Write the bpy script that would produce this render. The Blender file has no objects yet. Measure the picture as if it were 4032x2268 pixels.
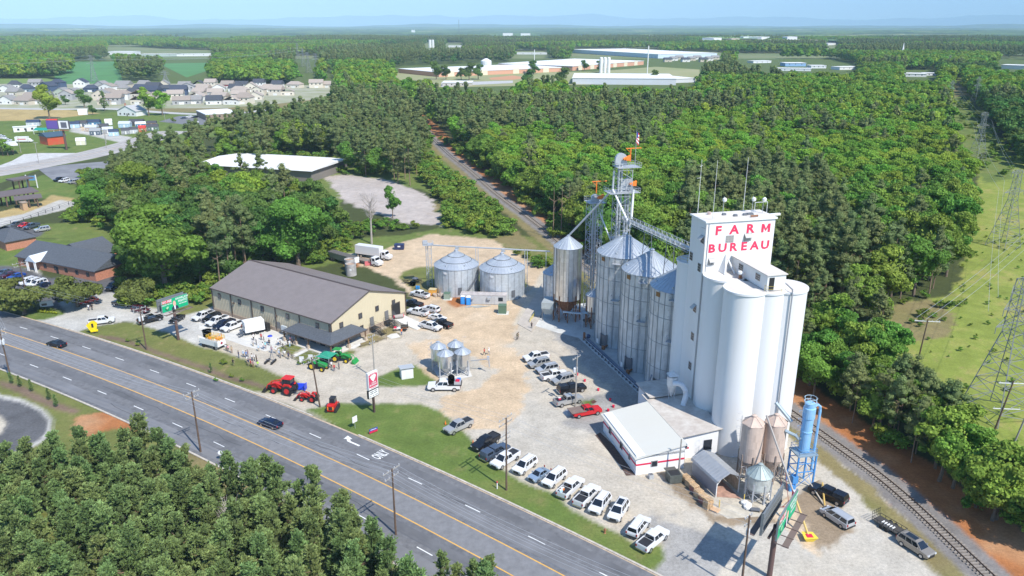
import bpy, math, random
import numpy as np
from mathutils import Vector, Matrix
R=math.radians
random.seed(7); rng=np.random.default_rng(7)
sc=bpy.context.scene
# ---------------- camera, sky, sun, exposure ----------------
H=70.0; FX=3000.0/4032.0; PIT=math.atan(1039/3000.0)
cam=bpy.data.objects.new('camera',bpy.data.cameras.new('camera')); sc.collection.objects.link(cam)
cam.location=(0,0,H); cam.rotation_euler=(math.pi/2-PIT,0,0)
cam.data.sensor_width=36; cam.data.lens=36*FX; cam.data.clip_start=1; cam.data.clip_end=60000
sc.camera=cam
SUN_AZ=R(-50); SUN_EL=R(50)
w=bpy.data.worlds.new('World'); sc.world=w; w.use_nodes=True
nt=w.node_tree; nt.nodes.clear()
sky=nt.nodes.new('ShaderNodeTexSky'); sky.sky_type='NISHITA'; sky.sun_disc=False
sky.sun_elevation=SUN_EL; sky.sun_rotation=math.pi/2-SUN_AZ; sky.air_density=1.0; sky.dust_density=0.4; sky.ozone_density=3.0; sky.altitude=200
bg=nt.nodes.new('ShaderNodeBackground'); bg.inputs[1].default_value=0.14
wo=nt.nodes.new('ShaderNodeOutputWorld')
hs_=nt.nodes.new('ShaderNodeMix'); hs_.data_type='RGBA'; hs_.blend_type='MULTIPLY'; hs_.inputs[0].default_value=1; hs_.inputs[7].default_value=(.72,.93,1.14,1); nt.links.new(sky.outputs[0],hs_.inputs[6]); nt.links.new(hs_.outputs[2],bg.inputs[0]); nt.links.new(bg.outputs[0],wo.inputs[0])
sun=bpy.data.objects.new('sun',bpy.data.lights.new('sun','SUN')); sc.collection.objects.link(sun)
sun.data.energy=4.6; sun.data.angle=R(0.53); sun.data.color=(1.0,0.955,0.88)
sd=Vector((math.cos(SUN_EL)*math.cos(SUN_AZ),math.cos(SUN_EL)*math.sin(SUN_AZ),math.sin(SUN_EL)))
sun.rotation_euler=sd.to_track_quat('Z','Y').to_euler(); sun.location=(60,-60,300)
vs=sc.view_settings; vs.view_transform='Standard'; vs.look='None'; vs.gamma=1; vs.use_curve_mapping=False; vs.exposure=0.43
sc.render.engine='CYCLES'; cy=sc.cycles
cy.use_denoising=True; cy.max_bounces=6; cy.diffuse_bounces=3; cy.glossy_bounces=3; cy.transmission_bounces=4; cy.transparent_max_bounces=8; cy.volume_bounces=1
cy.caustics_reflective=False; cy.caustics_refractive=False; cy.sample_clamp_indirect=4
# ---------------- helpers ----------------
CP,SP=math.cos(PIT),math.sin(PIT)
def P(x,y,z=0.0):
    """photo survey point (2576 wide) -> world XY at height z"""
    x=x*4032/2576; y=y*4032/2576
    a=(x-2016)/3000; b=-(y-1134)/3000
    d=(a,CP+b*SP,-SP+b*CP); t=(H-z)/-d[2]
    return Vector((d[0]*t,d[1]*t))
def P3(x,y,z=0.0):
    v=P(x,y,z); return Vector((v.x,v.y,z))
def PP(l,z=0.0): return [P(x,y,z) for x,y in l]
def proj(X,Y,Z):
    """numpy: world -> survey coordinates"""
    zz=Z-H; f=Y*CP-zz*SP; u=Y*SP+zz*CP
    return (2016+3000*X/f)*2576/4032, (1134-3000*u/f)*2576/4032
def link(o): sc.collection.objects.link(o); return o
def tag(o,label=None,cat=None,group=None,kind=None):
    if label: o['label']=label
    if cat: o['category']=cat
    if group: o['group']=group
    if kind: o['kind']=kind
    return o
def thing(name,label,cat,loc=(0,0,0),rz=0,group=None):
    o=bpy.data.objects.new(name,None); link(o); o.empty_display_size=0.3
    l=Vector(loc); o.location=(l.x,l.y,l.z if len(l)>2 else 0); o.rotation_euler=(0,0,rz)
    return tag(o,label,cat,group)
MT={}
def M(n,c=(.5,.5,.5),r=.6,me=0,nz=0,sc_=1.0,c2=None,bump=0,objvar=0,spec=.5,attr=None,st=None,emit=0,alpha=None,trans=0,det=4):
    if n in MT: return MT[n]
    m=bpy.data.materials.new(n); m.use_nodes=True; t=m.node_tree; b=t.nodes['Principled BSDF']; L=t.links.new
    b.inputs['Roughness'].default_value=r; b.inputs['Metallic'].default_value=me; b.inputs['Specular IOR Level'].default_value=spec
    b.inputs['Base Color'].default_value=(*c,1); m.diffuse_color=(*c,1)
    cur=None
    if attr:
        a=t.nodes.new('ShaderNodeAttribute'); a.attribute_name=attr; 
        mx=t.nodes.new('ShaderNodeMix'); mx.data_type='RGBA'; mx.blend_type='MULTIPLY'; mx.inputs[0].default_value=1
        mx.inputs[6].default_value=(*c,1); L(a.outputs['Color'],mx.inputs[7]); cur=mx.outputs[2]
    if nz:
        tc=t.nodes.new('ShaderNodeTexCoord'); mp=t.nodes.new('ShaderNodeMapping'); L(tc.outputs['Object'],mp.inputs[0])
        if st: mp.inputs['Scale'].default_value=st
        no=t.nodes.new('ShaderNodeTexNoise'); no.inputs['Scale'].default_value=sc_; no.inputs['Detail'].default_value=det; no.inputs['Roughness'].default_value=.65
        L(mp.outputs[0],no.inputs[0])
        cr=t.nodes.new('ShaderNodeMapRange'); cr.inputs[1].default_value=.3; cr.inputs[2].default_value=.7
        L(no.outputs[0],cr.inputs[0])
        mx=t.nodes.new('ShaderNodeMix'); mx.data_type='RGBA'
        if c2:
            mm=t.nodes.new('ShaderNodeMath'); mm.operation='MULTIPLY'; mm.inputs[1].default_value=nz; L(cr.outputs[0],mm.inputs[0]); L(mm.outputs[0],mx.inputs[0])
            mx.inputs[7].default_value=(*c2,1)
            if cur: L(cur,mx.inputs[6])
            else: mx.inputs[6].default_value=(*c,1)
        else:
            mx.blend_type='MULTIPLY'; mx.inputs[0].default_value=1
            if cur: L(cur,mx.inputs[6])
            else: mx.inputs[6].default_value=(*c,1)
            mr=t.nodes.new('ShaderNodeMapRange'); mr.inputs[3].default_value=1-nz; mr.inputs[4].default_value=1+nz; L(cr.outputs[0],mr.inputs[0]); L(mr.outputs[0],mx.inputs[7])
        cur=mx.outputs[2]
        if bump:
            bp=t.nodes.new('ShaderNodeBump'); bp.inputs['Strength'].default_value=bump; bp.inputs['Distance'].default_value=.1; L(no.outputs[0],bp.inputs['Height']); L(bp.outputs[0],b.inputs['Normal'])
    if objvar:
        oi=t.nodes.new('ShaderNodeObjectInfo'); hs=t.nodes.new('ShaderNodeHueSaturation')
        m1=t.nodes.new('ShaderNodeMapRange'); m1.inputs[3].default_value=.5-objvar*.09; m1.inputs[4].default_value=.5+objvar*.05; L(oi.outputs['Random'],m1.inputs[0]); L(m1.outputs[0],hs.inputs['Hue'])
        w2=t.nodes.new('ShaderNodeTexWhiteNoise'); w2.noise_dimensions='1D'; L(oi.outputs['Random'],w2.inputs['W'])
        m2=t.nodes.new('ShaderNodeMapRange'); m2.inputs[3].default_value=1-objvar*.4; m2.inputs[4].default_value=1+objvar*.4; L(w2.outputs['Value'],m2.inputs[0]); L(m2.outputs[0],hs.inputs['Value'])
        if cur: L(cur,hs.inputs['Color'])
        else: hs.inputs['Color'].default_value=(*c,1)
        cur=hs.outputs[0]
    if cur: L(cur,b.inputs['Base Color'])
    if emit: b.inputs['Emission Color'].default_value=(*c,1); b.inputs['Emission Strength'].default_value=emit
    if alpha is not None: b.inputs['Alpha'].default_value=alpha
    if trans:
        tr=t.nodes.new('ShaderNodeBsdfTranslucent'); ms=t.nodes.new('ShaderNodeMixShader'); ms.inputs[0].default_value=trans
        out=[x for x in t.nodes if x.type=='OUTPUT_MATERIAL'][0]
        if cur: L(cur,tr.inputs[0])
        else: tr.inputs[0].default_value=(*c,1)
        L(b.outputs[0],ms.inputs[1]); L(tr.outputs[0],ms.inputs[2]); L(ms.outputs[0],out.inputs[0])
    MT[n]=m; return m
class MB:
    def __init__(s): s.v=[]; s.f=[]; s.m=[]; s.mi=0; s.T=None; s.tone=None; s.tn=1.0
    def vx(s,p):
        p=Vector(p) if len(p)==3 else Vector((p[0],p[1],0))
        if s.T is not None: p=s.T@p
        s.v.append((p.x,p.y,p.z)); return len(s.v)-1
    def face(s,pts): s.fi([s.vx(p) for p in pts])
    def fi(s,ids):
        s.f.append(tuple(ids)); s.m.append(s.mi)
        if s.tone is not None: s.tone.append(s.tn)
    def box(s,c,d,rz=0,tx=1.0,ty=1.0):
        """centre xy, bottom z ; size ; rotation ; top taper"""
        cx,cy_,z=c; a,b,h=d[0]/2,d[1]/2,d[2]; cr,sr=math.cos(rz),math.sin(rz); ids=[]
        for zz,kx,ky in ((z,1,1),(z+h,tx,ty)):
            for sx,sy in ((-1,-1),(1,-1),(1,1),(-1,1)):
                x,y=a*sx*kx,b*sy*ky; ids.append(s.vx((cx+x*cr-y*sr,cy_+x*sr+y*cr,zz)))
        i=ids
        for q in ((3,2,1,0),(4,5,6,7),(0,1,5,4),(1,2,6,5),(2,3,7,6),(3,0,4,7)): s.fi([i[k] for k in q])
        return s
    def hexa(s,b,t):
        ids=[s.vx(p) for p in list(b)+list(t)]; n=len(b)
        s.fi(ids[:n][::-1]); s.fi(ids[n:])
        for k in range(n): s.fi([ids[k],ids[(k+1)%n],ids[n+(k+1)%n],ids[n+k]])
        return s
    def prism(s,poly,z0,z1): return s.hexa([(p[0],p[1],z0) for p in poly],[(p[0],p[1],z1) for p in poly])
    def cyl(s,x,y,z0,z1,r0,r1=None,n=12,cap=True,a0=0):
        r1=r0 if r1 is None else r1
        b=[s.vx((x+r0*math.cos(a0+2*math.pi*k/n),y+r0*math.sin(a0+2*math.pi*k/n),z0)) for k in range(n)]
        t=[s.vx((x+r1*math.cos(a0+2*math.pi*k/n),y+r1*math.sin(a0+2*math.pi*k/n),z1)) for k in range(n)]
        for k in range(n): s.fi([b[k],b[(k+1)%n],t[(k+1)%n],t[k]])
        if cap: s.fi(b[::-1]); s.fi(t)
        return s
    def lathe(s,prof,n=16,x=0,y=0,cap=True):
        rings=[[s.vx((x+r*math.cos(2*math.pi*k/n),y+r*math.sin(2*math.pi*k/n),z)) for k in range(n)] for r,z in prof]
        for a,b in zip(rings,rings[1:]):
            for k in range(n): s.fi([a[k],a[(k+1)%n],b[(k+1)%n],b[k]])
        if cap: s.fi(rings[0][::-1]); s.fi(rings[-1])
        return s
    def tube(s,a,b,r,n=6,r2=None,cap=True):
        a=Vector(a); b=Vector(b); d=b-a
        if d.length<1e-6: return s
        q=d.to_track_quat('Z','Y'); r2=r if r2 is None else r2
        A=[];B=[]
        for k in range(n):
            o=q@Vector((math.cos(2*math.pi*(k+.5)/n),math.sin(2*math.pi*(k+.5)/n),0)); A.append(s.vx(a+o*r)); B.append(s.vx(b+o*r2))
        for k in range(n): s.fi([A[k],A[(k+1)%n],B[(k+1)%n],B[k]])
        if cap: s.fi(A[::-1]); s.fi(B)
        return s
    def path(s,pts,r,n=6):
        pts=[Vector(p) for p in pts]; rings=[]
        for i,p in enumerate(pts):
            d=(pts[min(i+1,len(pts)-1)]-pts[max(i-1,0)]).normalized(); q=d.to_track_quat('Z','Y')
            rings.append([s.vx(p+q@Vector((r*math.cos(2*math.pi*k/n),r*math.sin(2*math.pi*k/n),0))) for k in range(n)])
        for a,b in zip(rings,rings[1:]):
            best=0
            for k in range(n): s.fi([a[k],a[(k+1)%n],b[(k+1)%n],b[k]])
        s.fi(rings[0][::-1]); s.fi(rings[-1]); return s
    def build(s,name,mats,parent=None,smooth=False,loc=None):
        me=bpy.data.meshes.new(name); me.from_pydata(s.v,[],s.f)
        if not isinstance(mats,(list,tuple)): mats=[mats]
        for m in mats: me.materials.append(m)
        if len(mats)>1: me.polygons.foreach_set('material_index',s.m)
        if smooth: me.polygons.foreach_set('use_smooth',[True]*len(me.polygons))
        if s.tone is not None:
            a=me.color_attributes.new('tone','FLOAT_COLOR','CORNER'); arr=[]
            for f,t in zip(s.f,s.tone):
                tt=t if isinstance(t,tuple) else (t,t,t)
                arr+=[*tt,1]*len(f)
            a.data.foreach_set('color',arr)
        me.update()
        o=bpy.data.objects.new(name,me); link(o)
        if parent is not None: o.parent=parent
        if loc is not None: o.location=loc
        return o
def smooth_by(o,ang=35):
    me=o.data; me.polygons.foreach_set('use_smooth',[True]*len(me.polygons))
    try: me.set_sharp_from_angle(angle=R(ang))
    except Exception: pass
    return o
def copy_tree(o,parent=None):
    c=o.copy(); sc.collection.objects.link(c); c.parent=parent
    for ch in o.children: copy_tree(ch,c)
    return c
def flat(name,poly,z,mat,kind='structure',label=None):
    """flat polygon sheet (may be concave) through bmesh triangulation"""
    import bmesh
    bm=bmesh.new(); vs_=[bm.verts.new((p[0],p[1],z)) for p in poly]
    f=bm.faces.new(vs_); bm.normal_update()
    if f.normal.z<0: f.normal_flip()
    bmesh.ops.triangulate(bm,faces=[f]); me=bpy.data.meshes.new(name); bm.to_mesh(me); bm.free()
    me.materials.append(mat); o=bpy.data.objects.new(name,me); link(o)
    if kind: o['kind']=kind
    if label: o['label']=label
    return o
# numpy value noise
def vnoise(x,y,s,seed=0):
    x=x/s; y=y/s; xi=np.floor(x).astype(np.int64); yi=np.floor(y).astype(np.int64); fx=x-xi; fy=y-yi
    fx=fx*fx*(3-2*fx); fy=fy*fy*(3-2*fy)
    def h(a,b):
        n=(a*374761393+b*668265263+seed*1442695041)&0x7fffffff; n=((n^(n>>13))*1274126177)&0x7fffffff
        return ((n^(n>>16))&0xffff)/65535.0
    return (h(xi,yi)*(1-fx)+h(xi+1,yi)*fx)*(1-fy)+(h(xi,yi+1)*(1-fx)+h(xi+1,yi+1)*fx)*fy
def fbm(x,y,s,seed=0,o=4):
    t=0;a=.5;n=0
    for k in range(o): t=t+a*vnoise(x,y,s/2**k,seed+k*7); n+=a; a*=.55
    return t/n
def inpoly(x,y,poly):
    r=np.zeros(x.shape,bool); n=len(poly); px=[p[0] for p in poly]; py=[p[1] for p in poly]; j=n-1
    for i in range(n):
        if py[i]!=py[j]:
            c=((py[i]>y)!=(py[j]>y))&(x<(px[j]-px[i])*(y-py[i])/(py[j]-py[i])+px[i]); r^=c
        j=i
    return r
def spline(pts,n=8):
    """catmull-rom through 2d points"""
    pts=[Vector(p) for p in pts]; out=[]
    for i in range(len(pts)-1):
        a=pts[max(i-1,0)];b=pts[i];c=pts[i+1];d=pts[min(i+2,len(pts)-1)]
        for k in range(n):
            t=k/n; out.append(.5*((2*b)+(c-a)*t+(2*a-5*b+4*c-d)*t*t+(3*b-a-3*c+d)*t**3))
    return out+[pts[-1]]
def offs(pts,d):
    out=[]
    for i,p in enumerate(pts):
        t=(pts[min(i+1,len(pts)-1)]-pts[max(i-1,0)]).normalized(); out.append(p+Vector((-t.y,t.x))*d)
    return out
def strip(name,pts,d0,d1,z,mat,kind='structure',parent=None,h=0):
    a=offs(pts,d0); b=offs(pts,d1); m=MB()
    A=[m.vx((*p,z+h)) for p in a]; B=[m.vx((*p,z+h)) for p in b]
    for i in range(len(A)-1): m.fi([A[i],A[i+1],B[i+1],B[i]] if d1>d0 else [A[i],B[i],B[i+1],A[i+1]])
    if h:
        for Q in (A,B):
            lo=[m.vx((m.v[k][0],m.v[k][1],z)) for k in Q]
            for i in range(len(Q)-1): m.fi([Q[i],Q[i+1],lo[i+1],lo[i]])
    o=m.build(name,mat,parent)
    if kind: o['kind']=kind
    return o
# ---------------- ground ----------------
U=Vector((math.cos(R(-38)),math.sin(R(-38)))); V=Vector((-U.y,U.x))
def hw(u,off=0.0):
    """highway base line (north yellow line); off>0 towards the mill"""
    u0=min(max(u,-215),-20); c=(-6.51194e-4,-8.43341e-2,67.972); v=c[0]*u0*u0+c[1]*u0+c[2]+(2*c[0]*u0+c[1])*(u-u0)
    return U*u+V*(v+off)
HW=[hw(u) for u in np.arange(-420,70,3.0)]
RAIL=spline([(72,20),(67,60),(63.8,84),(60.9,104),(56.5,119),(49,141),(37.5,176),(26,212),(14.7,254.4),(6,285),(-6.6,326),(-21,381),(-35.5,432),(-50,492),(-62,545),(-84,640),(-110,740)],10)
grassA=(.105,.135,.030); grassB=(.19,.17,.065)
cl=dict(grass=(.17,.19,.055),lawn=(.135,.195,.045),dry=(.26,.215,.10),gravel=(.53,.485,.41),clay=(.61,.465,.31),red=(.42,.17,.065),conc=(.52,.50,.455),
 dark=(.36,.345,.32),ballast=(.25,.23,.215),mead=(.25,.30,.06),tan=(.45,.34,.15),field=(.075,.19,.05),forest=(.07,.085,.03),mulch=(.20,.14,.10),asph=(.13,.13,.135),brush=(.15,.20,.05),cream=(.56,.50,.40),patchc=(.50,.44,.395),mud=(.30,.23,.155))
Z=[] # (class, polygon in survey px, warp metres)
def z(c,poly,w=1.0,world=False): Z.append((c,poly if world else PP(poly),w))
def ribbon(pts,a,b): return [tuple(p) for p in offs(pts,a)]+[tuple(p) for p in reversed(offs(pts,b))]
# left background
z('tan',[(-60,268),(100,268),(250,285),(190,302),(60,308),(-60,310)])
z('lawn',[(-60,305),(100,303),(300,280),(460,290),(560,300),(700,300),(700,330),(320,365),(200,395),(-60,480)],1)
z('dry',[(300,268),(480,272),(680,255),(840,235),(860,250),(660,285),(430,282),(300,280)],1)
z('conc',[(175,318),(330,345),(318,362),(290,356),(225,340),(180,332)],.6)
z('clay',[(200,318),(255,312),(260,322),(205,330)],.8)
z('lawn',[(-60,425),(100,392),(240,385),(300,372),(240,400),(60,432),(-60,455)],.5)
z('lawn',[(-60,505),(70,455),(110,440),(150,455),(200,470),(205,500),(100,500),(-60,530)],.6)
z('tan',[(-60,548),(110,505),(130,490),(190,500),(165,525),(60,545),(-60,572)],.5)
z('conc',[(-60,560),(60,538),(150,503),(190,508),(196,520),(60,552),(-60,590)],.3)
z('brush',[(200,440),(500,400),(1085,335),(1100,420),(1085,480),(860,440),(860,600),(880,650),(700,700),(530,770),(280,790),(280,600),(190,560)],2)
z('brush',[(-60,590),(60,565),(190,560),(300,540),(300,640),(250,640),(190,610),(130,600),(60,600),(-60,600)],1.5)
z('lawn',[(-60,610),(80,600),(150,603),(260,628),(290,640),(60,690),(-60,712)],.4)
z('asph',[(-60,588),(40,566),(115,582),(100,595),(60,600),(-60,612)],.3)
z('conc',[(-60,705),(60,675),(90,668),(110,700),(0,735),(-60,750)],.3)
z('asph',[(-60,665),(60,672),(120,700),(300,690),(330,700),(330,760),(240,785),(140,780),(60,750),(-60,735)],.4)
z('conc',[(60,800),(100,803),(165,788),(150,760),(200,745),(300,735),(340,765),(440,785),(545,768),(620,800),(770,860),(640,960),(500,880),(430,838),(350,815),(318,808),(240,820),(190,838)],.4)
z('grass',[(440,793),(533,735),(548,765),(500,785),(450,797)],.5)
# yard
z('gravel',[(545,768),(700,830),(860,850),(1020,800),(1045,760),(1010,712),(900,660),(860,640),(842,628),(859,637),(925,638),(969,626),(1026,606),(1076,588),(1149,580),(1192,588),(1242,603),(1289,636),(1359,668),(1400,700),(1500,840),(1640,1000),(1990,1010),(2060,1080),(2140,1160),(2250,1270),(2350,1360),(2440,1440),(2560,1560),(2300,1700),(1640,1600),(1609,1443),(1252,1259),(859,1077),(767,1038),(567,965),(500,900)],1.0)
z('clay',[(859,650),(900,640),(969,626),(1026,606),(1076,588),(1149,580),(1192,588),(1242,603),(1289,636),(1359,668),(1385,700),(1330,730),(1290,745),(1330,780),(1290,860),(1230,880),(1120,870),(1090,830),(1040,830),(1060,780),(1030,740),(985,700),(940,680),(880,665)],1.6)
z('grass',[(1000,700),(1016,683),(1059,671),(1110,672),(1320,690),(1330,720),(1200,745),(1080,745),(1030,720)],.8)
z('dry',[(1010,702),(1030,690),(1060,700),(1090,740),(1040,735)],.8)
z('red',[(1130,740),(1170,745),(1185,765),(1150,775),(1125,760)],.6)
z('red',[(860,660),(880,650),(905,660),(900,672),(870,670)],.6)
z('clay',[(1010,870),(1120,850),(1290,880),(1340,960),(1310,1030),(1250,1090),(1130,1060),(1100,1000),(1200,980),(1260,930),(1180,900),(1060,900)],2.5)
z('mud',[(1640,1180),(1750,1195),(1790,1290),(1860,1290),(1990,1240),(2060,1200),(2110,1290),(2140,1340),(2060,1380),(1960,1320),(1800,1310),(1700,1250)],1.6)
z('clay',[(1930,1290),(1990,1250),(2010,1300),(2060,1380),(2070,1400),(2030,1380),(1980,1330)],1.2)
z('mud',[(2060,1320),(2120,1320),(2130,1350),(2070,1350)],1.0)
z('gravel',[(1420,980),(1480,1000),(1500,1010)],2)
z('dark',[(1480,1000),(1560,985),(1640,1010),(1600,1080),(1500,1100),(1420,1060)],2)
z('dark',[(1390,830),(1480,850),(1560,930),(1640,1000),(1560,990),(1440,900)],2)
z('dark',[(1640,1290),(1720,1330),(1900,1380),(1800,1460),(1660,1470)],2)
z('cream',[(1390,640),(1405,700),(1330,810),(1290,820),(1320,760)],.3)
z('grass',[(1242,603),(1289,632),(1359,668),(1395,690),(1402,620),(1370,600),(1300,590)],.8)
z('brush',[(830,640),(859,616),(900,600),(1020,590),(1120,572),(1200,570),(1260,590),(1225,597),(1170,585),(1149,583),(1076,590),(1020,608),(969,628),(925,640),(860,636)],1.2)
z('dry',[(1080,520),(1150,480),(1230,520),(1290,570),(1350,620),(1320,650),(1270,615),(1200,585)],2)
z('brush',[(1040,390),(1090,370),(1150,430),(1250,530),(1290,590),(1240,600),(1100,590),(1110,500),(1050,470)],2)
z('dry',[(1075,440),(1110,430),(1140,470),(1110,500),(1080,480)],2)
z('patchc',[(815,443),(870,438),(960,450),(1040,474),(1088,500),(1118,568),(1020,562),(930,532),(885,520),(850,492)],2.6)
# frontage grass islands
z('lawn',[(770,1032),(859,1014),(930,1016),(1059,1016),(1106,1033),(1136,1059),(1179,1099),(1215,1150),(1279,1190),(1326,1219),(1399,1243),(1440,1285),(1500,1315),(1560,1345),(1600,1375),(1659,1372),(1673,1405),(1655,1432),(1609,1446),(1252,1262),(859,1079)],.4)
z('grass',[(193,838),(240,822),(318,809),(352,815),(432,840),(500,870),(568,888),(623,907),(672,930),(740,955),(755,965),(700,990),(640,985),(567,966),(433,914),(287,871)],.6)
z('mulch',[(247,843),(300,848),(583,945),(672,970),(672,980),(583,957),(300,858),(250,850)],.5)
z('lawn',[(922,965),(954,947),(1003,928),(1045,917),(1054,926),(1095,949),(1093,967),(1045,973),(992,974),(940,973)],.5)
z('clay',[(1054,920),(1075,925),(1110,950),(1098,958),(1070,940)],.6)
z('grass',[(697,875),(724,861),(768,872),(735,893),(705,884)],.15)
z('grass',[(737,900),(775,881),(820,890),(850,897),(800,915),(765,915)],.2)
z('grass',[(855,893),(880,880),(900,885),(860,903)],.2)
z('dry',[(884,862),(929,838),(945,842),(972,851),(930,868),(905,876)],.3)
z('dry',[(950,835),(985,818),(1000,835),(1010,850),(975,850)],.3)
z('lawn',[(62,800),(80,785),(150,778),(165,790),(110,805),(75,807)],.2)
z('lawn',[(1465,1010),(1500,1003),(1495,1020),(1470,1025)],.6)
# south side of the highway
hs=[hw(u,-12.4) for u in np.arange(-420,70,5.0)]
z('grass',[tuple(p) for p in hs]+[(120,10),(-300,10),(-420,120)],.3,True)
z('conc',[(-60,985),(0,993),(60,1005),(110,1030),(133,1055),(128,1085),(110,1110),(-60,1200)],.1)
z('asph',[(-60,995),(0,1001),(55,1013),(103,1035),(122,1058),(118,1085),(100,1105),(-60,1190)],.1)
z('cream',[(-60,1030),(0,1045),(18,1065),(0,1095),(-60,1110)],.1)
z('mulch',[(0,955),(60,975),(140,1010),(200,1032),(190,1040),(150,1035),(60,995),(0,970)],.4)
z('red',[(190,1050),(260,1035),(345,1055),(360,1085),(290,1080),(230,1100),(170,1095)],1.2)
z('dry',[(430,1130),(520,1150),(610,1200),(640,1240),(560,1230),(450,1170)],.8)
# rail corridor
z('red',ribbon(RAIL,-11.5,2.5),1.2,True)
z('dry',ribbon(RAIL,3,6.5),.8,True)
z('ballast',ribbon(RAIL,-3.3,3.0),.35,True)
# power line corridor and meadow
z('mead',[(2394,200),(2397,267),(2404,320),(2440,350),(2460,400),(2462,520),(2430,640),(2400,740),(2280,760),(2200,800),(2180,900),(2350,960),(2443,1080),(2533,1180),(2700,1300),(2700,440),(2550,400),(2484,300),(2427,233),(2430,195)],2)
z('brush',[(2394,213),(2404,320),(2440,400),(2480,460),(2550,450),(2550,400),(2484,300),(2427,233)],3)
z('dry',[(2250,770),(2330,750),(2400,790),(2390,850),(2300,860),(2240,830)],2)
z('dry',[(2395,205),(2430,210),(2440,240),(2400,245)],4)
def make_ground():
    ys=[40.0]
    while ys[-1]<1700: ys.append(ys[-1]*1.0058+.05)
    ys=np.array(ys); ts=np.linspace(-.82,.82,760); T,Yg=np.meshgrid(ts,ys); X=T*(Yg+45)
    nr,nc=X.shape; x=X.ravel(); y=Yg.ravel()
    acc=np.zeros((x.size,3)); x00=x; y00=y
    wx=fbm(x,y,5,11,4)-.5; wy=fbm(x,y,5,23,4)-.5; wx2=fbm(x,y,1.3,31,3)-.5; wy2=fbm(x,y,1.3,41,3)-.5
    NB=fbm(x,y,9,50)[:,None]; ND=fbm(x,y,2.2,70)[:,None]; NG=fbm(x,y,28,90)[:,None]
    for sub,(jx,jy) in enumerate(((0,0),(.55,.1),(-.1,.5),(-.5,-.3),(.3,-.5))):
     x=x00+jx*np.maximum(.8,y00*.0022); y=y00+jy*np.maximum(.8,y00*.0058)
     col=np.zeros((x.size,3)); col[:]=np.array(cl['forest']); far=y>620; col[far]=np.array((.11,.15,.045))
     cls=np.zeros(x.size,int); names=['forest']+sorted(set(c for c,_,_ in Z))
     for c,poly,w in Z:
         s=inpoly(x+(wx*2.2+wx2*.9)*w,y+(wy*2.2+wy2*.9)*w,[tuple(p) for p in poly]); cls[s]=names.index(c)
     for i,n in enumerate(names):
         s=cls==i
         if n=='forest': continue
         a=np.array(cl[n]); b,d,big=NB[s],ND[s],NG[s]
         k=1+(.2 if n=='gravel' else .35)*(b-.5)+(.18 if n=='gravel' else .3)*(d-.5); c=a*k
         if n=='gravel':
             t=np.clip((big-.42)*4+(b-.5)*1.6,0,1)*.42; c=c*(1-t)+np.array((.56,.47,.35))*t*k
             t=np.clip((d-.6)*4,0,1)*.25; c=c*(1-t)+np.array((.44,.44,.43))*t
         elif n=='clay':
             t=np.clip((b-.55)*4,0,1)*.5; c=c*(1-t)+np.array((.60,.50,.38))*t
         elif n in('grass','lawn','mead','brush'):
             t=np.clip((b-.5)*3+(d-.5)*1.8,0,1)*(.6 if n!='lawn' else .45); c=c*(1-t)+np.array((.19,.185,.06) if n!='mead' else (.38,.31,.11))*t
             t=np.clip((d-.68)*6,0,1)*(.5 if n!='lawn' else .25); c=c*(1-t)+np.array((.34,.25,.13))*t
         elif n in('red','dry'):
             t=np.clip((b-.45)*3,0,1)*.6; c=c*(1-t)+np.array((.50,.33,.19) if n=='red' else (.16,.17,.05))*t
         elif n=='patchc':
             t=np.clip((d-.55)*5,0,1)*.5; c=c*(1-t)+np.array((.40,.33,.27))*t
         col[s]=c
     if sub==0: cls0=cls
     acc+=col
    col=acc/5*.89; cls=cls0; x=x00; y=y00
    zz=np.zeros(x.size)-.0
    rp=np.array([tuple(p) for p in RAIL[::4]])
    me=bpy.data.meshes.new('ground'); vv=np.stack([x,y,zz],1)
    idx=np.arange(nr*nc).reshape(nr,nc); q=np.stack([idx[:-1,:-1],idx[:-1,1:],idx[1:,1:],idx[1:,:-1]],-1).reshape(-1,4)
    yard=np.isin(cls,[names.index(n) for n in('gravel','clay','dark','cream','mud','conc')])[q].sum(1)>=3
    mat=ground_mat('near_ground','col')
    def mk(name,Q):
        used=np.unique(Q); rm=np.full(nr*nc,-1); rm[used]=np.arange(used.size); Qn=rm[Q]
        me=bpy.data.meshes.new(name); me.vertices.add(used.size); me.vertices.foreach_set('co',vv[used].ravel())
        me.loops.add(Qn.size); me.loops.foreach_set('vertex_index',Qn.ravel()); me.polygons.add(len(Qn)); me.polygons.foreach_set('loop_start',np.arange(0,Qn.size,4))
        me.update(); me.validate()
        a=me.color_attributes.new('col','FLOAT_COLOR','POINT'); cc=np.ones((used.size,4)); cc[:,:3]=np.clip(col[used],0,1); a.data.foreach_set('color',cc.ravel())
        me.materials.append(mat); o=bpy.data.objects.new(name,me); link(o); o['kind']='structure'; return o
    mk('ground',q[~yard]); mk('gravel_yard',q[yard])
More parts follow.
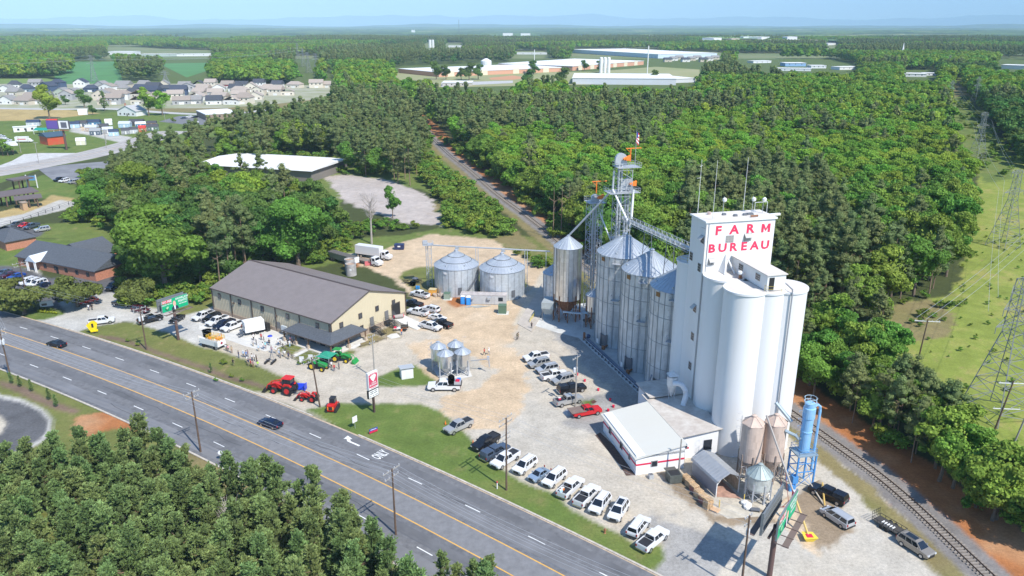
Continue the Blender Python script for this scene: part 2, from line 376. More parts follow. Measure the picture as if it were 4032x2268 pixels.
def ground_mat(n,attr):
    m=bpy.data.materials.new(n); m.use_nodes=True; t=m.node_tree; b=t.nodes['Principled BSDF']; L=t.links.new; b.inputs['Roughness'].default_value=.95; b.inputs['Specular IOR Level'].default_value=.15
    a=t.nodes.new('ShaderNodeAttribute'); a.attribute_name=attr; tc=t.nodes.new('ShaderNodeTexCoord')
    cur=a.outputs['Color']
    for s,k in ((.35,.14),(2.2,.2),(9,.2)):
        no=t.nodes.new('ShaderNodeTexNoise'); no.inputs['Scale'].default_value=s; no.inputs['Detail'].default_value=5; no.inputs['Roughness'].default_value=.7; L(tc.outputs['Object'],no.inputs[0])
        mr=t.nodes.new('ShaderNodeMapRange'); mr.inputs[1].default_value=.3; mr.inputs[2].default_value=.7; mr.inputs[3].default_value=1-k; mr.inputs[4].default_value=1+k; L(no.outputs[0],mr.inputs[0])
        mx=t.nodes.new('ShaderNodeMix'); mx.data_type='RGBA'; mx.blend_type='MULTIPLY'; mx.inputs[0].default_value=1; L(cur,mx.inputs[6]); L(mr.outputs[0],mx.inputs[7]); cur=mx.outputs[2]
        if s==9:
            bp=t.nodes.new('ShaderNodeBump'); bp.inputs['Strength'].default_value=.5; bp.inputs['Distance'].default_value=.08; L(no.outputs[0],bp.inputs['Height']); L(bp.outputs[0],b.inputs['Normal'])
    L(cur,b.inputs['Base Color']); return m
make_ground()
# far ground disc
m=MB(); N=96; rr=[0,300,1500,5000,15000]
c0=m.vx((0,0,-.35)); prev=None
for r_ in rr[1:]:
    ring=[m.vx((r_*math.cos(2*math.pi*k/N),r_*math.sin(2*math.pi*k/N),-.35 if r_<5000 else -.6)) for k in range(N)]
    for k in range(N):
        if prev is None: m.fi([c0,ring[k],ring[(k+1)%N]])
        else: m.fi([prev[k],ring[k],ring[(k+1)%N],prev[(k+1)%N]])
    prev=ring
m.build('land',M('far_land',(.11,.16,.045),.95,nz=.6,sc_=.006,c2=(.27,.24,.12)))['kind']='structure'
# ---------------- highway ----------------
asph=M('asphalt',(.16,.16,.165),.85,nz=.24,sc_=.9,spec=.3); asph2=M('asphalt_lane',(.205,.205,.21),.85,nz=.16,sc_=.8,spec=.3)
yel=M('road_yellow',(.72,.40,.085),.7,nz=.15,sc_=3); wht=M('road_white',(.78,.78,.75),.7,nz=.12,sc_=4); kerbm=M('kerb_concrete',(.50,.45,.38),.85,nz=.25,sc_=1.5)
strip('highway',HW,-12.4,7.9,.03,asph)
strip('turn_lane',HW,-4.25,0,.036,asph2)
strip('wheel_path',HW,4.9,6.4,.034,M('asphalt_oil',(.135,.135,.14),.8,nz=.25,sc_=.5,st=(.3,.3,1)))
strip('wheel_path',HW,-7.2,-5.4,.034,MT['asphalt_oil'])
strip('wheel_path',HW,1.0,3.2,.034,M('asphalt_worn',(.18,.18,.185),.85,nz=.2,sc_=.7,st=(.2,.2,1)))
strip('wheel_path',HW,-11.6,-9.2,.034,MT['asphalt_worn'])
strip('yellow_line',HW,-.10,.10,.042,yel); strip('yellow_line',HW,-4.45,-4.25,.042,yel)
strip('edge_apron',HW,7.9,8.25,.034,M('road_dust',(.47,.36,.25),.9,nz=.3,sc_=1.5))
k0=[p for i,p in enumerate(HW) if -190<=(-420+3*i)<=-107]; k1=[p for i,p in enumerate(HW) if (-420+3*i)>=-97]
strip('kerb',k0,8.1,8.42,.03,kerbm,h=.14); strip('kerb',k1,8.1,8.42,.03,kerbm,h=.14)
strip('kerb',HW,-12.75,-12.4,.03,kerbm,h=.13)
m=MB()
dd=MB(); du=-91.6
for k in range(-27,14):
    for off,ph in ((3.62,0),(-8.1,1.2)):
        u=du+12.19*k+ph; a=hw(u,off); b=hw(u+3.05,off); t=(b-a).normalized(); n=Vector((-t.y,t.x))*.085
        if off>0 and -3<u+91.6<6: pass
        dd.face([(*(a-n),.042),(*(b-n),.042),(*(b+n),.042),(*(a+n),.042)])
o=dd.build('lane_dashes',wht); o['kind']='structure'
# repair patches on the highway
def quad_on_road(name,u0,u1,o0,o1,z,mat):
    return flat(name,[hw(u0,o0),hw(u1,o0),hw(u1,o1),hw(u0,o1)],z,mat)
quad_on_road('asphalt_patch',-91,-89,-7.6,-5.6,.038,M('asphalt_dark',(.07,.07,.075),.9,nz=.2,sc_=2))
quad_on_road('asphalt_patch',-108,-106.2,-12,-10.5,.038,MT['asphalt_dark'])
cs=M('crack_seal',(.06,.06,.062),.7)
for k in range(16):
    u0=-200+k*12+random.uniform(-5,5); o0=random.choice((1.8,5.7,-6.2,-10.3,3.6,-2)); l=[hw(u0+j*2.2,o0+random.gauss(0,.16)) for j in range(random.randint(4,11))]; strip('crack_seal',l,-.05,.05,.04,cs)
# ONLY + arrow
def text_mesh(name,s,size,mat,parent=None,ext=.0,offset=0,align='CENTER',spacing=1.0,shear=0):
    cu=bpy.data.curves.new(name,'FONT'); cu.body=s; cu.size=size; cu.extrude=ext; cu.offset=offset; cu.align_x=align; cu.align_y='CENTER'; cu.space_character=spacing; cu.resolution_u=2; cu.shear=shear
    t=bpy.data.objects.new(name,cu); sc.collection.objects.link(t); dg=bpy.context.evaluated_depsgraph_get()
    me=bpy.data.meshes.new_from_object(t.evaluated_get(dg)); bpy.data.objects.remove(t); bpy.data.curves.remove(cu)
    me.name=name; me.materials.clear(); me.materials.append(mat); o=bpy.data.objects.new(name,me); link(o)
    if parent is not None: o.parent=parent
    return o
# traffic on this lane runs towards +u ; text reads for a driver heading +u
def on_road(o,u,off,z,sx=1,sy=1,turn=0):
    a=hw(u,off); t=(hw(u+1,off)-hw(u,off)).normalized(); ang=math.atan2(t.y,t.x)
    o.location=(a.x,a.y,z); o.rotation_euler=(0,0,ang+turn); o.scale=(sx,sy,1); o['kind']='structure'
on_road(text_mesh('road_word','ONLY',1.9,wht,offset=.03,ext=.002),-88.2,5.9,.046,.52,1.6,-math.pi/2*-1)
am=MB(); am.prism([(-.15,-1.5),(.15,-1.5),(.15,.1),(.55,.55),(.75,.3),(1.0,1.35),(.0,1.2),(.28,.92),(-.15,.45)],0,.004); on_road(am.build('road_arrow',wht),-95.6,5.8,.043,1.2,1.5,math.pi/2)
# cross road (left, far)
XR=spline([P(-120,450),P(0,432),P(100,413),P(210,392),P(330,362),P(430,330)],6)
strip('side_road',XR,-12,11,.03,M('pale_asphalt',(.40,.37,.34),.9,nz=.2,sc_=.2,st=(.4,1,1)))
for o_ in (-5.5,-1.5,2.2,6.5): strip('worn_track',XR,o_,o_+.9,.034,M('worn_grey',(.30,.29,.275),.9,nz=.3,sc_=.5))
strip('yellow_line',XR,.1,.3,.04,yel)
flat('station_apron',PP([(-60,438),(30,405),(60,388),(100,385),(190,385),(215,390),(105,412),(0,432)]),.02,M('apron_concrete',(.50,.49,.47),.9,nz=.2,sc_=.3))
flat('car_lot',PP([(96,425),(160,415),(290,404),(330,425),(240,460),(200,464),(140,458),(115,440)]),.025,M('dark_lot',(.15,.15,.16),.9,nz=.5,sc_=.12,c2=(.36,.36,.36)))
# far street by the houses
strip('street',spline([P(-60,272),P(150,275),P(280,274),P(440,285),P(560,287),P(680,276)],5),-5,5,.04,M('street_grey',(.45,.44,.42),.9))
flat('office_lot',PP([(400,306),(450,292),(520,290),(545,300),(520,314),(470,314)]),.05,M('lot_asphalt',(.17,.17,.18),.9))
# ---------------- railway ----------------
rt=thing('railway_track','single rusty railway track on timber sleepers curving past the mill','railway track'); railm=M('rail_steel',(.12,.075,.055),.45,.6)
slm=M('sleeper_timber',(.27,.235,.20),.9,nz=.3,sc_=1.5)
for sgn in (-1,1):
    m=MB(); A=offs(RAIL,sgn*.75-.045); B=offs(RAIL,sgn*.75+.045)
    for i in range(len(A)-1): m.hexa([(*A[i],.16),(*A[i+1],.16),(*B[i+1],.16),(*B[i],.16)],[(*A[i],.33),(*A[i+1],.33),(*B[i+1],.33),(*B[i],.33)])
    m.build('rail',railm,rt)
sm=MB(); sl=[]; acc=0; sm2=MB(); ns=0
for a,b in zip(RAIL,RAIL[1:]):
    L_=(b-a).length
    while acc<L_:
        p=a+(b-a)*(acc/L_); ang=math.atan2((b-a).y,(b-a).x)
        if 70<p.y<420:
            ns+=1; (sm if ns>100 else sm2).box((p.x,p.y,.04),(.24+.03*random.random(),2.6+random.uniform(-.12,.12),.15),ang+random.uniform(-.02,.02))
            if ns<=100: sm2.build('sleeper',slm,rt); sm2=MB()
        acc+=.62
    acc-=L_
tag(sm.build('sleepers',slm,rt),kind='stuff')
# ---------------- trees ----------------
def leafmat(n,c,tr=.3,ov=.8): return M(n,c,.75,attr='tone',objvar=ov*.6,trans=tr,spec=.25)
lm_oak=leafmat('oak_foliage',(.165,.305,.045)); lm_bright=leafmat('bright_foliage',(.21,.38,.045)); lm_dark=leafmat('dark_foliage',(.10,.205,.042))
lm_pine=leafmat('pine_needles',(.16,.215,.072),.12,.6); lm_young=leafmat('young_pine_needles',(.18,.265,.088),.12,.6)
lm_myrtle=leafmat('myrtle_foliage',(.13,.155,.035),.15,.3); lm_bush=leafmat('bush_foliage',(.15,.26,.035),.2,.8); lm_shade=leafmat('spruce_needles',(.05,.085,.03),.1,.3)
bark=M('bark',(.17,.125,.09),.9,nz=.3,sc_=3); barkp=M('pine_bark',(.25,.17,.115),.9,nz=.3,sc_=3); bark_dead=M('dead_wood',(.40,.35,.31),.9,nz=.25,sc_=3)
def quads(name,q,tone,mat,extra=None):
    n=len(q); v=q.reshape(-1,3); k=q.shape[1]; f=np.arange(n*k)
    t=np.repeat(tone,k,axis=0)
    sizes=np.full(n,k)
    if extra is not None:
        ev,ef,et=extra; f=np.concatenate([f,(ef+len(v)).ravel()]); sizes=np.concatenate([sizes,np.full(len(ef),3)]); v=np.concatenate([v,ev]); t=np.concatenate([t,et])
    me=bpy.data.meshes.new(name); me.vertices.add(len(v)); me.vertices.foreach_set('co',v.ravel().astype(float)); me.loops.add(len(f)); me.loops.foreach_set('vertex_index',f)
    me.polygons.add(len(sizes)); st=np.concatenate([[0],np.cumsum(sizes)[:-1]]); me.polygons.foreach_set('loop_start',st); me.update()
    a=me.color_attributes.new('tone','FLOAT_COLOR','POINT'); c=np.ones((len(v),4)); c[:,:3]=t[:,None] if t.ndim==1 else t; a.data.foreach_set('color',c.ravel())
    me.materials.append(mat); return me
_ico=None
def ico():
    global _ico
    if _ico is None:
        import bmesh
        bm=bmesh.new(); bmesh.ops.create_icosphere(bm,subdivisions=1,radius=1); _ico=(np.array([v.co[:] for v in bm.verts]),np.array([[v.index for v in f.verts] for f in bm.faces])); bm.free()
    return _ico
def unit(n,r):
    d=r.normal(size=(n,3)); return d/np.linalg.norm(d,axis=1)[:,None]
def clumps(cent,rad,per,size,r,up=.35,core=.72,thin=1.0,flatten=1.0):
    """leaf-clump faces over lobes: cent (n,3) rad (n,3)"""
    Q=[];T=[];EV=[];EF=[];ET=[];iv,if_=ico(); base=0
    mid=cent.mean(0)
    for c,a in zip(cent,rad):
        k=int(per*(a[0]*a[1])/2.2)+6; d=unit(k,r); out=(c-mid); out=out/(np.linalg.norm(out)+1e-6)
        d=d+out*.55+np.array((0,0,up)); d/=np.linalg.norm(d,axis=1)[:,None]
        p=c+d*a*(r.uniform(.78,1.12,(k,1)))
        nrm=d+unit(k,r)*.75; nrm/=np.linalg.norm(nrm,axis=1)[:,None]
        t=np.cross(nrm,unit(k,r)); t/=np.linalg.norm(t,axis=1)[:,None]; b=np.cross(nrm,t)
        s=size*r.uniform(.6,1.3,(k,1)); s2=s*thin
        Q.append(np.stack([p-t*s,p-b*s2*r.uniform(.4,1,(k,1)),p+t*s*r.uniform(.6,1.1,(k,1)),p+b*s2],1))
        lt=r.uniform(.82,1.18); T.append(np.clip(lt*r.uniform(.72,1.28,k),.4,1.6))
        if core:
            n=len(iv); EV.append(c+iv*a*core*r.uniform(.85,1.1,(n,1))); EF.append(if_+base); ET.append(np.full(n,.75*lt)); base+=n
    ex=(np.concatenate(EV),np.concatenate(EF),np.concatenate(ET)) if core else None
    return np.concatenate(Q),np.concatenate(T),ex
def trunk_mesh(name,h,r0,mat,r,limbs=5,spread=3.0,lean=.3,reach=.35):
    m=MB(); pts=[(0,0,-.3)]; x=y=0
    for k in range(1,6):
        x+=r.normal()*lean*.2; y+=r.normal()*lean*.2; pts.append((x,y,h*k/5))
    for a,b,k in zip(pts,pts[1:],range(5)): m.tube(a,b,r0*(1-k*.16),7,r0*(1-(k+1)*.16),cap=False)
    for k in range(limbs):
        z0=h*r.uniform(reach,.85); a=r.uniform(0,6.28); i=min(int(z0/h*5),4); p=pts[i]
        L_=spread*r.uniform(.6,1.1); e=(p[0]+math.cos(a)*L_,p[1]+math.sin(a)*L_,z0+L_*.55); mid=((p[0]+e[0])/2,(p[1]+e[1])/2,z0+L_*.18)
        m.tube((p[0],p[1],z0),mid,r0*.38,5,r0*.26,cap=False); m.tube(mid,e,r0*.26,5,r0*.08,cap=False)
    me=bpy.data.meshes.new(name); me.from_pydata(m.v,[],m.f); me.materials.append(mat); return me
def oak(seed,h=16,R_=5,mat=None,n=50,per=78,size=.34,low=.1):
    r=np.random.default_rng(seed); c=[];a=[]
    nm=max(5,n//5); ms=R_*(.42 if n<60 else .29)
    for k in range(nm):
        ph=k*2.4+r.uniform(-.5,.5); zz=-.7+1.6*((k*.618+.3)%1); rr=math.sqrt(max(.05,1-zz*zz*.9))*r.uniform(.55,.95)
        mc=np.array((math.cos(ph)*rr*R_*.72,math.sin(ph)*rr*R_*.72,h*(low+1)/2+zz*h*(1-low)/2*.78))
        for j in range(5):
            d=unit(1,r)[0]; d[2]=abs(d[2])*.8-.15; c.append(tuple(mc+d*ms*r.uniform(.55,.95))); q=ms*r.uniform(.5,.78); a.append((q,q*r.uniform(.8,1.15),q*r.uniform(.55,.8)))
    c.append((0,0,h*.55)); a.append((R_*.62,R_*.62,h*.3))
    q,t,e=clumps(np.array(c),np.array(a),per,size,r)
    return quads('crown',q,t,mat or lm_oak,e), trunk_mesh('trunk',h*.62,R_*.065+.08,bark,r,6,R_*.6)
def needles(c,d,nper,length,r,width=.07):
    """sprays of thin needle triangles at tips c pointing along d"""
    n=len(c); C=np.repeat(c,nper,0); Dd=np.repeat(d,nper,0)+unit(n*nper,r)*.75; Dd/=np.linalg.norm(Dd,axis=1)[:,None]
    s=np.cross(Dd,unit(n*nper,r)); s/=np.linalg.norm(s,axis=1)[:,None]; L_=length*r.uniform(.7,1.2,(n*nper,1)); w_=width*r.uniform(.8,1.4,(n*nper,1))
    base=C-Dd*L_*.25
    return np.stack([base-s*w_*.6,base+s*w_*.6,C+Dd*L_+s*w_*.8,C+Dd*L_-s*w_*.8],1),np.repeat(r.uniform(.72,1.28,n),nper)*r.uniform(.8,1.2,n*nper)
def young_pine(seed,h=9,R_=2.3,mat=None,tuft=430,nper=8,ln=.38,wd=.062):
    r=np.random.default_rng(seed); C=[];Dd=[];cen=[];rad=[]
    nb=int(h*5)
    for k in range(nb):
        f=r.uniform(.12,1)**.85; z0=h*f; rr=R_*(1-f)**.62*r.uniform(.75,1.1)+.12; a=r.uniform(0,6.28)
        ex,ey=math.cos(a)*rr,math.sin(a)*rr; zz=z0+rr*.28
        for j in range(int(tuft/nb)+1):
            t=r.uniform(.45,1.03); C.append((ex*t+r.normal()*.2,ey*t+r.normal()*.2,z0+rr*.28*t+r.normal()*.2)); v=np.array((math.cos(a)*.6,math.sin(a)*.6,1.0)); Dd.append(v/np.linalg.norm(v))
    for f in np.linspace(.2,.92,7):
        cen.append((0,0,h*f*.94)); q=R_*(1-f)**.62*.5; rad.append((q,q,h*.07))
    q,t=needles(np.array(C),np.array(Dd),nper,ln,r,wd)
    iv,if_=ico(); EV=[];EF=[];b=0
    for c,a in zip(np.array(cen),np.array(rad)): EV.append(c+iv*a*r.uniform(.7,1.15,(len(iv),1))); EF.append(if_+b); b+=len(iv)
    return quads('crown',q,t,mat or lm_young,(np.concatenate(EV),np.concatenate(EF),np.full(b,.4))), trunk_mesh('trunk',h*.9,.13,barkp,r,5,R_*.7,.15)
def tall_pine(seed,h=19,R_=3.7,mat=None,n=36,per=56,size=.25):
    r=np.random.default_rng(seed); c=[];a=[]
    for k in range(n):
        f=r.uniform(0,1); z0=h*(.36+.64*f); rr=R_*math.sin(math.pi*min(1,(f*.8+.2)))**.6*r.uniform(.35,.95)*(1 if f<.85 else .5); ph=r.uniform(0,6.28)
        q=R_*r.uniform(.26,.40); c.append((math.cos(ph)*rr,math.sin(ph)*rr,z0-.5)); a.append((q,q,q*.72))
    c.append((0,0,h*.8)); a.append((R_*.45,R_*.45,h*.16))
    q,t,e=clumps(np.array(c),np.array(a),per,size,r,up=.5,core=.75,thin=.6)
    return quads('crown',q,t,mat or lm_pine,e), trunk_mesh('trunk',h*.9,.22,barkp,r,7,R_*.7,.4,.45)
OAK=[oak(s,15+1.2*(s%3),5.4+.6*(s%2),[lm_oak,lm_bright,lm_oak,lm_dark,lm_bright,lm_oak][s]) for s in range(6)]
TALL=[tall_pine(20+s,19+(s%3),3.6+.3*(s%2)) for s in range(4)]
YOUNG=[young_pine(40+s,8.5+.6*(s%3),2.0+.2*(s%2)) for s in range(6)]
BUSH=[oak(60+s,3.6,2.4,lm_bush,25,60,.22,.0) for s in range(3)]
BIG=[oak(80,27,13,lm_oak,190,64,.5,.1)]
MYR=[oak(90,8,7.5,lm_myrtle,70,60,.42,.22)]
TREE_EMPTY={}
def plant(kind,mesh,x,y,s,label,cat,group=None,rz=None,sz=None,z=0):
    t=thing(kind,label,cat,(x,y,z),rz if rz is not None else random.uniform(0,6.28),group); t.scale=(s,s,sz or s*random.uniform(.92,1.12))
    cr=bpy.data.objects.new('crown',mesh[0]); link(cr); cr.parent=t
    tk=bpy.data.objects.new('trunk',mesh[1]); link(tk); tk.parent=t
    return t
# outlines of open ground as seen in the survey (no tree may cover them)
KEEP=[
 [(-80,205),(300,203),(620,210),(838,218),(800,250),(660,262),(575,290),(455,320),(330,352),(240,390),(213,430),(193,463),(201,508),(159,536),(180,562),(225,555),(300,545),(289,578),(286,621),(299,658),(305,713),(317,750),(353,760),(393,766),(533,735),(705,665),(783,666),(793,646),(835,628),(862,600),(885,560),(872,530),(815,445),(870,438),(960,450),(1040,475),(1085,430),(1078,380),(1086,335),(1096,330),(1159,377),(1209,425),(1276,478),(1292,483),(1366,540),(1409,592),(1550,700),(1750,810),(2000,930),(2017,986),(2107,1033),(2184,1109),(2317,1199),(2400,1256),(2576,1366),(2700,1450),(2700,1900),(1270,1700),(1255,1449),(1235,1425),(1180,1410),(1120,1432),(1075,1449),(1000,1340),(950,1325),(915,1240),(860,1205),(790,1165),(720,1137),(660,1150),(610,1195),(560,1178),(500,1130),(440,1130),(400,1110),(330,1078),(290,1100),(250,1085),(200,1110),(130,1112),(60,1120),(-80,1150)],
 [(2394,205),(2397,267),(2404,320),(2440,350),(2458,400),(2462,520),(2445,600),(2420,690),(2427,736),(2380,760),(2300,750),(2245,780),(2240,830),(2270,876),(2350,946),(2443,1059),(2533,1160),(2700,1250),(2700,440),(2576,427),(2550,400),(2517,333),(2484,300),(2464,267),(2427,233),(2422,195)],
 [(120,166),(200,156),(290,155),(290,172),(210,178),(190,168)],[(165,200),(285,181),(306,195),(306,208),(160,210)],[(405,162),(450,156),(528,160),(520,172),(480,192),(468,182),(410,172)],[(-80,200),(120,197),(170,208),(-80,212)],
 [(975,172),(1050,165),(1190,160),(1420,153),(1560,143),(1625,147),(1640,160),(1760,170),(1762,182),(1745,206),(1700,216),(1430,211),(1420,198),(1290,200),(1290,216),(1230,222),(1110,215),(1100,200),(1010,190)],
 [(1662,138),(1815,138),(1815,160),(1662,162)],[(268,117),(330,117),(400,122),(535,126),(535,142),(350,136),(270,130)],[(1440,122),(1660,124),(1660,146),(1540,138),(1440,132)],
 [(1850,148),(2080,148),(2160,162),(2160,176),(1930,176),(1850,160)],[(2270,176),(2360,176),(2365,196),(2275,196)],[(2510,156),(2640,156),(2640,176),(2500,172)],[(820,180),(850,190),(835,205),(815,195)],
 [(1295,128),(1380,128),(1380,140),(1295,140)],[(1120,110),(1165,110),(1165,122),(1120,122)],[(2078,106),(2108,106),(2108,117),(2078,117)],[(1070,108),(1096,108),(1096,124),(1070,124)],
 [(740,140),(800,140),(790,182),(745,170)],[(2700,300),(2240,800),(2240,801)],
 [(520,386),(560,385),(850,402),(850,440),(800,440),(640,404),(520,412)],
]
for q in (1,): pass
def covered(x,y,r,h):
    bad=np.zeros(x.shape,bool)
    for kz in (0,.35,.7,1):
        for dx in ((0,) if kz==0 else (-1,0,1)):
            k=.9 if kz<.9 else .4
            X,Y=proj(x+dx*r*k,y,kz*h)
            for pl in KEEP: bad|=inpoly(X,Y,pl)
    return bad
BLD_AVOID=[]  # (x0,y0,x1,y1...) world polygons trees keep off
def region(x,y): 
    X,Y=proj(x,y,0*x+8); return X,Y
TREES={'young':[],'pine':[],'broad':[],'bush':[]}
def scatter():
    # fan of jittered points
    out=[]; y=60.0; pts=[]
    while y<3600:
        sp=3.3 if y<130 else (6.0+ (y-130)*.0042); sp=min(sp,12.5)
        half=(y+45)*.74; n=int(2*half/sp)+1; xs=-half+sp*np.arange(n)+rng.uniform(-.42,.42,n)*sp; pts.append(np.stack([xs,np.full(n,y)+rng.uniform(-.42,.42,n)*sp,np.full(n,sp)],1)); y+=sp*.88
    p=np.concatenate(pts); return p[:,0],p[:,1],p[:,2]
fx,fy,fs=scatter()
near=fy<150; X0,Y0=proj(fx,fy,0*fx)
young=(X0<1330)&(fy<132)&(fx<6)
rstrip_=(fx>48)&(fy<185)
h_est=np.where(young,8.5,np.where(rstrip_,8.0,17.0)); r_est=np.where(young,1.9,np.where(rstrip_,2.2,4.0))
h_est=h_est*np.clip(fs/7.2,1,1.3)
ok=~covered(fx,fy,r_est,h_est)
XT,YT=proj(fx,fy,h_est)
ok&=(XT>-90)&(XT<2680)&(YT<1560)&~((fy<132)&~young&(XT<1500))
fx,fy,fs,young,X0,Y0=[a[ok] for a in(fx,fy,fs,young,X0,Y0)]
cg=fbm(fx,fy*.7,330,99,3)
kk_=~((fy>1250)&(cg>.63)); fx,fy,fs,young,X0,Y0=[a[kk_] for a in(fx,fy,fs,young,X0,Y0)]
def off_world(poly):
    global fx,fy,fs,young,X0,Y0
    k=~inpoly(fx,fy,[tuple(p) for p in poly]); fx,fy,fs,young,X0,Y0=[a[k] for a in(fx,fy,fs,young,X0,Y0)]
off_world(ribbon([p for p in RAIL],-8,7))
off_world([hw(u,-14) for u in range(-400,70,10)]+[hw(u,12) for u in range(60,-400,-10)])
off_world(PP([(500,470),(540,430),(860,450),(840,480),(700,490)]))
off_world(PP([(330,800),(290,700),(420,690),(540,730),(520,780)]))
off_world(PP([(-100,300),(-100,203),(840,220),(830,300)]))
# species by stand
LMK=[(430,600,'left of the metal hall'),(250,480,'at the left end of the wood'),(640,600,'directly behind the metal hall'),(620,450,'in front of the white roofed storage hall'),(820,560,'behind the hall near the bare lot'),(600,340,'behind the white roofed storage hall'),(760,280,'near the far office roof'),(950,300,'in the dark stand left of the track bend'),(1030,380,'close to the track left bank'),(1150,360,'where the track enters the woods'),(1250,420,'right of the track curve'),(1400,500,'beyond the track behind the squat bins'),(1500,420,'left of the tallest lattice tower'),(1500,640,'behind the tall hopper bin'),(1640,480,'right of the tallest lattice tower'),(1720,420,'above the conveyor bridge'),(1800,450,'left behind the headhouse antennas'),(1950,430,'above the headhouse roof'),(1700,330,'in the middle of the big wood'),(2100,600,'right of the red lettering'),(2080,760,'right of the white silo tops'),(2080,900,'right of the white silo walls'),(2200,480,'in the right part of the big wood'),(2300,640,'at the right corner of the big wood'),(2420,520,'along the meadow edge of the big wood'),(2200,1000,'across the track from the white silos'),(2330,1080,'between the track and the large pylon'),(2480,1280,'at the lower right corner by the track'),(2500,380,'right of the pylon clearing')]
YMK=[(80,1160,'below the turning circle'),(350,1130,'beside the red earth patch'),(560,1210,'at the foot of the middle highway pole'),(120,1350,'at the lower left corner'),(400,1320,'in the centre of the thicket'),(680,1200,'at the highway edge of the thicket'),(640,1380,'along the bottom edge of the frame'),(850,1270,'on the right flank of the thicket'),(900,1400,'nearest the lower centre pole'),(1100,1440,'at the right tip of the thicket')]
def where(x,y,lab,s,yg=False,h=8.):
    X,Y=proj(x,y,h); l=min(YMK if yg else LMK,key=lambda q:(q[0]-X)**2+(q[1]-Y)**2*2)[2]
    sz='small ' if s<.88 else 'large ' if s>1.03 else 'mid sized '
    base=sz+lab; return base+' '+l, base+'s '+l
def stand(poly,zz=10): return inpoly(fx,fy,[tuple(P(a,b,zz)) for a,b in poly])
pine=np.zeros(fx.size,bool)
for pl in ([(440,350),(520,320),(640,265),(800,225),(950,215),(1060,235),(1095,330),(1085,430),(1000,450),(860,430),(700,385),(520,400),(420,420)],
           [(1095,330),(1060,235),(1100,205),(1440,222),(1760,212),(1900,250),(1850,290),(1500,290),(1560,330),(1420,340),(1250,330),(1170,370)],
           [(1500,300),(1720,300),(1640,380),(1500,400),(1440,340)],
           [(1720,470),(1900,420),(2060,450),(2110,560),(2200,600),(2260,700),(2240,770),(2080,770),(1990,860),(1800,800),(1700,640)],
           [(200,420),(330,370),(470,350),(520,420),(500,480),(360,470)],[(520,500),(600,560),(640,680),(570,760),(520,740)],
           [(2080,920),(2330,880),(2420,1020),(2330,1080),(2150,1020)],[(2300,1150),(2500,1200),(2640,1300),(2640,1400),(2420,1300)],
           [(1020,150),(1100,120),(1500,120),(1750,135),(1600,150),(1100,165)],[(560,390),(700,390),(700,440),(560,440)]):
    pine|=stand(pl)
mixn=fbm(fx,fy,45,5); rnd=rng.random(fx.size)
pine=np.where(pine,rnd<.8,(mixn>.7)&(rnd<.5)|(rnd<.03)); pine&=~young
farn=fbm(fx,fy,260,77,3); pine=np.where((fy>620)&(farn>.54),rnd<.9,pine&~((fy>620)&(farn<=.54)&(rnd<.7)))
dist=np.hypot(fx,fy); 
# brushy strip beside the track stays low
brushy=stand([(1040,470),(1085,335),(1180,440),(1300,560),(1340,640),(1200,620),(1100,590),(870,600),(860,560)],3)
darkz=stand([(200,380),(330,350),(470,470),(600,520),(860,480),(830,640),(640,700),(540,760),(280,770)],8)|stand([(2430,200),(2700,150),(2700,440),(2550,400)],10)
brightz=stand([(1420,340),(1640,300),(2000,200),(2400,220),(2460,430),(2300,480),(2050,420),(1850,420),(1580,460),(1280,430),(1220,330)],10)
order=np.argsort(dist)
LAB={'young':('young_pine_tree',),'pine':('pine_tree',),'oak':('broadleaf_tree',),'bright':('broadleaf_tree',),'dark':('broadleaf_tree',)}
cnt={'young':0,'pine':0,'broad':0}; rest=[]
for i in order:
    x,y=float(fx[i]),float(fy[i])
    k='young' if young[i] else 'pine' if pine[i] else 'broad'
    if brushy[i]:
        rest.append((x,y,random.choice((13,14,15,16)),random.uniform(.5,1.3)));continue
    if k=='young' and cnt[k]<296:
        me=YOUNG[random.randrange(6)]; s=random.uniform(.82,1.2); w_=where(x,y,'young green pine',s,True); plant(LAB[k][0],me,x,y,s,w_[0],'pine tree',w_[1]); cnt[k]+=1
    elif k=='pine' and cnt[k]<285 and dist[i]<700:
        s=random.uniform(.8,1.1); w_=where(x,y,'olive green pine',s,h=14.); plant(LAB[k][0],TALL[random.randrange(4)],x,y,s*(.62 if x>48 and y<185 else 1),w_[0],'pine tree',w_[1]); cnt[k]+=1
    elif k=='broad' and cnt[k]<270 and dist[i]<700:
        kk='dark' if darkz[i] else 'bright' if brightz[i] and random.random()<.7 else 'oak'
        me=OAK[{'dark':3,'bright':random.choice((1,4)),'oak':random.choice((0,2,5))}[kk]]
        s=random.uniform(.75,1.15); w_=where(x,y,{'dark':'dark green leafy tree','bright':'bright green leafy tree','oak':'mid green leafy tree'}[kk],s,h=12.); s*=(.68 if x>48 and y<185 else 1); lab=LAB[kk]
        plant(lab[0],me,x,y,s,w_[0],'broadleaf tree',w_[1]); cnt['broad']+=1
    else:
        s=random.uniform(.78,1.12)*min(1.3,max(1,fs[i]/7.2))
        if k=='young': rest.append((x,y,0+random.randrange(2),s)); continue
        lodb=dist[i]>520
        if k=='pine': v=(8 if lodb else 2)+random.randrange(2)
        else:
            if darkz[i]: v=12 if lodb else 6
            elif (brightz[i] and random.random()<.6) or random.random()<.12: v=10 if lodb else 5
            else: v=11 if lodb else 4
            if dist[i]>620 and not brightz[i]: v=12 if farn[i]>.5 else 10 if farn[i]<.4 else 11
        rest.append((x,y,v,s))
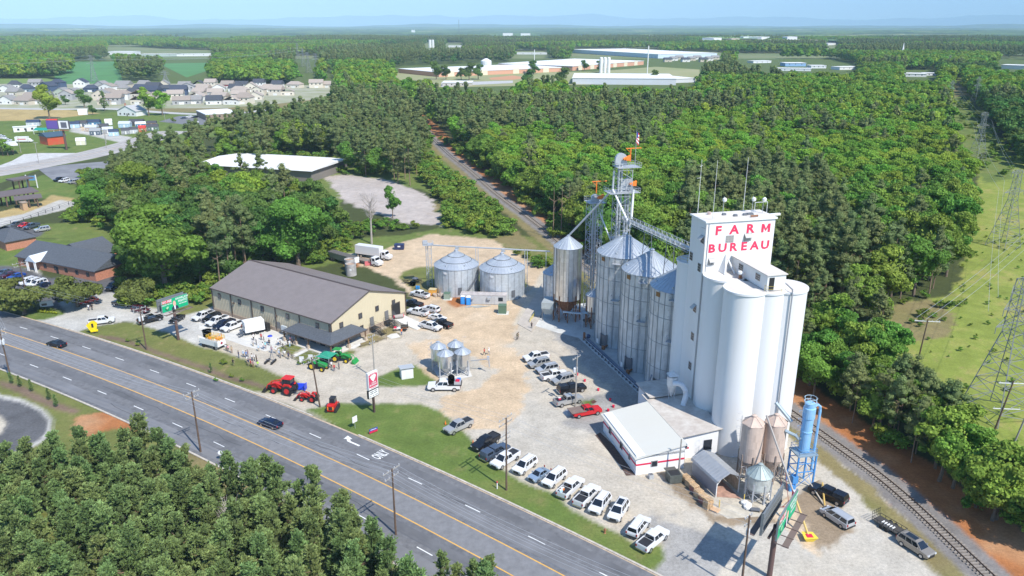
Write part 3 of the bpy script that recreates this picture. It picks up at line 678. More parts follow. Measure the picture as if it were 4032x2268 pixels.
# light versions for the distance
def lod_oak(seed,mat): return oak(seed,16,5.8,mat,25,30,.75,.1)[0]
def lod_pine(seed): return tall_pine(seed,19,3.4,None,12,30,.7)[0]
PROT=[YOUNG[0][0],YOUNG[3][0],TALL[0][0],TALL[2][0],OAK[0][0],OAK[1][0],OAK[3][0],OAK[2][0],lod_pine(101),lod_pine(102),lod_oak(103,lm_bright),lod_oak(104,lm_oak),lod_oak(105,lm_dark),BUSH[0][0],BUSH[1][0],BUSH[2][0],YOUNG[1][0]]
def gn_scatter(name,pts,protos,label,seed=1):
    """stuff: points carrying instances of crowns; pts rows = x,y,index,scale(,z)"""
    pts=[p if len(p)>4 else (*p,0.0) for p in pts]; a=np.array(pts,float)
    me=bpy.data.meshes.new(name); me.vertices.add(len(a)); co=np.stack([a[:,0],a[:,1],a[:,4]],1); me.vertices.foreach_set('co',co.ravel())
    me.attributes.new('which','INT','POINT').data.foreach_set('value',a[:,2].astype(np.int32)); me.attributes.new('siz','FLOAT','POINT').data.foreach_set('value',a[:,3])
    o=bpy.data.objects.new(name,me); link(o); tag(o,label,kind='stuff')
    g=bpy.data.node_groups.new(name,'GeometryNodeTree'); g.interface.new_socket('Geometry',in_out='INPUT',socket_type='NodeSocketGeometry'); g.interface.new_socket('Geometry',in_out='OUTPUT',socket_type='NodeSocketGeometry')
    N=g.nodes; L=g.links.new; gi=N.new('NodeGroupInput'); go=N.new('NodeGroupOutput'); j=N.new('GeometryNodeJoinGeometry'); L(j.outputs[0],go.inputs[0])
    w_=N.new('GeometryNodeInputNamedAttribute'); w_.data_type='INT'; w_.inputs[0].default_value='which'; s_=N.new('GeometryNodeInputNamedAttribute'); s_.data_type='FLOAT'; s_.inputs[0].default_value='siz'
    rv=N.new('FunctionNodeRandomValue'); rv.data_type='FLOAT'; rv.inputs[3].default_value=6.283; cx=N.new('ShaderNodeCombineXYZ'); L(rv.outputs[1],cx.inputs[2])
    for k in sorted(set(a[:,2].astype(int))):
        po=source_of(protos[k],k)
        c=N.new('FunctionNodeCompare'); c.data_type='INT'; c.operation='EQUAL'; L(w_.outputs[0],c.inputs[2]); c.inputs[3].default_value=k
        ob=N.new('GeometryNodeObjectInfo'); ob.inputs[0].default_value=po; ob.inputs[1].default_value=True
        ip=N.new('GeometryNodeInstanceOnPoints'); L(gi.outputs[0],ip.inputs[0]); L(c.outputs[0],ip.inputs[1]); L(ob.outputs['Geometry'],ip.inputs[2]); L(cx.outputs[0],ip.inputs[5]); L(s_.outputs[0],ip.inputs[6]); L(ip.outputs[0],j.inputs[0])
    md=o.modifiers.new('scatter','NODES'); md.node_group=g; return o
def source_of(me,k):
    for q in bpy.data.objects:
        if q.data==me: return q
    if k>=13 and k<16: p=P(1130+20*k,600 if k<15 else 590); return plant('shrub',(me,TALL[0][1]),p.x,p.y,1.0,['round green shrub at the edge of the railway bank','leafy green shrub above the cut bank near the track','small green shrub at the foot of the wooded bank'][k-13],'shrub').children[0]
    p=P(900+60*k,262,12); return plant('pine_tree' if k in(8,9) else 'broadleaf_tree',(me,TALL[0][1] if k in (8,9) else OAK[0][1]),p.x,p.y,1.0,{8:'tall pine in the far belt of woods beyond the railway',9:'tall pine in the far belt of woods beyond the railway'}.get(k,'broadleaf tree in the far belt of woods beyond the railway'),'pine tree' if k in (8,9) else 'broadleaf tree','trees of the far wood belt').children[0]
r1=[p for p in rest if p[2]<8 or p[2]>=13]; r2=[p for p in rest if 8<=p[2]<13]
gn_scatter('woodland',r1,PROT,'deep green woodland filling the ground beyond the railway')
gn_scatter('far_woodland',r2,PROT,'distant woods stretching to the horizon')
# shrubs and young growth on the bank beside the track and the lot
bp=[]
def sprinkle(poly,sp,prs,smin,smax,dens=1.0,zz=0,keep=None):
    pl=[tuple(P(a,b,zz)) for a,b in poly]; xs=[p[0] for p in pl]; ys=[p[1] for p in pl]; n=int((max(xs)-min(xs))*(max(ys)-min(ys))/sp**2*dens)
    x=rng.uniform(min(xs),max(xs),n); y=rng.uniform(min(ys),max(ys),n); k=inpoly(x,y,pl)
    return [(float(a),float(b),random.choice(prs),random.uniform(smin,smax)) for a,b in zip(x[k],y[k])]
bp+=sprinkle([(1085,410),(1110,425),(1180,475),(1240,525),(1285,590),(1240,602),(1120,570),(1125,530),(1090,480),(1060,455)],3.4,(13,14,15),.6,1.7)
bp+=sprinkle([(862,600),(880,560),(1010,570),(1190,585),(1200,575),(1120,572),(925,592),(860,612)],3.2,(13,14,15),.35,.9)
bp+=sprinkle([(530,735),(560,700),(700,664),(790,664),(830,630),(860,600),(855,590),(760,640),(560,690)],3.2,(13,14,15),.7,1.5)
bp+=sprinkle([(160,560),(200,520),(260,560),(300,560),(300,600),(230,570)],4,(13,14,15),.5,1.2)
bp+=sprinkle([(300,560),(300,780),(530,735),(520,760),(360,775)],4,(13,14,15),.6,1.1,.6)
bp+=sprinkle([(1290,620),(1390,670),(1400,690),(1350,675),(1290,640)],3.,(13,14,15),.35,.9)
bp+=sprinkle([(2000,925),(2110,1030),(2190,1105),(2320,1195),(2420,1265),(2600,1380),(2600,1340),(2430,1240),(2200,1080)],3.6,(13,14,15),.6,1.5)
bp+=sprinkle([(2250,760),(2340,745),(2420,760),(2400,800),(2300,830)],3.6,(13,14,15),.3,.8,.7)
bp+=sprinkle([(2395,260),(2460,400),(2480,450),(2560,440),(2540,380),(2470,300),(2430,240)],8,(13,14,15),.4,1.3,.6)
bp+=sprinkle([(300,560),(860,545),(880,640),(790,668),(700,664),(530,738),(520,765),(300,780)],3.0,(13,14,15),.4,1.1)
bp+=sprinkle([(420,400),(1085,340),(1085,430),(860,445),(500,400)],4.5,(13,14,15),.5,1.2)
bp+=sprinkle([(1100,350),(1292,490),(1409,600),(1550,700),(1900,860),(2017,980),(2017,900),(1500,620),(1200,380)],3.8,(13,14,15),.6,1.3)
bp+=sprinkle([(200,440),(480,440),(330,560),(200,560)],4,(13,14,15),.6,1.2)
bp+=sprinkle([(2440,560),(2576,560),(2576,1150),(2460,1050),(2360,930),(2270,850),(2400,750)],4,(13,14,15),.1,.3,.5)
gn_scatter('shrubbery',bp,PROT,'tangled low green shrubs along the railway bank and wood edges')
# ---------------- main structures ----------------
galv=M('galvanised',(.66,.71,.75),.45,.55,nz=.12,sc_=1.2,attr='tone'); galvd=M('galvanised_dull',(.60,.61,.60),.62,.35,nz=.18,sc_=.8,attr='tone',st=(1,1,.3)); galvr=M('galvanised_roof',(.50,.54,.58),.45,.5,nz=.08,sc_=1.5)
steel=M('steel_frame',(.55,.57,.60),.5,.5); steeld=M('steel_dark',(.20,.21,.23),.5,.5); rust=M('rust',(.30,.13,.06),.8,nz=.3,sc_=2); white=M('white_paint',(.77,.77,.76),.75,nz=.4,sc_=.5,c2=(.66,.64,.60),st=(1,1,.08))
roofw=M('stained_roof',(.72,.68,.62),.85,nz=.55,sc_=.5,c2=(.50,.42,.36)); glassd=M('window_glass',(.03,.035,.045),.12,spec=.8); orange=M('safety_orange',(.85,.22,.03),.5); yellowp=M('safety_yellow',(.75,.48,.03),.5); redp=M('red_paint',(.62,.02,.07),.6); blackp=M('black_steel',(.02,.02,.022),.5)
conc=M('concrete',(.60,.58,.53),.9,nz=.18,sc_=.5); woodp=M('pallet_wood',(.55,.38,.22),.85,nz=.35,sc_=1.5)
def bin_wall(m,R_,z0,z1,n,nring,ribs=None,rib=.1,tv=.14,dk=.55):
    """sheeted wall with tone per sheet and raised vertical stiffeners"""
    m.tone=[] if m.tone is None else m.tone; r=random.Random(int(R_*100+z1*10)); hh=(z1-z0)/nring
    for j in range(nring):
        for k in range(n):
            a0=2*math.pi*k/n; a1=2*math.pi*(k+1)/n; m.tn=1+r.uniform(-tv,tv)
            q=[(R_*math.cos(a),R_*math.sin(a),zz) for a,zz in((a0,z0+j*hh),(a1,z0+j*hh),(a1,z0+(j+1)*hh),(a0,z0+(j+1)*hh))]; m.face(q)
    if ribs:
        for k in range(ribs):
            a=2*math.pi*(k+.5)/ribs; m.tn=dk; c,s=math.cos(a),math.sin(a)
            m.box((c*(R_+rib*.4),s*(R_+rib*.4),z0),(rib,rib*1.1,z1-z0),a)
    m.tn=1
def bin_roof(m,R_,z1,h,n,rib=.06,cap=.35):
    e=R_+.18
    for k in range(n):
        a0=2*math.pi*k/n;a1=2*math.pi*(k+1)/n
        m.face([(e*math.cos(a0),e*math.sin(a0),z1),(e*math.cos(a1),e*math.sin(a1),z1),(cap*math.cos(a1),cap*math.sin(a1),z1+h),(cap*math.cos(a0),cap*math.sin(a0),z1+h)])
        m.tube((e*math.cos(a0),e*math.sin(a0),z1+.02),(cap*math.cos(a0),cap*math.sin(a0),z1+h+.02),rib,4)
    for k in range(n):
        a0=2*math.pi*k/n;a1=2*math.pi*(k+1)/n; m.face([(0,0,z1-.03),(e*math.cos(a1),e*math.sin(a1),z1-.03),(e*math.cos(a0),e*math.sin(a0),z1-.03)])
    return m
def ladder(m,x,y,z0,z1,a,w=.5,cage=True):
    c,s=math.cos(a),math.sin(a); t=(-s,c)
    for k in(-1,1): m.tube((x+t[0]*w/2*k,y+t[1]*w/2*k,z0),(x+t[0]*w/2*k,y+t[1]*w/2*k,z1),.03,4)
    z_=z0+.3
    while z_<z1: m.tube((x-t[0]*w/2,y-t[1]*w/2,z_),(x+t[0]*w/2,y+t[1]*w/2,z_),.02,3); z_+=.45
    if cage:
        z_=z0+2.2
        while z_<z1+.8:
            pts=[(x+c*.4-c*.4*math.cos(q)*1.0+c*.35*0+t[0]*.4*math.sin(q),y+s*.4-s*.4*math.cos(q)+t[1]*.4*math.sin(q),z_) for q in [R(d) for d in range(30,331,50)]]
            for p,q in zip(pts,pts[1:]): m.tube(p,q,.02,3,cap=False)
            z_+=1.3
def grain_bin(x,y,R_,z1,roof,label,nr=30,ribs=24,mat=None,grp=None,lad=-2.0,door=-1.2,bands=False,z0=0.05,tv=.12,lh=None,dk=.6):
    t=thing('grain_bin',label,'grain bin',(x,y,0),0,grp)
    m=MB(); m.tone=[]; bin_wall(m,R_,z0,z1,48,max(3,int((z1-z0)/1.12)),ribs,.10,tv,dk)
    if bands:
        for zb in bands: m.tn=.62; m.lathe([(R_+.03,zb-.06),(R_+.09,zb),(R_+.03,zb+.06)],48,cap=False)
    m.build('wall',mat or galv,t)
    r_=MB(); bin_roof(r_,R_,z1,roof,nr); r_.build('roof',galvr,t)
    c=MB(); c.lathe([(.5,z1+roof-.1),(.55,z1+roof+.25),(.2,z1+roof+.5)],10); c.build('roof_cap',galvr,t)
    l=MB(); ladder(l,(R_+.12)*math.cos(lad),(R_+.12)*math.sin(lad),.5,z1+.2,lad); 
    e=(R_+.1)*1.0
    for k in range(14):
        f=k/14; rr=e*(1-f)+.6*f; zz=z1+roof*f*.97+.12; l.tube((rr*math.cos(lad)-.25*math.sin(lad),rr*math.sin(lad)+.25*math.cos(lad),zz),(rr*math.cos(lad)+.25*math.sin(lad),rr*math.sin(lad)-.25*math.cos(lad),zz),.035,3)
    l.build('ladder',steel,t)
    for a in np.linspace(0,2*math.pi,7)[:-1]:
        v=MB(); rr=R_*.84; zz=z1+roof*.16; v.cyl(rr*math.cos(a),rr*math.sin(a),zz-.1,zz+.38,.24,.2,8); v.build('roof_vent',galvr,t)
    if door is not None:
        d=MB(); d.box(((R_+.1)*math.cos(door),(R_+.1)*math.sin(door),.9),(.12,1.0,1.9),door); d.build('door',steeld,t)
    return t
def disc_badge(t,R_,z_,a,w,h,mat,name='badge'):
    m=MB(); pts=[]
    for k in range(14):
        q=2*math.pi*k/14; aa=a+w*math.cos(q)/R_; pts.append(((R_+.17)*math.cos(aa),(R_+.17)*math.sin(aa),z_+h*math.sin(q)))
    m.face(pts); m.build(name,mat,t)
BB=[(25.5,165.2,6.1),(29.15,152.3,5.95),(33.2,141.6,5.85)]
for (x,y,r_),lb in zip(BB,['farthest tall corrugated grain bin next to the lattice towers','middle tall corrugated grain bin of the row of three','nearest tall corrugated grain bin tucked against the white elevator']):
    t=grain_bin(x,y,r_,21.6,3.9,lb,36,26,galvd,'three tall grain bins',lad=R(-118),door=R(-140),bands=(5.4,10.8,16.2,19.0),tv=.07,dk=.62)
    m=MB(); a=R(-148); m.box((r_*math.cos(a)*1.015,r_*math.sin(a)*1.015,20.3),(.1,1.0,.9),a); m.build('logo_plate',M('brown_plate',(.25,.12,.03),.6),t)
    m=MB(); a=R(-136); 
    for k in(-1,1): m.box(((r_+.25)*math.cos(a+k*.13),(r_+.25)*math.sin(a+k*.13),.1),(.28,.28,3.1),a)
    m.box(((r_+.22)*math.cos(a),(r_+.22)*math.sin(a),.6),(.15,1.2,2.4),a); m.build('door_frame',steeld,t)
    m=MB(); a=R(-113)
    m.box(((r_+.6)*math.cos(a),(r_+.6)*math.sin(a),11.9),(1.1,1.9,.08),a); m.box(((r_+.6)*math.cos(a),(r_+.6)*math.sin(a),20.4),(1.1,1.9,.08),a)
    for zz in(12,20.5):
        for k in(-1,1):
            for w_ in (0,1): p=((r_+.1+w_)*math.cos(a)-k*.9*math.sin(a),(r_+.1+w_)*math.sin(a)+k*.9*math.cos(a),zz); m.tube(p,(p[0],p[1],zz+1.05),.03,4)
            p=((r_+.1)*math.cos(a)-k*.9*math.sin(a),(r_+.1)*math.sin(a)+k*.9*math.cos(a)); q=((r_+1.1)*math.cos(a)-k*.9*math.sin(a),(r_+1.1)*math.sin(a)+k*.9*math.cos(a))
            m.tube((*p,zz+1),(*q,zz+1),.03,4)
        m.tube(((r_+1.1)*math.cos(a)-.9*math.sin(a),(r_+1.1)*math.sin(a)+.9*math.cos(a),zz+1),((r_+1.1)*math.cos(a)+.9*math.sin(a),(r_+1.1)*math.sin(a)-.9*math.cos(a),zz+1),.03,4)
    m.build('platform',steel,t)
    # aeration gear and unload stub at the foot
    f=thing('aeration_fan','rusty orange fan stub at the foot of the '+lb.split(' grain')[0].replace('tucked',''),'fan',(x+(r_+.9)*math.cos(R(-128)),y+(r_+.9)*math.sin(R(-128)),.1),R(-128),'fans at the feet of the tall bins')
    m=MB(); m.tube((-1,0,.5),(.9,0,.35),.22,8); m.box((.7,0,0),(.5,.7,.9)); m.build('housing',rust,f)
    f=thing('control_box',('white control box on a post before the '+lb.split(' tall')[0]+' tall bin'),'control box',(x+(r_+1.0)*math.cos(R(-146)),y+(r_+1.0)*math.sin(R(-146)),.1),R(-146),'control boxes before the tall bins')
    m=MB(); m.box((0,0,.7),(.15,.8,1.1)); m.build('box',white,f); m=MB(); m.cyl(0,0,0,.9,.04); m.build('post',steel,f)
# medium bins
for x,y,lb,dr in((-15.3,200.2,'left one of the two squat corrugated grain bins behind the yard',R(-78)),(-2.7,197.4,'right one of the two squat corrugated grain bins behind the yard',R(-60))):
    t=grain_bin(x,y,6.05,7.7,3.7,lb,40,22,galv,'two squat grain bins',lad=R(15),door=dr,tv=.05,dk=.7)
    for f_ in(.33,.66):
        m=MB(); rr=6.2*(1-f_)+.35*f_; m.lathe([(rr,7.7+3.7*f_+.03),(rr+.05,7.7+3.7*f_+.12),(rr-.05,7.7+3.7*f_+.12)],40,cap=False); m.build('roof_ring',galvd,t)
    disc_badge(t,6.05,6.75,R(-115),.5,.35,white)
    if x<-10:
        m=MB() # spiral stair
        n=26
        for k in range(n):
            a=R(-72)+k/n*R(62); zz=.4+k/n*7.3; p=((6.3)*math.cos(a),6.3*math.sin(a)); q=(7.0*math.cos(a),7.0*math.sin(a)); a2=a+R(62)/n*.8
            m.hexa([(*p,zz),(*q,zz),(7.0*math.cos(a2),7.0*math.sin(a2),zz),(6.3*math.cos(a2),6.3*math.sin(a2),zz)],[(*p,zz+.06),(*q,zz+.06),(7.0*math.cos(a2),7.0*math.sin(a2),zz+.06),(6.3*math.cos(a2),6.3*math.sin(a2),zz+.06)])
            m.tube((*q,zz),(*q,zz+1),.025,3)
            b2=a+R(62)/n; m.tube((*q,zz+1),(7*math.cos(b2),7*math.sin(b2),zz+1.28),.03,3); m.tube((*q,zz),(7*math.cos(b2),7*math.sin(b2),zz+.28),.05,3)
        m.build('spiral_stair',steeld,t)
t=grain_bin(11.4,192,3.1,7.9,2.4,'small grain bin with blue roof half hidden behind the tall hopper bin',24,14,galv,lad=R(-100),door=None,tv=.08)
# ---------------- hopper bins ----------------
def hopper_bin(x,y,R_,zc,z1,roof,label,mat,legm,nleg=6,nr=24,ribs=14,grp=None,hop=None,lad=None,cat='hopper bin',seg=32,rs=galvr,tip=.3,hz=.9):
    t=thing('hopper_bin',label,cat,(x,y,0),0,grp)
    m=MB(); m.tone=[]; bin_wall(m,R_,zc,z1,seg,max(2,int((z1-zc)/1.1)),ribs,.09,.09,.5); m.build('wall',mat,t)
    r_=MB(); bin_roof(r_,R_,z1,roof,nr); r_.build('roof',rs,t)
    c=MB(); c.lathe([(.4,z1+roof-.1),(.42,z1+roof+.2),(.1,z1+roof+.3)],10); c.build('roof_cap',rs,t)
    h=MB(); h.tone=[]; h.tn=.95; h.lathe([(tip,hz),(R_*.98,zc)],seg,cap=False); h.build('hopper',hop or mat,t)
    for k in range(nleg):
        a=2*math.pi*(k+.5)/nleg; g_=MB(); g_.box(((R_+.05)*math.cos(a),(R_+.05)*math.sin(a),0),(.2,.2,zc+1.2),a); g_.build('leg',legm,t)
    b=MB()
    for k in range(nleg):
        a=2*math.pi*(k+.5)/nleg; a2=2*math.pi*(k+1.5)/nleg
        p=((R_+.05)*math.cos(a),(R_+.05)*math.sin(a)); q=((R_+.05)*math.cos(a2),(R_+.05)*math.sin(a2)); b.tube((*p,.2),(*q,zc*.8),.05,4); b.tube((*p,zc*.8),(*q,.2),.05,4); b.tube((*p,zc*.9),(*q,zc*.9),.06,4)
    b.build('bracing',legm,t)
    if lad is not None:
        l=MB(); ladder(l,(R_+.15)*math.cos(lad),(R_+.15)*math.sin(lad),.3,z1+.8,lad); l.build('ladder',steel,t)
    return t
shiny=M('bright_galvanised',(.72,.76,.80),.28,.92,nz=.06,sc_=1,attr='tone')
hopper_bin(13.7,178.9,3.4,5.6,18.9,2.5,'tall shiny round hopper bin on rusty legs left of the lattice tower',shiny,rust,10,22,18,None,rust,lad=R(165))
hopper_bin(19.9,173.6,1.95,4.3,8.2,1.2,'small shiny hopper bin on brown legs below the lattice tower',shiny,rust,8,16,10,None,galvd)
FB=[P(1122,945),P(1104,926),P(1165,940),P(1147,921)]
for p,lb in zip(FB,['front left shiny feed bin of the four beside the small white shed','rear left shiny feed bin of the four beside the small white shed','front right shiny feed bin of the four beside the small white shed','rear right shiny feed bin of the four beside the small white shed']):
    hopper_bin(p.x,p.y,1.62,2.3,5.0,1.0,lb,shiny,steel,4,12,0,'four feed bins',galvd,lad=R(150) if 'rear left' in lb else R(30) if 'rear right' in lb else None,cat='feed bin')
# ---------------- lattice towers ----------------
def lattice(m,w,h,n,r=.09,rb=.06,tw=None):
    tw=w if tw is None else tw
    def c(k,f): ww=(w+(tw-w)*f)/2; return (ww*(-1 if k in(0,3) else 1),ww*(-1 if k<2 else 1),h*f)
    for k in range(4):
        for j in range(n):
            m.tube(c(k,j/n),c(k,(j+1)/n),r,4,cap=False); m.tube(c(k,(j+1)/n),c((k+1)%4,(j+1)/n),rb,4,cap=False)
            if j%2: m.tube(c(k,j/n),c((k+1)%4,(j+1)/n),rb,4,cap=False)
            else: m.tube(c((k+1)%4,j/n),c(k,(j+1)/n),rb,4,cap=False)
def deck(m,x0,y0,x1,y1,z_,rail=1.1):
    m.box(((x0+x1)/2,(y0+y1)/2,z_),(x1-x0,y1-y0,.1))
    P_=[(x0,y0),(x1,y0),(x1,y1),(x0,y1)]
    for a,b in zip(P_,P_[1:]+P_[:1]):
        for hh in(rail*.5,rail): m.tube((*a,z_+hh),(*b,z_+hh),.035,4)
        L_=math.hypot(b[0]-a[0],b[1]-a[1]); n=max(1,int(L_/1.1))
        for k in range(n): m.tube((a[0]+(b[0]-a[0])*k/n,a[1]+(b[1]-a[1])*k/n,z_),(a[0]+(b[0]-a[0])*k/n,a[1]+(b[1]-a[1])*k/n,z_+rail),.03,4)
galt=M('tower_galvanised',(.50,.52,.54),.5,.35)
def leg_tower(name,label,x,y,rz,w,h,n,legs,decks,crane,head):
    t=thing(name,label,'elevator tower',(x,y,0),rz)
    m=MB(); lattice(m,w,h,n); m.build('lattice_frame',galt,t)
    for (lx,ly,lz) in legs:
        m=MB(); m.box((lx-.35,ly,0),(.38,.5,lz)); m.box((lx+.35,ly,0),(.38,.5,lz)); 
        m.build('elevator_leg',galt,t)
        m=MB(); pts=[]; 
        pr=[(math.cos(q)*1.15*head,math.sin(q)*1.15*head) for q in [R(d) for d in range(0,181,20)]]
        m.hexa([(lx+a,ly-.35,lz+b) for a,b in pr],[(lx+a,ly+.35,lz+b) for a,b in pr]); m.box((lx,ly,lz-1.2),(2.3*head,.7,1.2),tx=1); m.build('elevator_head',galt,t)
        m=MB(); m.tube((lx+.3,ly-.9,lz+.1),(lx+1.9,ly-.8,lz+.8),.3,6); m.box((lx+1.3,ly-.9,lz-.2),(1.0,.6,.7)); m.build('drive_motor',orange,t)
    for d in decks: m=MB(); deck(m,*d); m.build('work_platform',galt,t)
    for (cx_,cy_,cz) in crane:
        m=MB(); m.tube((cx_,cy_,cz),(cx_,cy_,cz+3.0),.14,6); m.tube((cx_-1.2,cy_,cz+3),(cx_+2.6,cy_,cz+3.0),.13,4); m.tube((cx_-1,cy_,cz+2.9),(cx_,cy_,cz+2.0),.06,4); m.build('hoist_crane',orange,t)
    m=MB(); ladder(m,w/2+.2,0,1,h,0); m.build('ladder',galt,t)
    return t
T1=Vector((20.2,182.5)); T2=Vector((25.6,174.5))
leg_tower('lattice_tower','shorter galvanised lattice tower with orange hoist behind the tall hopper bin',T1.x,T1.y,R(14),3.1,29.0,15,[(0,0,30.0)],[(-2.0,-2.0,2.2,2.2,29.0)],[(.4,.3,31)],.85)
leg_tower('lattice_tower','tallest galvanised lattice tower with orange hoist and flag behind the grain bins',T2.x,T2.y,R(14),3.3,38.5,19,[(-.7,0,40.8),(1.35,.4,34.8)],[(-1.9,-2.0,3.6,2.0,39.0),(-3.8,-2.2,3.6,2.2,33.2),(-2,-2,2,2,22.0)],[(1.6,0,40.2)],1.25)
fp=thing('flagpole','slim pole with a striped flag on the tallest lattice tower','flagpole',(T2.x+2.7,T2.y+.5,39.1),R(20)); m=MB(); m.cyl(0,0,0,8.2,.07,.04,6); m.build('pole',steel,fp)
m=MB(); nn=7
for i in range(nn):
    m.mi=0 if i%2==0 else 1
    m.face([(.05,0,7.9-i*.36-.0),(.9,.35,7.3-i*.4),(.9,.35,6.9-i*.4),(.05,0,7.54-i*.36)])
m.mi=2; m.face([(.05,-.02,7.9),(.5,.15,7.6),(.5,.15,6.3),(.05,-.02,6.5)])
m.build('flag',[M('flag_red',(.55,.03,.05),.8),M('flag_white',(.8,.8,.8),.8),M('flag_blue',(.03,.05,.25),.8)],fp)
# spouts: pipes joining tower heads to the bins
def pipe(name,label,pts,r_,mat=galt,cat='pipe',grp=None):
    a=Vector(pts[0]); t=thing(name,label,cat,(a.x,a.y,a.z),0,grp)
    for p,q in zip(pts,pts[1:]):
        m=MB(); m.tube(Vector(p)-a,Vector(q)-a,r_,8); m.build('pipe_section',mat,t)
    return t
pipe('grain_spout','long sloping spout from the tallest tower head down to the tall hopper bin',[(T2.x-2.2,T2.y-.8,38.2),(T2.x-2.4,T2.y-1.2,34.0),(13.9,179,21.6)],.24)
pipe('grain_spout','steep white spout from the tallest tower down to the bin top conveyor',[(T2.x-2.4,T2.y-1.3,34.0),(T2.x+1.2,T2.y-7.5,26.6)],.24,white)
pipe('grain_spout','bright spout along the right side of the tallest tower',[(T2.x+2.4,T2.y-1.2,34),(T2.x+2.0,T2.y-3,27.5)],.26,white)
pipe('grain_spout','thin spout from the shorter tower toward the tallest tower',[(T1.x+1.2,T1.y-1,26.5),(T2.x-.5,T2.y-1.5,17.5)],.16,white)
pipe('grain_spout','short grey spout dropping to the small hopper bin below the tower',[(21.6,176.4,13),(20.2,173.9,9.4)],.2)
# bin-top conveyor bridge
br=thing('conveyor_bridge','long truss conveyor bridge running over the tall grain bins to the white elevator','conveyor',(T2.x+.3,T2.y-2,0))
A=Vector((0,0,26.9)); B=Vector((33.0-T2.x-.3,134.6-T2.y+2,30.3)); nseg=30; side=(B-A).cross(Vector((0,0,1))).normalized()*.75
m=MB()
for s_ in(-1,1):
    for hgt_ in(0,1.3): m.tube(A+side*s_+Vector((0,0,hgt_)),B+side*s_+Vector((0,0,hgt_)),.055,4)
    for k in range(nseg):
        p=A+(B-A)*(k/nseg)+side*s_; q=A+(B-A)*((k+1)/nseg)+side*s_; up=Vector((0,0,1.3)); m.tube(p,p+up,.04,4,cap=False); m.tube(p+(up if k%2 else Vector()),q+(Vector() if k%2 else up),.035,4,cap=False)
m.build('truss',galt,br); m=MB(); m.tube(A+side*.35+Vector((0,0,.75)),B+side*.35+Vector((0,0,.75)),.32,6); m.build('conveyor_housing',galvr,br)
m=MB(); d_=(B-A); q0=A-side*.6; q1=A+side*.1; q2=B+side*.1; q3=B-side*.6; m.face([q0,q1,q2,q3]); m.build('walkway',galt,br)
for f_ in(.42,.74):
    p=A+(B-A)*f_; m=MB()
    for s_ in(-1,1):
        m.tube(p+side*s_,p+side*s_*1.6-Vector((0,0,p.z-20.5)),.09,4); m.tube(p+side*s_-Vector((0,0,2)),p-side*s_*1.3-Vector((0,0,4.5)),.05,4)
    m.build('support_frame',steeld,br)
# small overhead conveyor across the squat bins
ob=thing('overhead_conveyor','thin overhead conveyor pipe running above the two squat grain bins','conveyor',(-23.4,203.5,0))
m=MB(); L_=Vector((33.6,-6.5,0)); m.tube((-.3,0,12.2),(L_.x,L_.y,12.2),.2,6); m.build('conveyor_pipe',galt,ob)
for f_,hh in((.0,12.9),(.4,12.5),(.42,12.5),(.80,12.5),(.82,12.5),(.97,12.3)):
    m=MB(); m.tube((L_.x*f_,L_.y*f_-.2,0),(L_.x*f_,L_.y*f_-.2,hh),.12,4); m.build('support_post',galt,ob)
m=MB(); m.box((L_.x*.245,L_.y*.245,11.4),(1.2,.6,.9),tx=.6); m.build('spout_box',galt,ob); m=MB(); m.box((L_.x*.625,L_.y*.625,11.4),(1.2,.6,.9),tx=.6); m.build('spout_box',galt,ob)
lt=thing('lattice_mast','short square lattice mast left of the squat grain bins','mast',(-23.2,203.6,0),R(10)); m=MB(); lattice(m,1.5,12.2,9,.06,.04); m.build('lattice_frame',galt,lt); m=MB(); deck(m,-1.6,-1.2,1.3,1.2,12.2,.9); m.build('work_platform',galt,lt); m=MB(); m.box((-.9,0,12.4),(1.2,.7,1.0)); m.build('drive_box',galt,lt)
# ---------------- white elevator ----------------
E0=Vector((32.85,125.1)); EA=R(13.5); ZR=29.5
el=thing('grain_elevator','tall white concrete grain elevator with a headhouse and red lettering','grain elevator',(E0.x,E0.y,0),EA)
def silo(u,v,r_,z1,name='silo'):
    m=MB(); m.lathe([(r_,0),(r_,z1)],56,u,v,cap=False); o=m.build(name,white,el); smooth_by(o)
    m=MB(); m.lathe([(r_+.16,z1-.28),(r_+.16,z1+.06),(r_-.02,z1+.06)],56,u,v,cap=False); m.mi=1; n=56; m.fi([m.vx((u+(r_)*math.cos(2*math.pi*k/n),v+(r_)*math.sin(2*math.pi*k/n),z1+.05)) for k in range(n)]); m.build('silo_roof',[white,roofw],el)
for u_,v_,r_ in((3.0,-2.1,3.4),(3.15,-9.0,3.4),(10.4,-9.2,3.4),(10.2,-2.1,3.4),(6.8,-9.7,2.75)): silo(u_,v_,r_,ZR-(.02*u_))
for u_,v_,r_ in((2.1,7.6,2.9),(8.2,7.9,3.2)): silo(u_,v_,r_,ZR-.1)
HT=38.3; HWd=13.0; HD=5.5
m=MB(); m.box((HWd/2,HD/2,0),(HWd,HD,HT)); m.build('headhouse_wall',white,el)
m=MB(); m.box((HWd/2,HD/2,HT),(HWd+.5,HD+.5,.28)); m.mi=1; m.box((HWd/2,HD/2,HT+.28),(HWd+.1,HD+.1,.03)); m.build('headhouse_roof',[white,roofw],el)
gx0,gx1,gy0,gy1=5.4,8.7,-11.4,-.003; gz=ZR+2.6
m=MB(); m.box(((gx0+gx1)/2,(gy0+gy1)/2,ZR+.05),(gx1-gx0,gy1-gy0,2.55)); m.build('gallery_wall',white,el)
m=MB(); m.box(((gx0+gx1)/2,(gy0+gy1)/2-.1,gz),(gx1-gx0+.4,gy1-gy0+.2,.16)); m.build('gallery_roof',[roofw],el)
m=MB(); m.box((gx1+.55,gy0+5.5,gz-.9),(1.0,5.0,.1)); m.build('canopy',white,el)
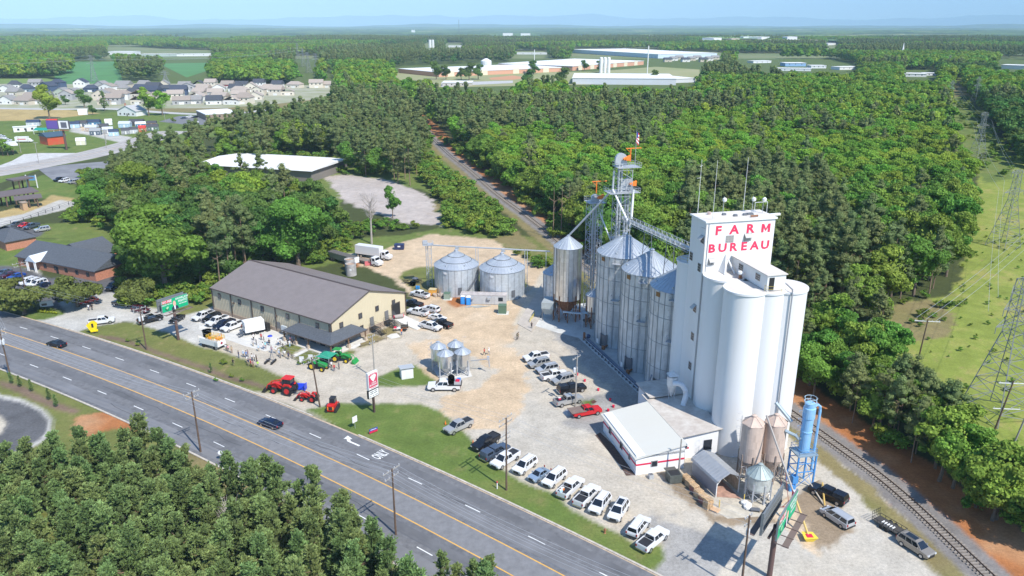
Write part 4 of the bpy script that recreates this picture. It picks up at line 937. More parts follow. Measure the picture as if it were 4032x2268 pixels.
def win(u,v,z_,w_,h_,face,open_=False,name='window'):
    """face: unit normal in plan"""
    nx,ny=face; a=math.atan2(ny,nx); m=MB(); m.mi=0; m.box((u+nx*.03,v+ny*.03,z_),(.06,w_,h_),a); 
    fr=m.build(name,M('sash',(.42,.40,.38),.6),el); g_=MB()
    for i in range(3):
        for j in range(3):
            oy=(i-1)*w_/3.1; zz=z_+.06+j*h_/3.1; g_.box((u+nx*.075-ny*oy,v+ny*.075+nx*oy,zz),(.03,w_/3.1-.1,h_/3.1-.09),a)
    g_.build('pane',M('sunlit_glass_tint',(.30,.30,.29),.35) if ny<0 else glassd,fr)  # front panes get a paler colour that stands in for sunlight on the glass
    if open_:
        q=MB(); q.T=Matrix.Translation((u+nx*.1,v+ny*.1,z_+h_*.95))@Matrix.Rotation(a,4,'Z')@Matrix.Rotation(R(-48),4,'Y'); q.box((0,0,-h_*.62),(.04,w_*.96,h_*.62)); q.build('open_sash',M('sash_light',(.45,.44,.42),.4),fr)
F_=(0,-1); Lf=(-1,0)
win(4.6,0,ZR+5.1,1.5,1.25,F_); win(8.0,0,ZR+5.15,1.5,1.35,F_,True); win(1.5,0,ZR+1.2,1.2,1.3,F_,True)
win(0,.9,ZR+5.0,1.2,1.4,Lf,True); win(0,4.5,ZR+.9,1.1,1.5,Lf); win(0,1.2,ZR-.2,1.1,1.5,Lf)
win(0,1.6,21.6,1.1,1.5,Lf,True); win(0,1.6,16.2,1.1,1.5,Lf); win(0,1.6,10.4,1.1,1.5,Lf)
win(gx0,-3.2,ZR+1.0,1.4,1.1,Lf); win(gx0,-8.6,ZR+1.0,1.4,1.1,Lf)
m=MB(); m.box((6.2,gy0-.02,ZR+.15),(.9,.08,2.1)); m.build('gallery_door',blackp,el)
# lettering: one mesh per letter
def letters(word,u0,u1,z_,h_,par,mat,v=-.03,wd=1.0):
    n=len(word)
    for k,ch in enumerate(word):
        if ch=='M':
            q=MB(); a_=h_*.56; w_=h_*.29; b_=h_/2
            q.hexa([(-a_,-b_,0),(-a_+w_,-b_,0),(-a_+w_,b_,0),(-a_,b_,0)],[(-a_,-b_,.012),(-a_+w_,-b_,.012),(-a_+w_,b_,.012),(-a_,b_,.012)])
            q.hexa([(a_-w_,-b_,0),(a_,-b_,0),(a_,b_,0),(a_-w_,b_,0)],[(a_-w_,-b_,.012),(a_,-b_,.012),(a_,b_,.012),(a_-w_,b_,.012)])
            for s_ in(-1,1): q.hexa([(s_*-(a_-w_),b_,.001),(s_*-(a_-w_),b_-w_*1.5,.001),(0,-b_*.75,.001),(0,-b_*.15,.001)][::s_],[(s_*-(a_-w_),b_,.013),(s_*-(a_-w_),b_-w_*1.5,.013),(0,-b_*.75,.013),(0,-b_*.15,.013)][::s_])
            o=q.build('letter',mat,par); o.location=(u0+(u1-u0)*k/(n-1),v,z_); o.rotation_euler=(math.pi/2,0,0); continue
        o=text_mesh('letter',ch,h_/.70,mat,par,.012,h_*.05); o.location=(u0+(u1-u0)*k/(n-1),v,z_); o.rotation_euler=(math.pi/2,0,0); o.scale=(1.15*wd,1,1)
LR=M('letter_red',(.72,.035,.10),.6)
letters('FARM',2.3,11.3,ZR+7.25,1.5,el,LR); letters('BUREAU',1.35,11.5,ZR+4.15,1.42,el,LR)
# downpipe, gutters, rails, chute and roof gear
m=MB(); m.path([(9.3,-12.65,ZR+.4),(9.3,-12.75,ZR-.4),(9.35,-12.7,12),(9.4,-12.7,5)],.12,6); m.path([(8.9,-6,gz-.6),(9.2,-10,ZR+1.0),(9.3,-12.65,ZR+.4)],.12,6); m.build('downpipe',M('grey_pipe',(.30,.31,.33),.5),el)
m=MB(); m.tube((-.08,-.12,4),(-.08,-.12,HT-.3),.08,6); m.tube((.5,-.1,ZR),(.5,-.1,HT-.2),.06,5); m.tube((-.1,-.1,HT-1),(-.3,1.2,HT-1),.05,5); m.build('downpipe',M('grey_pipe_light',(.45,.45,.45),.5),el)
m=MB()
for q0,q1 in(((5.2,-11.9),(7.6,-12.3)),((5.2,-11.9),(5.2,-11.2))):
    for hh in(.5,1.0): m.tube((*q0,ZR+hh),(*q1,ZR+hh),.03,4)
    for q in(q0,q1): m.tube((*q,ZR),(*q,ZR+1),.03,4)
m.path([(9.2,-3.5,ZR+1),(11.3,-3.5,ZR+1),(11.8,-5,ZR+1)],.03,4); m.build('guard_rail',M('rail_yellow',(.55,.42,.10),.5),el)
m=MB()
for hh in(.5,1.05):
    m.path([(2.1+2.85*math.cos(R(d)),7.6+2.85*math.sin(R(d)),ZR+hh) for d in range(80,291,15)],.035,4)
for d in range(80,291,35): m.tube((2.1+2.85*math.cos(R(d)),7.6+2.85*math.sin(R(d)),ZR),(2.1+2.85*math.cos(R(d)),7.6+2.85*math.sin(R(d)),ZR+1.05),.03,4)
m.build('guard_rail',MT['rail_yellow'],el)
m=MB(); m.hexa([(3.0,-.02,ZR+.05),(3.3,-.02,ZR+.05),(3.3,-2.2,ZR+.05),(3.0,-2.2,ZR+.05)],[(4.05,-.02,ZR+3),(4.25,-.02,ZR+3),(4.25,-.25,ZR+3),(4.05,-.25,ZR+3)]); m.tube((4.15,-.15,ZR+2.9),(4.9,-2.2,ZR+.1),.14,5); m.build('grain_chute',white,el)
ve=thing('roof_ventilator','small rusty roof ventilator with a pale cap on the elevator roof','ventilator',(*(E0+Vector((4.6*math.cos(EA)+4.6*math.sin(EA),4.6*math.sin(EA)-4.6*math.cos(EA)))),ZR+.05)); m=MB(); m.cyl(0,0,0,.7,.3,.25,10); m.build('stack',rust,ve); m=MB(); m.lathe([(.3,.7),(.5,.95),(.45,1.25),(.1,1.35)],10); m.build('cap',white,ve)
def ew(u,v): return (E0.x+u*math.cos(EA)-v*math.sin(EA),E0.y+u*math.sin(EA)+v*math.cos(EA))
for (u,v,h_,lb,arm) in ((.9,5.2,9.5,'tall whip antenna at the back left corner of the headhouse roof',1),(1.2,.3,10.5,'tallest whip antenna at the front left corner of the headhouse roof',0),(9.7,5.2,9.5,'tall whip antenna at the back right of the headhouse roof',0)):
    t=thing('antenna',lb,'antenna',(*ew(u,v),HT+.3 if v>1 else HT-5),EA); m=MB(); hh=h_ if v>1 else h_+5; m.cyl(0,0,0,hh,.055,.03,5); 
    if arm: m.tube((-.6,0,6.3),(.1,0,6.4),.03,4); m.tube((-.25,0,8.3),(.25,0,8.5),.03,4)
    m.build('mast',white,t)
for (u,v,lb) in ((5.4,4.6,'white dish antenna mast in the middle of the headhouse roof'),(10.6,3.8,'white dish antenna mast near the right end of the headhouse roof'),(12.3,3.2,'white drum antenna on the goalpost frame at the roof corner')):
    t=thing('dish_antenna',lb,'antenna',(*ew(u,v),HT+.3),EA); m=MB(); m.cyl(0,0,0,3.0 if u<11 else 2.2,.05,.04,5); m.build('mast',steel,t); m=MB(); m.lathe([(.1,2.0),(.36,2.2),(.36,2.6),(.1,2.8)],12,.1,-.1); m.build('dish',white,t)
t=thing('goalpost_frame','pipe goalpost frame carrying antennas on the headhouse roof','frame',(*ew(11.3,2.2),HT+.3),EA); m=MB(); m.tube((-1.2,0,0),(-1.2,0,2.2),.05,5); m.tube((1.2,0,0),(1.2,0,2.2),.05,5); m.tube((-1.2,0,2.2),(1.2,0,2.2),.05,5); m.build('frame_pipes',white,t)
t=thing('roof_beam','long white beam lying along the right edge of the headhouse roof','beam',(*ew(12.4,.9),HT+.32),EA+.05); m=MB(); m.box((-.2,0,0),(4.4,.35,.35)); m.mi=1; m.box((-2.1,0,.1),(3.4,.25,.22)); m.build('beam',[white,rust],t)
for (u,v,k) in((2.6,4.2,0),(4.9,3.2,1),(6.4,2.0,2),(8.3,2.2,3),(9.4,2.4,4)):
    t=thing('roof_unit',['squat round roof vent at the left of the headhouse roof','dark fan unit beside the dish mast on the headhouse roof','small dark cable box in the middle of the headhouse roof','dark square cable box at the right of the headhouse roof','low dark equipment case beside the roof beam'][k],'roof unit',(*ew(u,v),HT+.31),EA); m=MB()
    (m.cyl(0,0,0,.45,.28,.38,10) if k==0 else m.box((0,0,0),(.7 if k<4 else 1.3,.45,.35),0,.8)); m.build('case',[steeld if k else M('vent_pink',(.55,.42,.38),.7)][0],t)
# ---------------- metal hall ----------------
hallw=M('hall_wall',(.50,.455,.36),.65,nz=.05,sc_=.5); halls=M('hall_siding',(.52,.46,.335),.65,nz=.04,sc_=.4); roofb=M('brown_roof',(.215,.185,.175),.5,nz=.08,sc_=.6); trimb=M('brown_trim',(.09,.065,.055),.6); stone=M('stone_base',(.38,.30,.23),.9,nz=.4,sc_=1.4,c2=(.22,.16,.12)); shing=M('dark_shingle',(.085,.095,.11),.85,nz=.25,sc_=2.5)
Lc=Vector((-76.8,184.0)); d1=Vector((math.cos(R(-34.2)),math.sin(R(-34.2)))); d2=Vector((-d1.y,d1.x)); LEN,WID,HE,RDG=43.4,24.9,6.3,4.15
hall=thing('metal_hall','long tan metal hall with a brown gabled roof and corner porch','building',(Lc.x,Lc.y,0),R(-34.2))
def siding(m,x0,y0,x1,y1,z0,z1,step=.45,depth=.04,tops=None):
    """ribbed sheet wall as real folds"""
    L_=math.hypot(x1-x0,y1-y0); n=max(2,int(L_/step)); tx,ty=(x1-x0)/L_,(y1-y0)/L_; nx,ny=ty,-tx
    f=tops or (lambda s:z1)
    for k in range(n):
        a=L_*k/n;b=a+L_/n*.7;c=L_*(k+1)/n
        for s0,s1,e in((a,b,0),(b,c,depth)):
            m.face([(x0+tx*s0+nx*e,y0+ty*s0+ny*e,z0),(x0+tx*s1+nx*e,y0+ty*s1+ny*e,z0),(x0+tx*s1+nx*e,y0+ty*s1+ny*e,f(s1)),(x0+tx*s0+nx*e,y0+ty*s0+ny*e,f(s0))])
            m.face([(x0+tx*s1,y0+ty*s1,z0),(x0+tx*s1+nx*depth,y0+ty*s1+ny*depth,z0),(x0+tx*s1+nx*depth,y0+ty*s1+ny*depth,f(s1)),(x0+tx*s1,y0+ty*s1,f(s1))])
m=MB(); siding(m,0,0,LEN,0,.9,HE,.62,.05); m.build('front_wall',halls,hall)
m=MB(); gt=lambda s:HE+RDG*(1-abs(s-WID/2)/(WID/2)); siding(m,LEN,0,LEN,WID/2,.9,HE,.5,.02,gt); siding(m,LEN,WID/2,LEN,WID,.9,HE,.5,.02,lambda s:gt(s+WID/2)); m.build('gable_wall',M('cream_siding',(.62,.54,.375),.6,nz=.03,sc_=.3),hall)
m=MB(); m.face([(0,0,0),(0,0,HE),(0,WID/2,HE+RDG),(0,WID,HE),(0,WID,0)]); m.face([(0,WID,0),(0,WID,HE),(LEN,WID,HE),(LEN,WID,0)]); m.build('back_wall',hallw,hall)
m=MB(); m.box((LEN/2,-.05,0),(LEN+.1,.3,.92)); m.box((LEN+.05,WID/2-.0,0),(.3,WID,1.0+.4)); m.build('stone_base',stone,hall)
m=MB(); ov=.35
for sy in(0,1):
    ya=-ov if sy==0 else WID+ov; za=HE-.06
    m.hexa([(-ov,ya,za),(LEN+ov,ya,za),(LEN+ov,WID/2,HE+RDG+.02),(-ov,WID/2,HE+RDG+.02)],[(-ov,ya,za+.12),(LEN+ov,ya,za+.12),(LEN+ov,WID/2,HE+RDG+.16),(-ov,WID/2,HE+RDG+.16)])
    for k in range(72):
        x=-ov+(LEN+2*ov)*(k+.5)/72; m.tube((x,ya,za+.13),(x,WID/2,HE+RDG+.17),.03,3)
m.build('roof',roofb,hall)
m=MB(); m.box((LEN/2,WID/2,HE+RDG+.14),(LEN+.7,.5,.08)); m.build('ridge_cap',trimb,hall)
m=MB(); m.box((LEN/2,-ov-.05,HE-.08),(LEN+.7,.14,.2)); m.tube((LEN+.37,-ov,HE),(LEN+.37,WID/2,HE+RDG+.1),.09,4); m.tube((LEN+.37,WID+ov,HE),(LEN+.37,WID/2,HE+RDG+.1),.09,4); m.build('eave_trim',trimb,hall)
for f_ in (0,.175,.36,.565,.76,.99):
    m=MB(); m.box((LEN*f_+.05,-.16,0),(.22,.16,HE)); m.build('downpipe',trimb,hall)
m=MB(); m.box((LEN+.1,0,0),(.22,.22,HE)); m.box((LEN+.1,WID,0),(.22,.22,HE)); m.build('corner_trim',trimb,hall)
def hwin(x,y,z_,w_,h_,side,par=hall,fr=None,name='window'):
    m=MB(); fr=fr or trimb
    if side=='f': m.box((x,y-.1,z_),(w_,.12,h_))
    else: m.box((x+.1,y,z_),(.12,w_,h_))
    o=m.build(name,fr,par); g_=MB()
    if side=='f': g_.box((x,y-.17,z_+.1),(w_-.2,.03,h_-.2))
    else: g_.box((x+.17,y,z_+.1),(.03,w_-.2,h_-.2))
    g_.build('pane',M('bluish_glass',(.05,.055,.065),.15,spec=.9),o)
for f_ in(.07,.255,.455,.665,.9): hwin(LEN*f_,0,4.1,1.15,1.35,'f')
hwin(LEN*.72,0,1.2,1.15,1.35,'f')
for y_,z_ in((3.1,4.2),(9.2,4.5),(14.8,4.6),(20.6,4.4)): hwin(LEN,y_,z_,1.15,1.35,'g')
hwin(LEN,9.4,1.3,1.05,1.4,'g')
m=MB(); m.box((LEN*.585,-.12,.1),(1.3,.14,2.5)); m.build('side_door',M('grey_door',(.17,.17,.17),.6),hall)
for y_ in (12.8,17.9): m=MB(); m.box((LEN+.12,y_,1.4),(.14,1.2,2.3)); m.build('side_door',MT['grey_door'],hall)
m=MB(); m.box((LEN+.1,21.3,1.4),(.14,3.0,3.3)); o=m.build('dock_door',trimb,hall); m=MB(); m.box((LEN+.18,21.3,1.5),(.04,2.7,3.0)); m.build('opening',blackp,o)
for x_ in (8.8,24.9): m=MB(); m.box((x_,-.3,3.9),(.25,.45,.35)); m.build('wall_lamp',trimb,hall)
# porch at the front corner
px0,px1=LEN*.70,LEN+3.1; py=-3.3; pz=2.75
m=MB(); bt=[(px0,py),(px1,py),(px1,7.7),(LEN+.15,7.7),(LEN+.15,-.15),(px0,-.15)]
zt=4.15
A_=[(px0,py,pz),(px1,py,pz),(px1,8.3,pz)]; B_=[(px0+2.3,-.1,zt),(LEN+.1,-.1,zt),(LEN+.1,6.1,zt)]
m.face([A_[0],A_[1],B_[1],B_[0]]); m.face([A_[1],A_[2],B_[2],B_[1]]); m.face([A_[0],B_[0],(px0,-.1,pz)]); m.face([A_[2],(LEN+.1,8.3,pz),B_[2]])
lo=-.16; m.face([(px0,py,pz+lo),(px1,py,pz+lo),(px1,py,pz),(px0,py,pz)]); m.face([(px1,py,pz+lo),(px1,8.3,pz+lo),(px1,8.3,pz),(px1,py,pz)]); m.face([(px0,py,pz+lo),(px0,0,pz+lo),(LEN,0,pz+lo),(px1,0,pz+lo),(px1,py,pz+lo)][::-1]); m.face([(LEN,0,pz+lo),(LEN,8.3,pz+lo),(px1,8.3,pz+lo),(px1,0,pz+lo)][::-1])
pr=m.build('porch_roof',shing,hall)
m=MB(); m.box(((px0+px1)/2,py-.04,pz-.18),(px1-px0+.2,.08,.2)); m.box((px1+.04,2.5,pz-.18),(.08,11.7,.2)); m.build('fascia',trimb,pr)
for x_,y_ in((px0+.3,py+.3),(LEN*.8,py+.3),(LEN*.895,py+.3),(px1-.3,py+.3),(px1-.3,2.4),(px1-.3,7.8)):
    m=MB(); m.box((x_,y_,1.0),(.26,.26,pz-1.1)); o=m.build('porch_post',M('post_wood',(.20,.12,.07),.7),hall); m=MB(); m.box((x_,y_,0),(.62,.62,1.0)); m.build('stone_pier',M('pale_stone',(.52,.42,.32),.9,nz=.3,sc_=2),o)
m=MB(); m.box(((px0+px1)/2,py/2,.0),(px1-px0,-py+.2,.14)); m.build('porch_floor',conc,hall); m=MB(); m.box(((LEN+px1)/2,4.2,0),(px1-LEN,8.2,.15)); m.build('porch_floor',conc,hall)
for x_ in (LEN*.77,LEN*.86,LEN*.93): m=MB(); m.box((x_,-.22,.2),(1.7,.06,2.1)); m.build('glazed_door',glassd,hall)
for y_ in (1.6,4.6): m=MB(); m.box((LEN+.24,y_,.9 if y_<3 else .2),(.06,1.5,1.3 if y_<3 else 2.1)); m.build('glazed_door',glassd,hall)
def hp(x,y): v=Lc+d1*x+d2*y; return v
# steps, landing rails, ramp
for k,(y_,lb) in enumerate(((12.4,'black metal steps and landing at the middle side door of the hall'),(17.4,'black metal steps at the door beside the loading dock of the hall'))):
    p=hp(LEN+.3,y_); t=thing('steel_steps',lb,'steps',(p.x,p.y,0),R(-34.2)); m=MB(); m.box((.9,.2,1.3),(1.8,1.8,.08)); m.build('landing',blackp,t)
    for j in range(6): m=MB(); m.box((2.0+j*.3,.2-j*.0,1.1-j*.2),(.32,1.4,.06)); m.build('tread',blackp,t)
    m=MB()
    for yy in(-.7,1.1):
        m.tube((0,yy,1.35),(0,yy,2.4),.03,4); m.tube((1.8,yy,1.3),(1.8,yy,2.4),.03,4); m.tube((0,yy,2.4),(1.8,yy,2.4),.03,4); m.tube((1.8,yy,2.4),(3.8,yy,1.0),.03,4); m.tube((3.8,yy,0),(3.8,yy,1.0),.03,4); m.tube((1.8,yy,1.9),(3.8,yy,.5),.02,4); m.tube((0,yy,1.9),(1.8,yy,1.9),.02,4); m.tube((0,yy,0),(0,yy,1.3),.04,4); m.tube((1.75,yy,0),(1.75,yy,1.3),.04,4)
    m.build('handrail',blackp,t); m=MB(); m.face([(1.8,-.65,1.25),(3.7,-.65,0),(3.7,-.65,.15),(1.8,-.65,1.4)]); m.face([(1.8,1.05,1.25),(3.7,1.05,0),(3.7,1.05,.15),(1.8,1.05,1.4)]); m.build('stringer',blackp,t)
rp=thing('loading_ramp','pale concrete ramp sloping down from the loading dock door','ramp',(*hp(LEN+.2,21.3),0),R(-34.2)); m=MB(); m.hexa([(0,-1.8,0),(8.2,-1.8,0),(8.2,1.8,0),(0,1.8,0)],[(0,-1.8,1.3),(8.2,-1.8,.06),(8.2,1.8,.06),(0,1.8,1.3)]); m.build('ramp_slab',conc,rp)
dk=thing('loading_dolly','grey roller drum cart with red ends parked at the loading dock','cart',(*hp(LEN+1.6,20.6),1.1),R(20)); m=MB(); m.tube((-1.1,0,.6),(1.1,.2,.6),.5,10); m.build('drum',M('cart_grey',(.35,.31,.28),.7),dk)
for s_ in(-1,1): m=MB(); m.tube((1.12*s_,.1*s_+.1,.6),(1.3*s_,.1*s_+.1,.6),.4,10); m.build('drum_end',redp,dk)
for k in range(1): pass
t=thing('electric_cabinet','pale grey electric cabinet against the front wall of the metal hall','cabinet',(*hp(LEN*.645,-.7),0),R(-34.2)); m=MB(); m.box((0,0,.9),(1.7,.5,1.5)); m.build('cabinet_box',M('cabinet_grey',(.48,.52,.54),.5),t); m=MB(); m.box((0,-.1,0),(.2,.2,.9)); m.build('post',steel,t)
t=thing('air_conditioner','dark outdoor condenser unit beside the trailer at the hall wall','air conditioner',(*hp(LEN*.50,-1.2),0),R(-34.2)); m=MB(); m.box((0,0,0),(2.2,1.0,2.0)); m.build('case',blackp,t)
# concrete sheets round the hall
flat('parking_slab',PP([(500,800),(548,768),(640,800),(700,825),(765,848),(720,868),(668,884),(620,872),(560,850),(500,828)]),.02,M('pale_slab',(.58,.56,.51),.9,nz=.12,sc_=.3))
flat('footpath',PP([(736,894),(770,878),(776,882),(742,899)]),.035,conc); flat('footpath',PP([(862,868),(884,851),(905,862),(908,868),(890,878),(866,876)]),.035,conc); flat('footpath',PP([(972,846),(985,840),(998,838),(1008,848),(985,853)]),.035,conc)
flat('dock_apron',PP([(1010,812),(1042,828),(1058,822),(1024,800)]),.03,conc)
flat('drive_strip',PP([(497,843),(560,866),(567,872),(500,852)]),.03,M('cream_slab',(.62,.57,.48),.9,nz=.1,sc_=.4))
# low rail fences before the hall
fw=M('fence_wood',(.22,.16,.11),.9)
def rail_fence(label,pts,h=1.0,step=2.3,mat=fw,name='rail_fence',grp=None):
    a=pts[0]; t=thing(name,label,'fence',(a.x,a.y,0),0,grp)
    m=MB()
    for p,q in zip(pts,pts[1:]):
        for hh in(h*.5,h*.95): m.tube((*(p-a),hh),(*(q-a),hh),.05,4)
    m.build('rails',mat,t)
    for p,q in zip(pts,pts[1:]):
        n=max(1,int((q-p).length/step))
        for k in range(n+1): r_=p+(q-p)*k/n-a; m=MB(); m.box((r_.x,r_.y,0),(.13,.13,h)); m.build('post',mat,t)
rail_fence('brown rail fence along the lawn in front of the hall porch',PP([(700,866),(712,874),(735,902),(765,915),(775,918)]))
rail_fence('brown rail fence from the porch lawn to the green tractor',PP([(775,918),(812,905),(850,895)]))
rail_fence('brown rail fence edging the dry lawn right of the porch',PP([(908,873),(930,868),(972,854)]))
# ---------------- shop beside the elevator ----------------
S0=Vector((16.6,122.6)); shop=thing('mill_shop','low white shop with red stripe and stained roof at the elevator foot','building',(S0.x,S0.y,0),R(14.3))
def sl_(x,y): v=S0; return None
# local axes: x to the right along the front, y to the back
SX=12.6; SY=14.9
m=MB(); m.box((4.3,-7.45,0),(8.6,14.9,3.6)); m.build('shop_wall',M('white_siding',(.80,.80,.80),.6,nz=.04,sc_=.5),shop)
m=MB(); m.hexa([(-.45,-15.3,3.15),(8.9,-15.3,4.55),(8.9,.5,4.55),(-.45,.5,3.15)],[(-.45,-15.3,3.3),(8.9,-15.3,4.7),(8.9,.5,4.7),(-.45,.5,3.3)]); 
m.build('shop_roof',M('offwhite_roof',(.60,.59,.53),.7,nz=.5,sc_=.35,c2=(.58,.55,.48),st=(.25,1,1),det=7),shop)
m=MB(); m.hexa([(0,-14.9,3.0),(8.6,-14.9,3.0),(8.6,-14.85,3.0),(0,-14.85,3.0)],[(0,-14.9,3.15),(8.6,-14.9,4.5),(8.6,-14.85,4.5),(0,-14.85,3.15)]); m.build('gable_infill',MT['white_siding'],shop)
m=MB(); m.box((12.4,-6.0,0),(7.4,12.5,4.55)); m.build('wing_wall',MT['white_siding'],shop)
m=MB(); m.hexa([(8.65,-13.0,4.56),(16.9,-12.6,4.95),(17.2,3.2,4.95),(8.65,3.2,4.56)],[(8.65,-13.0,4.71),(16.9,-12.6,5.1),(17.2,3.2,5.1),(8.65,3.2,4.71)]); m.build('wing_roof',M('grimy_roof',(.62,.585,.53),.85,nz=.75,sc_=.55,c2=(.33,.26,.21),det=8),shop)
m=MB(); m.box((13.2,3.6,0),(7.5,5.5,4.6)); m.build('rear_wing',MT['white_siding'],shop); m=MB(); m.box((13.2,3.9,4.98+.14),(8.2,6.4,.16)); m.build('rear_roof',MT['grimy_roof'],shop)
for a,b in(((-.02,-14.9),(-.02,0)),):
    m=MB(); m.box((-.03,-7.45,1.75),(.05,14.9,.3)); m.build('red_stripe',redp,shop); m=MB(); m.box((4.3,-14.93,1.75),(8.6,.05,.3)); m.build('red_stripe',redp,shop); m=MB(); m.box((10.2,-12.28,1.9),(1.0,.05,.3)); m.build('red_stripe',redp,shop)
def swin(x,y,z_,w_,h_,f): 
    m=MB(); m.box((x,y,z_),((w_,.12,h_) if f else (.12,w_,h_))); o=m.build('window',M('grey_frame',(.30,.28,.27),.6),shop); m=MB(); m.box((x-(0 if f else .07),y-(.07 if f else 0),z_+.1),((w_-.25,.03,h_-.2) if f else (.03,w_-.25,h_-.2))); m.build('pane',glassd,o)
swin(-.06,-3.4,1.3,1.0,1.15,0); swin(-.06,-8.6,1.3,1.0,1.15,0); swin(-.06,-12.2,1.4,.6,.9,0); swin(3.2,-14.96,1.2,1.15,1.1,1); swin(10.0,-12.3,2.0,.8,.7,1); swin(8.66,-14.2,1.0,1.2,2.0,0)
m=MB(); m.box((14.2,-12.33,1.2),(1.5,.1,1.9)); m.build('window',glassd,shop)
m=MB(); m.box((8.75,-15.25,4.5),(.15,.3,.35)); m.box((4.2,-15.33,3.85-.05),(9.3,.05,.01)); m.build('fascia',white,shop)
mb=flat('mulch_bed',[P(1497,1095),P(1510,1088),P(1585,1160),P(1604,1195),P(1575,1197),P(1560,1172)],.03,M('dark_mulch',(.10,.06,.045),.95,nz=.4,sc_=3))
# skylight sheets and junk on roof
# carport
c0=Vector((31.9,102.0)); cr=thing('drive_through_shed','open grey metal drive through shed in front of the white shop','shed',(c0.x,c0.y,0),R(0)); cdir=(Vector((29.8,107.3))-Vector((31.7,102.1))); ang=math.atan2(cdir.y,cdir.x); cr.rotation_euler=(0,0,ang); CL=6.8; CW=4.15
gm=M('carport_grey',(.33,.36,.41),.45,.3,nz=.06,sc_=1); gmr=M('carport_roof',(.40,.41,.42),.45,.3,nz=.1,sc_=.8)
m=MB(); siding(m,CL,0,0,0,.1,2.7,.3,.03); m.face([(0,.02,.1),(CL,.02,.1),(CL,.02,2.7),(0,.02,2.7)]); m.build('side_wall',gm,cr); m=MB(); m.box((CL/2,-CW,.1),(CL,.04,2.6)); m.build('side_wall',M('wood_wall',(.40,.33,.24),.8,nz=.3,sc_=2),cr)
m=MB(); prf=[(.25,2.6),(.1,2.95),(-CW/2,4.0),(-CW-.1,2.95),(-CW-.25,2.6)]
for (y0,z0),(y1,z1) in zip(prf,prf[1:]):
    m.hexa([(-.3,y0,z0),(CL+.3,y0,z0),(CL+.3,y1,z1),(-.3,y1,z1)],[(-.3,y0,z0+.05),(CL+.3,y0,z0+.05),(CL+.3,y1,z1+.05),(-.3,y1,z1+.05)])
for k in range(12):
    x=-.2+k*(CL+.4)/11; m.tube((x,.1,3.02),(x,-CW/2,4.07),.025,3); m.tube((x,-CW-.1,3.02),(x,-CW/2,4.07),.025,3)
m.build('shed_roof',gmr,cr)
for y_ in(.05,-CW+.05): m=MB(); m.box((-.05,y_,0),(.12,.12,2.9)); m.tube((-.05,y_,2.2),(-.05,y_+(-.8 if y_>0 or y_==.05 else .8),3.25),.05,4); m.build('post',white,cr)
m=MB(); 
for s_ in(0,1): m.tube((-.05,.05-s_*CW,2.9),(-.05,-CW/2,3.95),.07,4)
m.build('front_truss',white,cr)
flat('shed_floor',[c0+Vector((.1,.1)),c0+Vector((3.9,-.4)),c0+cdir.normalized()*6.5+Vector((3.8,0)),c0+cdir.normalized()*6.5],.03,M('red_floor',(.40,.24,.18),.9,nz=.3,sc_=1)); flat('shed_apron',PP([(1800,1285),(1850,1262),(1888,1270),(1895,1285),(1920,1290),(1985,1260),(2000,1268),(1940,1302),(1905,1300),(1830,1305)]),.024,M('worn_slab',(.50,.45,.36),.9,nz=.25,sc_=.6))
flat('plant_slab',PP([(1845,1205),(1870,1190),(2000,1180),(2065,1205),(2045,1215),(1985,1245),(1930,1290),(1895,1270),(1870,1230)]),.022,MT['worn_slab'])
# tan hopper silos, grey hopper bin
tan=M('tan_paint',(.55,.43,.355),.7,attr='tone',nz=.08,sc_=.8); tanr=M('tan_roof',(.56,.43,.35),.75,nz=.15,sc_=1); brownleg=M('brown_steel',(.30,.24,.20),.7)
hopper_bin(38.25,106.9,1.72,4.0,10.4,1.15,'left tan hopper silo at the front of the white elevator',tan,brownleg,6,6,0,'two tan silos',tan,lad=R(150),rs=tanr)
hopper_bin(41.95,107.3,1.72,4.0,10.4,1.15,'right tan hopper silo at the front of the white elevator',tan,brownleg,6,6,0,'two tan silos',tan,rs=tanr)
hopper_bin(38.3,101.9,1.9,2.1,4.4,1.5,'small grey hopper bin with conical ribbed roof beside the drive through shed',M('aged_galvanised',(.52,.55,.53),.6,.4,nz=.2,sc_=1.5,attr='tone'),steel,7,14,0,None,None,rs=M('aged_roof',(.36,.42,.41),.6,.3,nz=.15,sc_=1.5),lad=R(170),tip=.5,hz=1.1)
# blue dust collector
blue=M('blue_paint',(.20,.45,.72),.5,nz=.35,sc_=1.2,c2=(.50,.58,.62)); bluef=M('blue_frame',(.04,.26,.62),.5,nz=.25,sc_=2,c2=(.3,.33,.36))
bc=Vector((46.2,105.6)); dc=thing('dust_collector','tall light blue dust collector on a blue steel frame beside the railway','dust collector',(bc.x,bc.y,0),R(10))
m=MB(); m.lathe([(.25,5.6),(.83,6.2),(.83,9.6),(.9,9.65),(.9,9.8),(.83,9.85),(.83,12.0),(.95,12.1),(.95,13.8),(.8,13.9),(.8,14.6),(.5,14.75)],20); m.build('filter_body',blue,dc)
m=MB(); m.path([(.7,0,13.9),(1.3,0,14.2),(1.75,0,13.8),(1.85,0,13.0),(1.75,-.1,5.5),(1.6,-.3,2.6)],.22,8); m.build('outlet_duct',blue,dc)
for x_ in(-1.5,1.5):
    for y_ in(-1.3,1.3): m=MB(); m.box((x_,y_,0),(.22,.22,6.0)); m.build('leg',bluef,dc)
m=MB(); m.box((0,0,5.9),(3.4,3.0,.18)); m.build('deck',M('grating_blue',(.22,.30,.36),.7),dc)
m=MB()
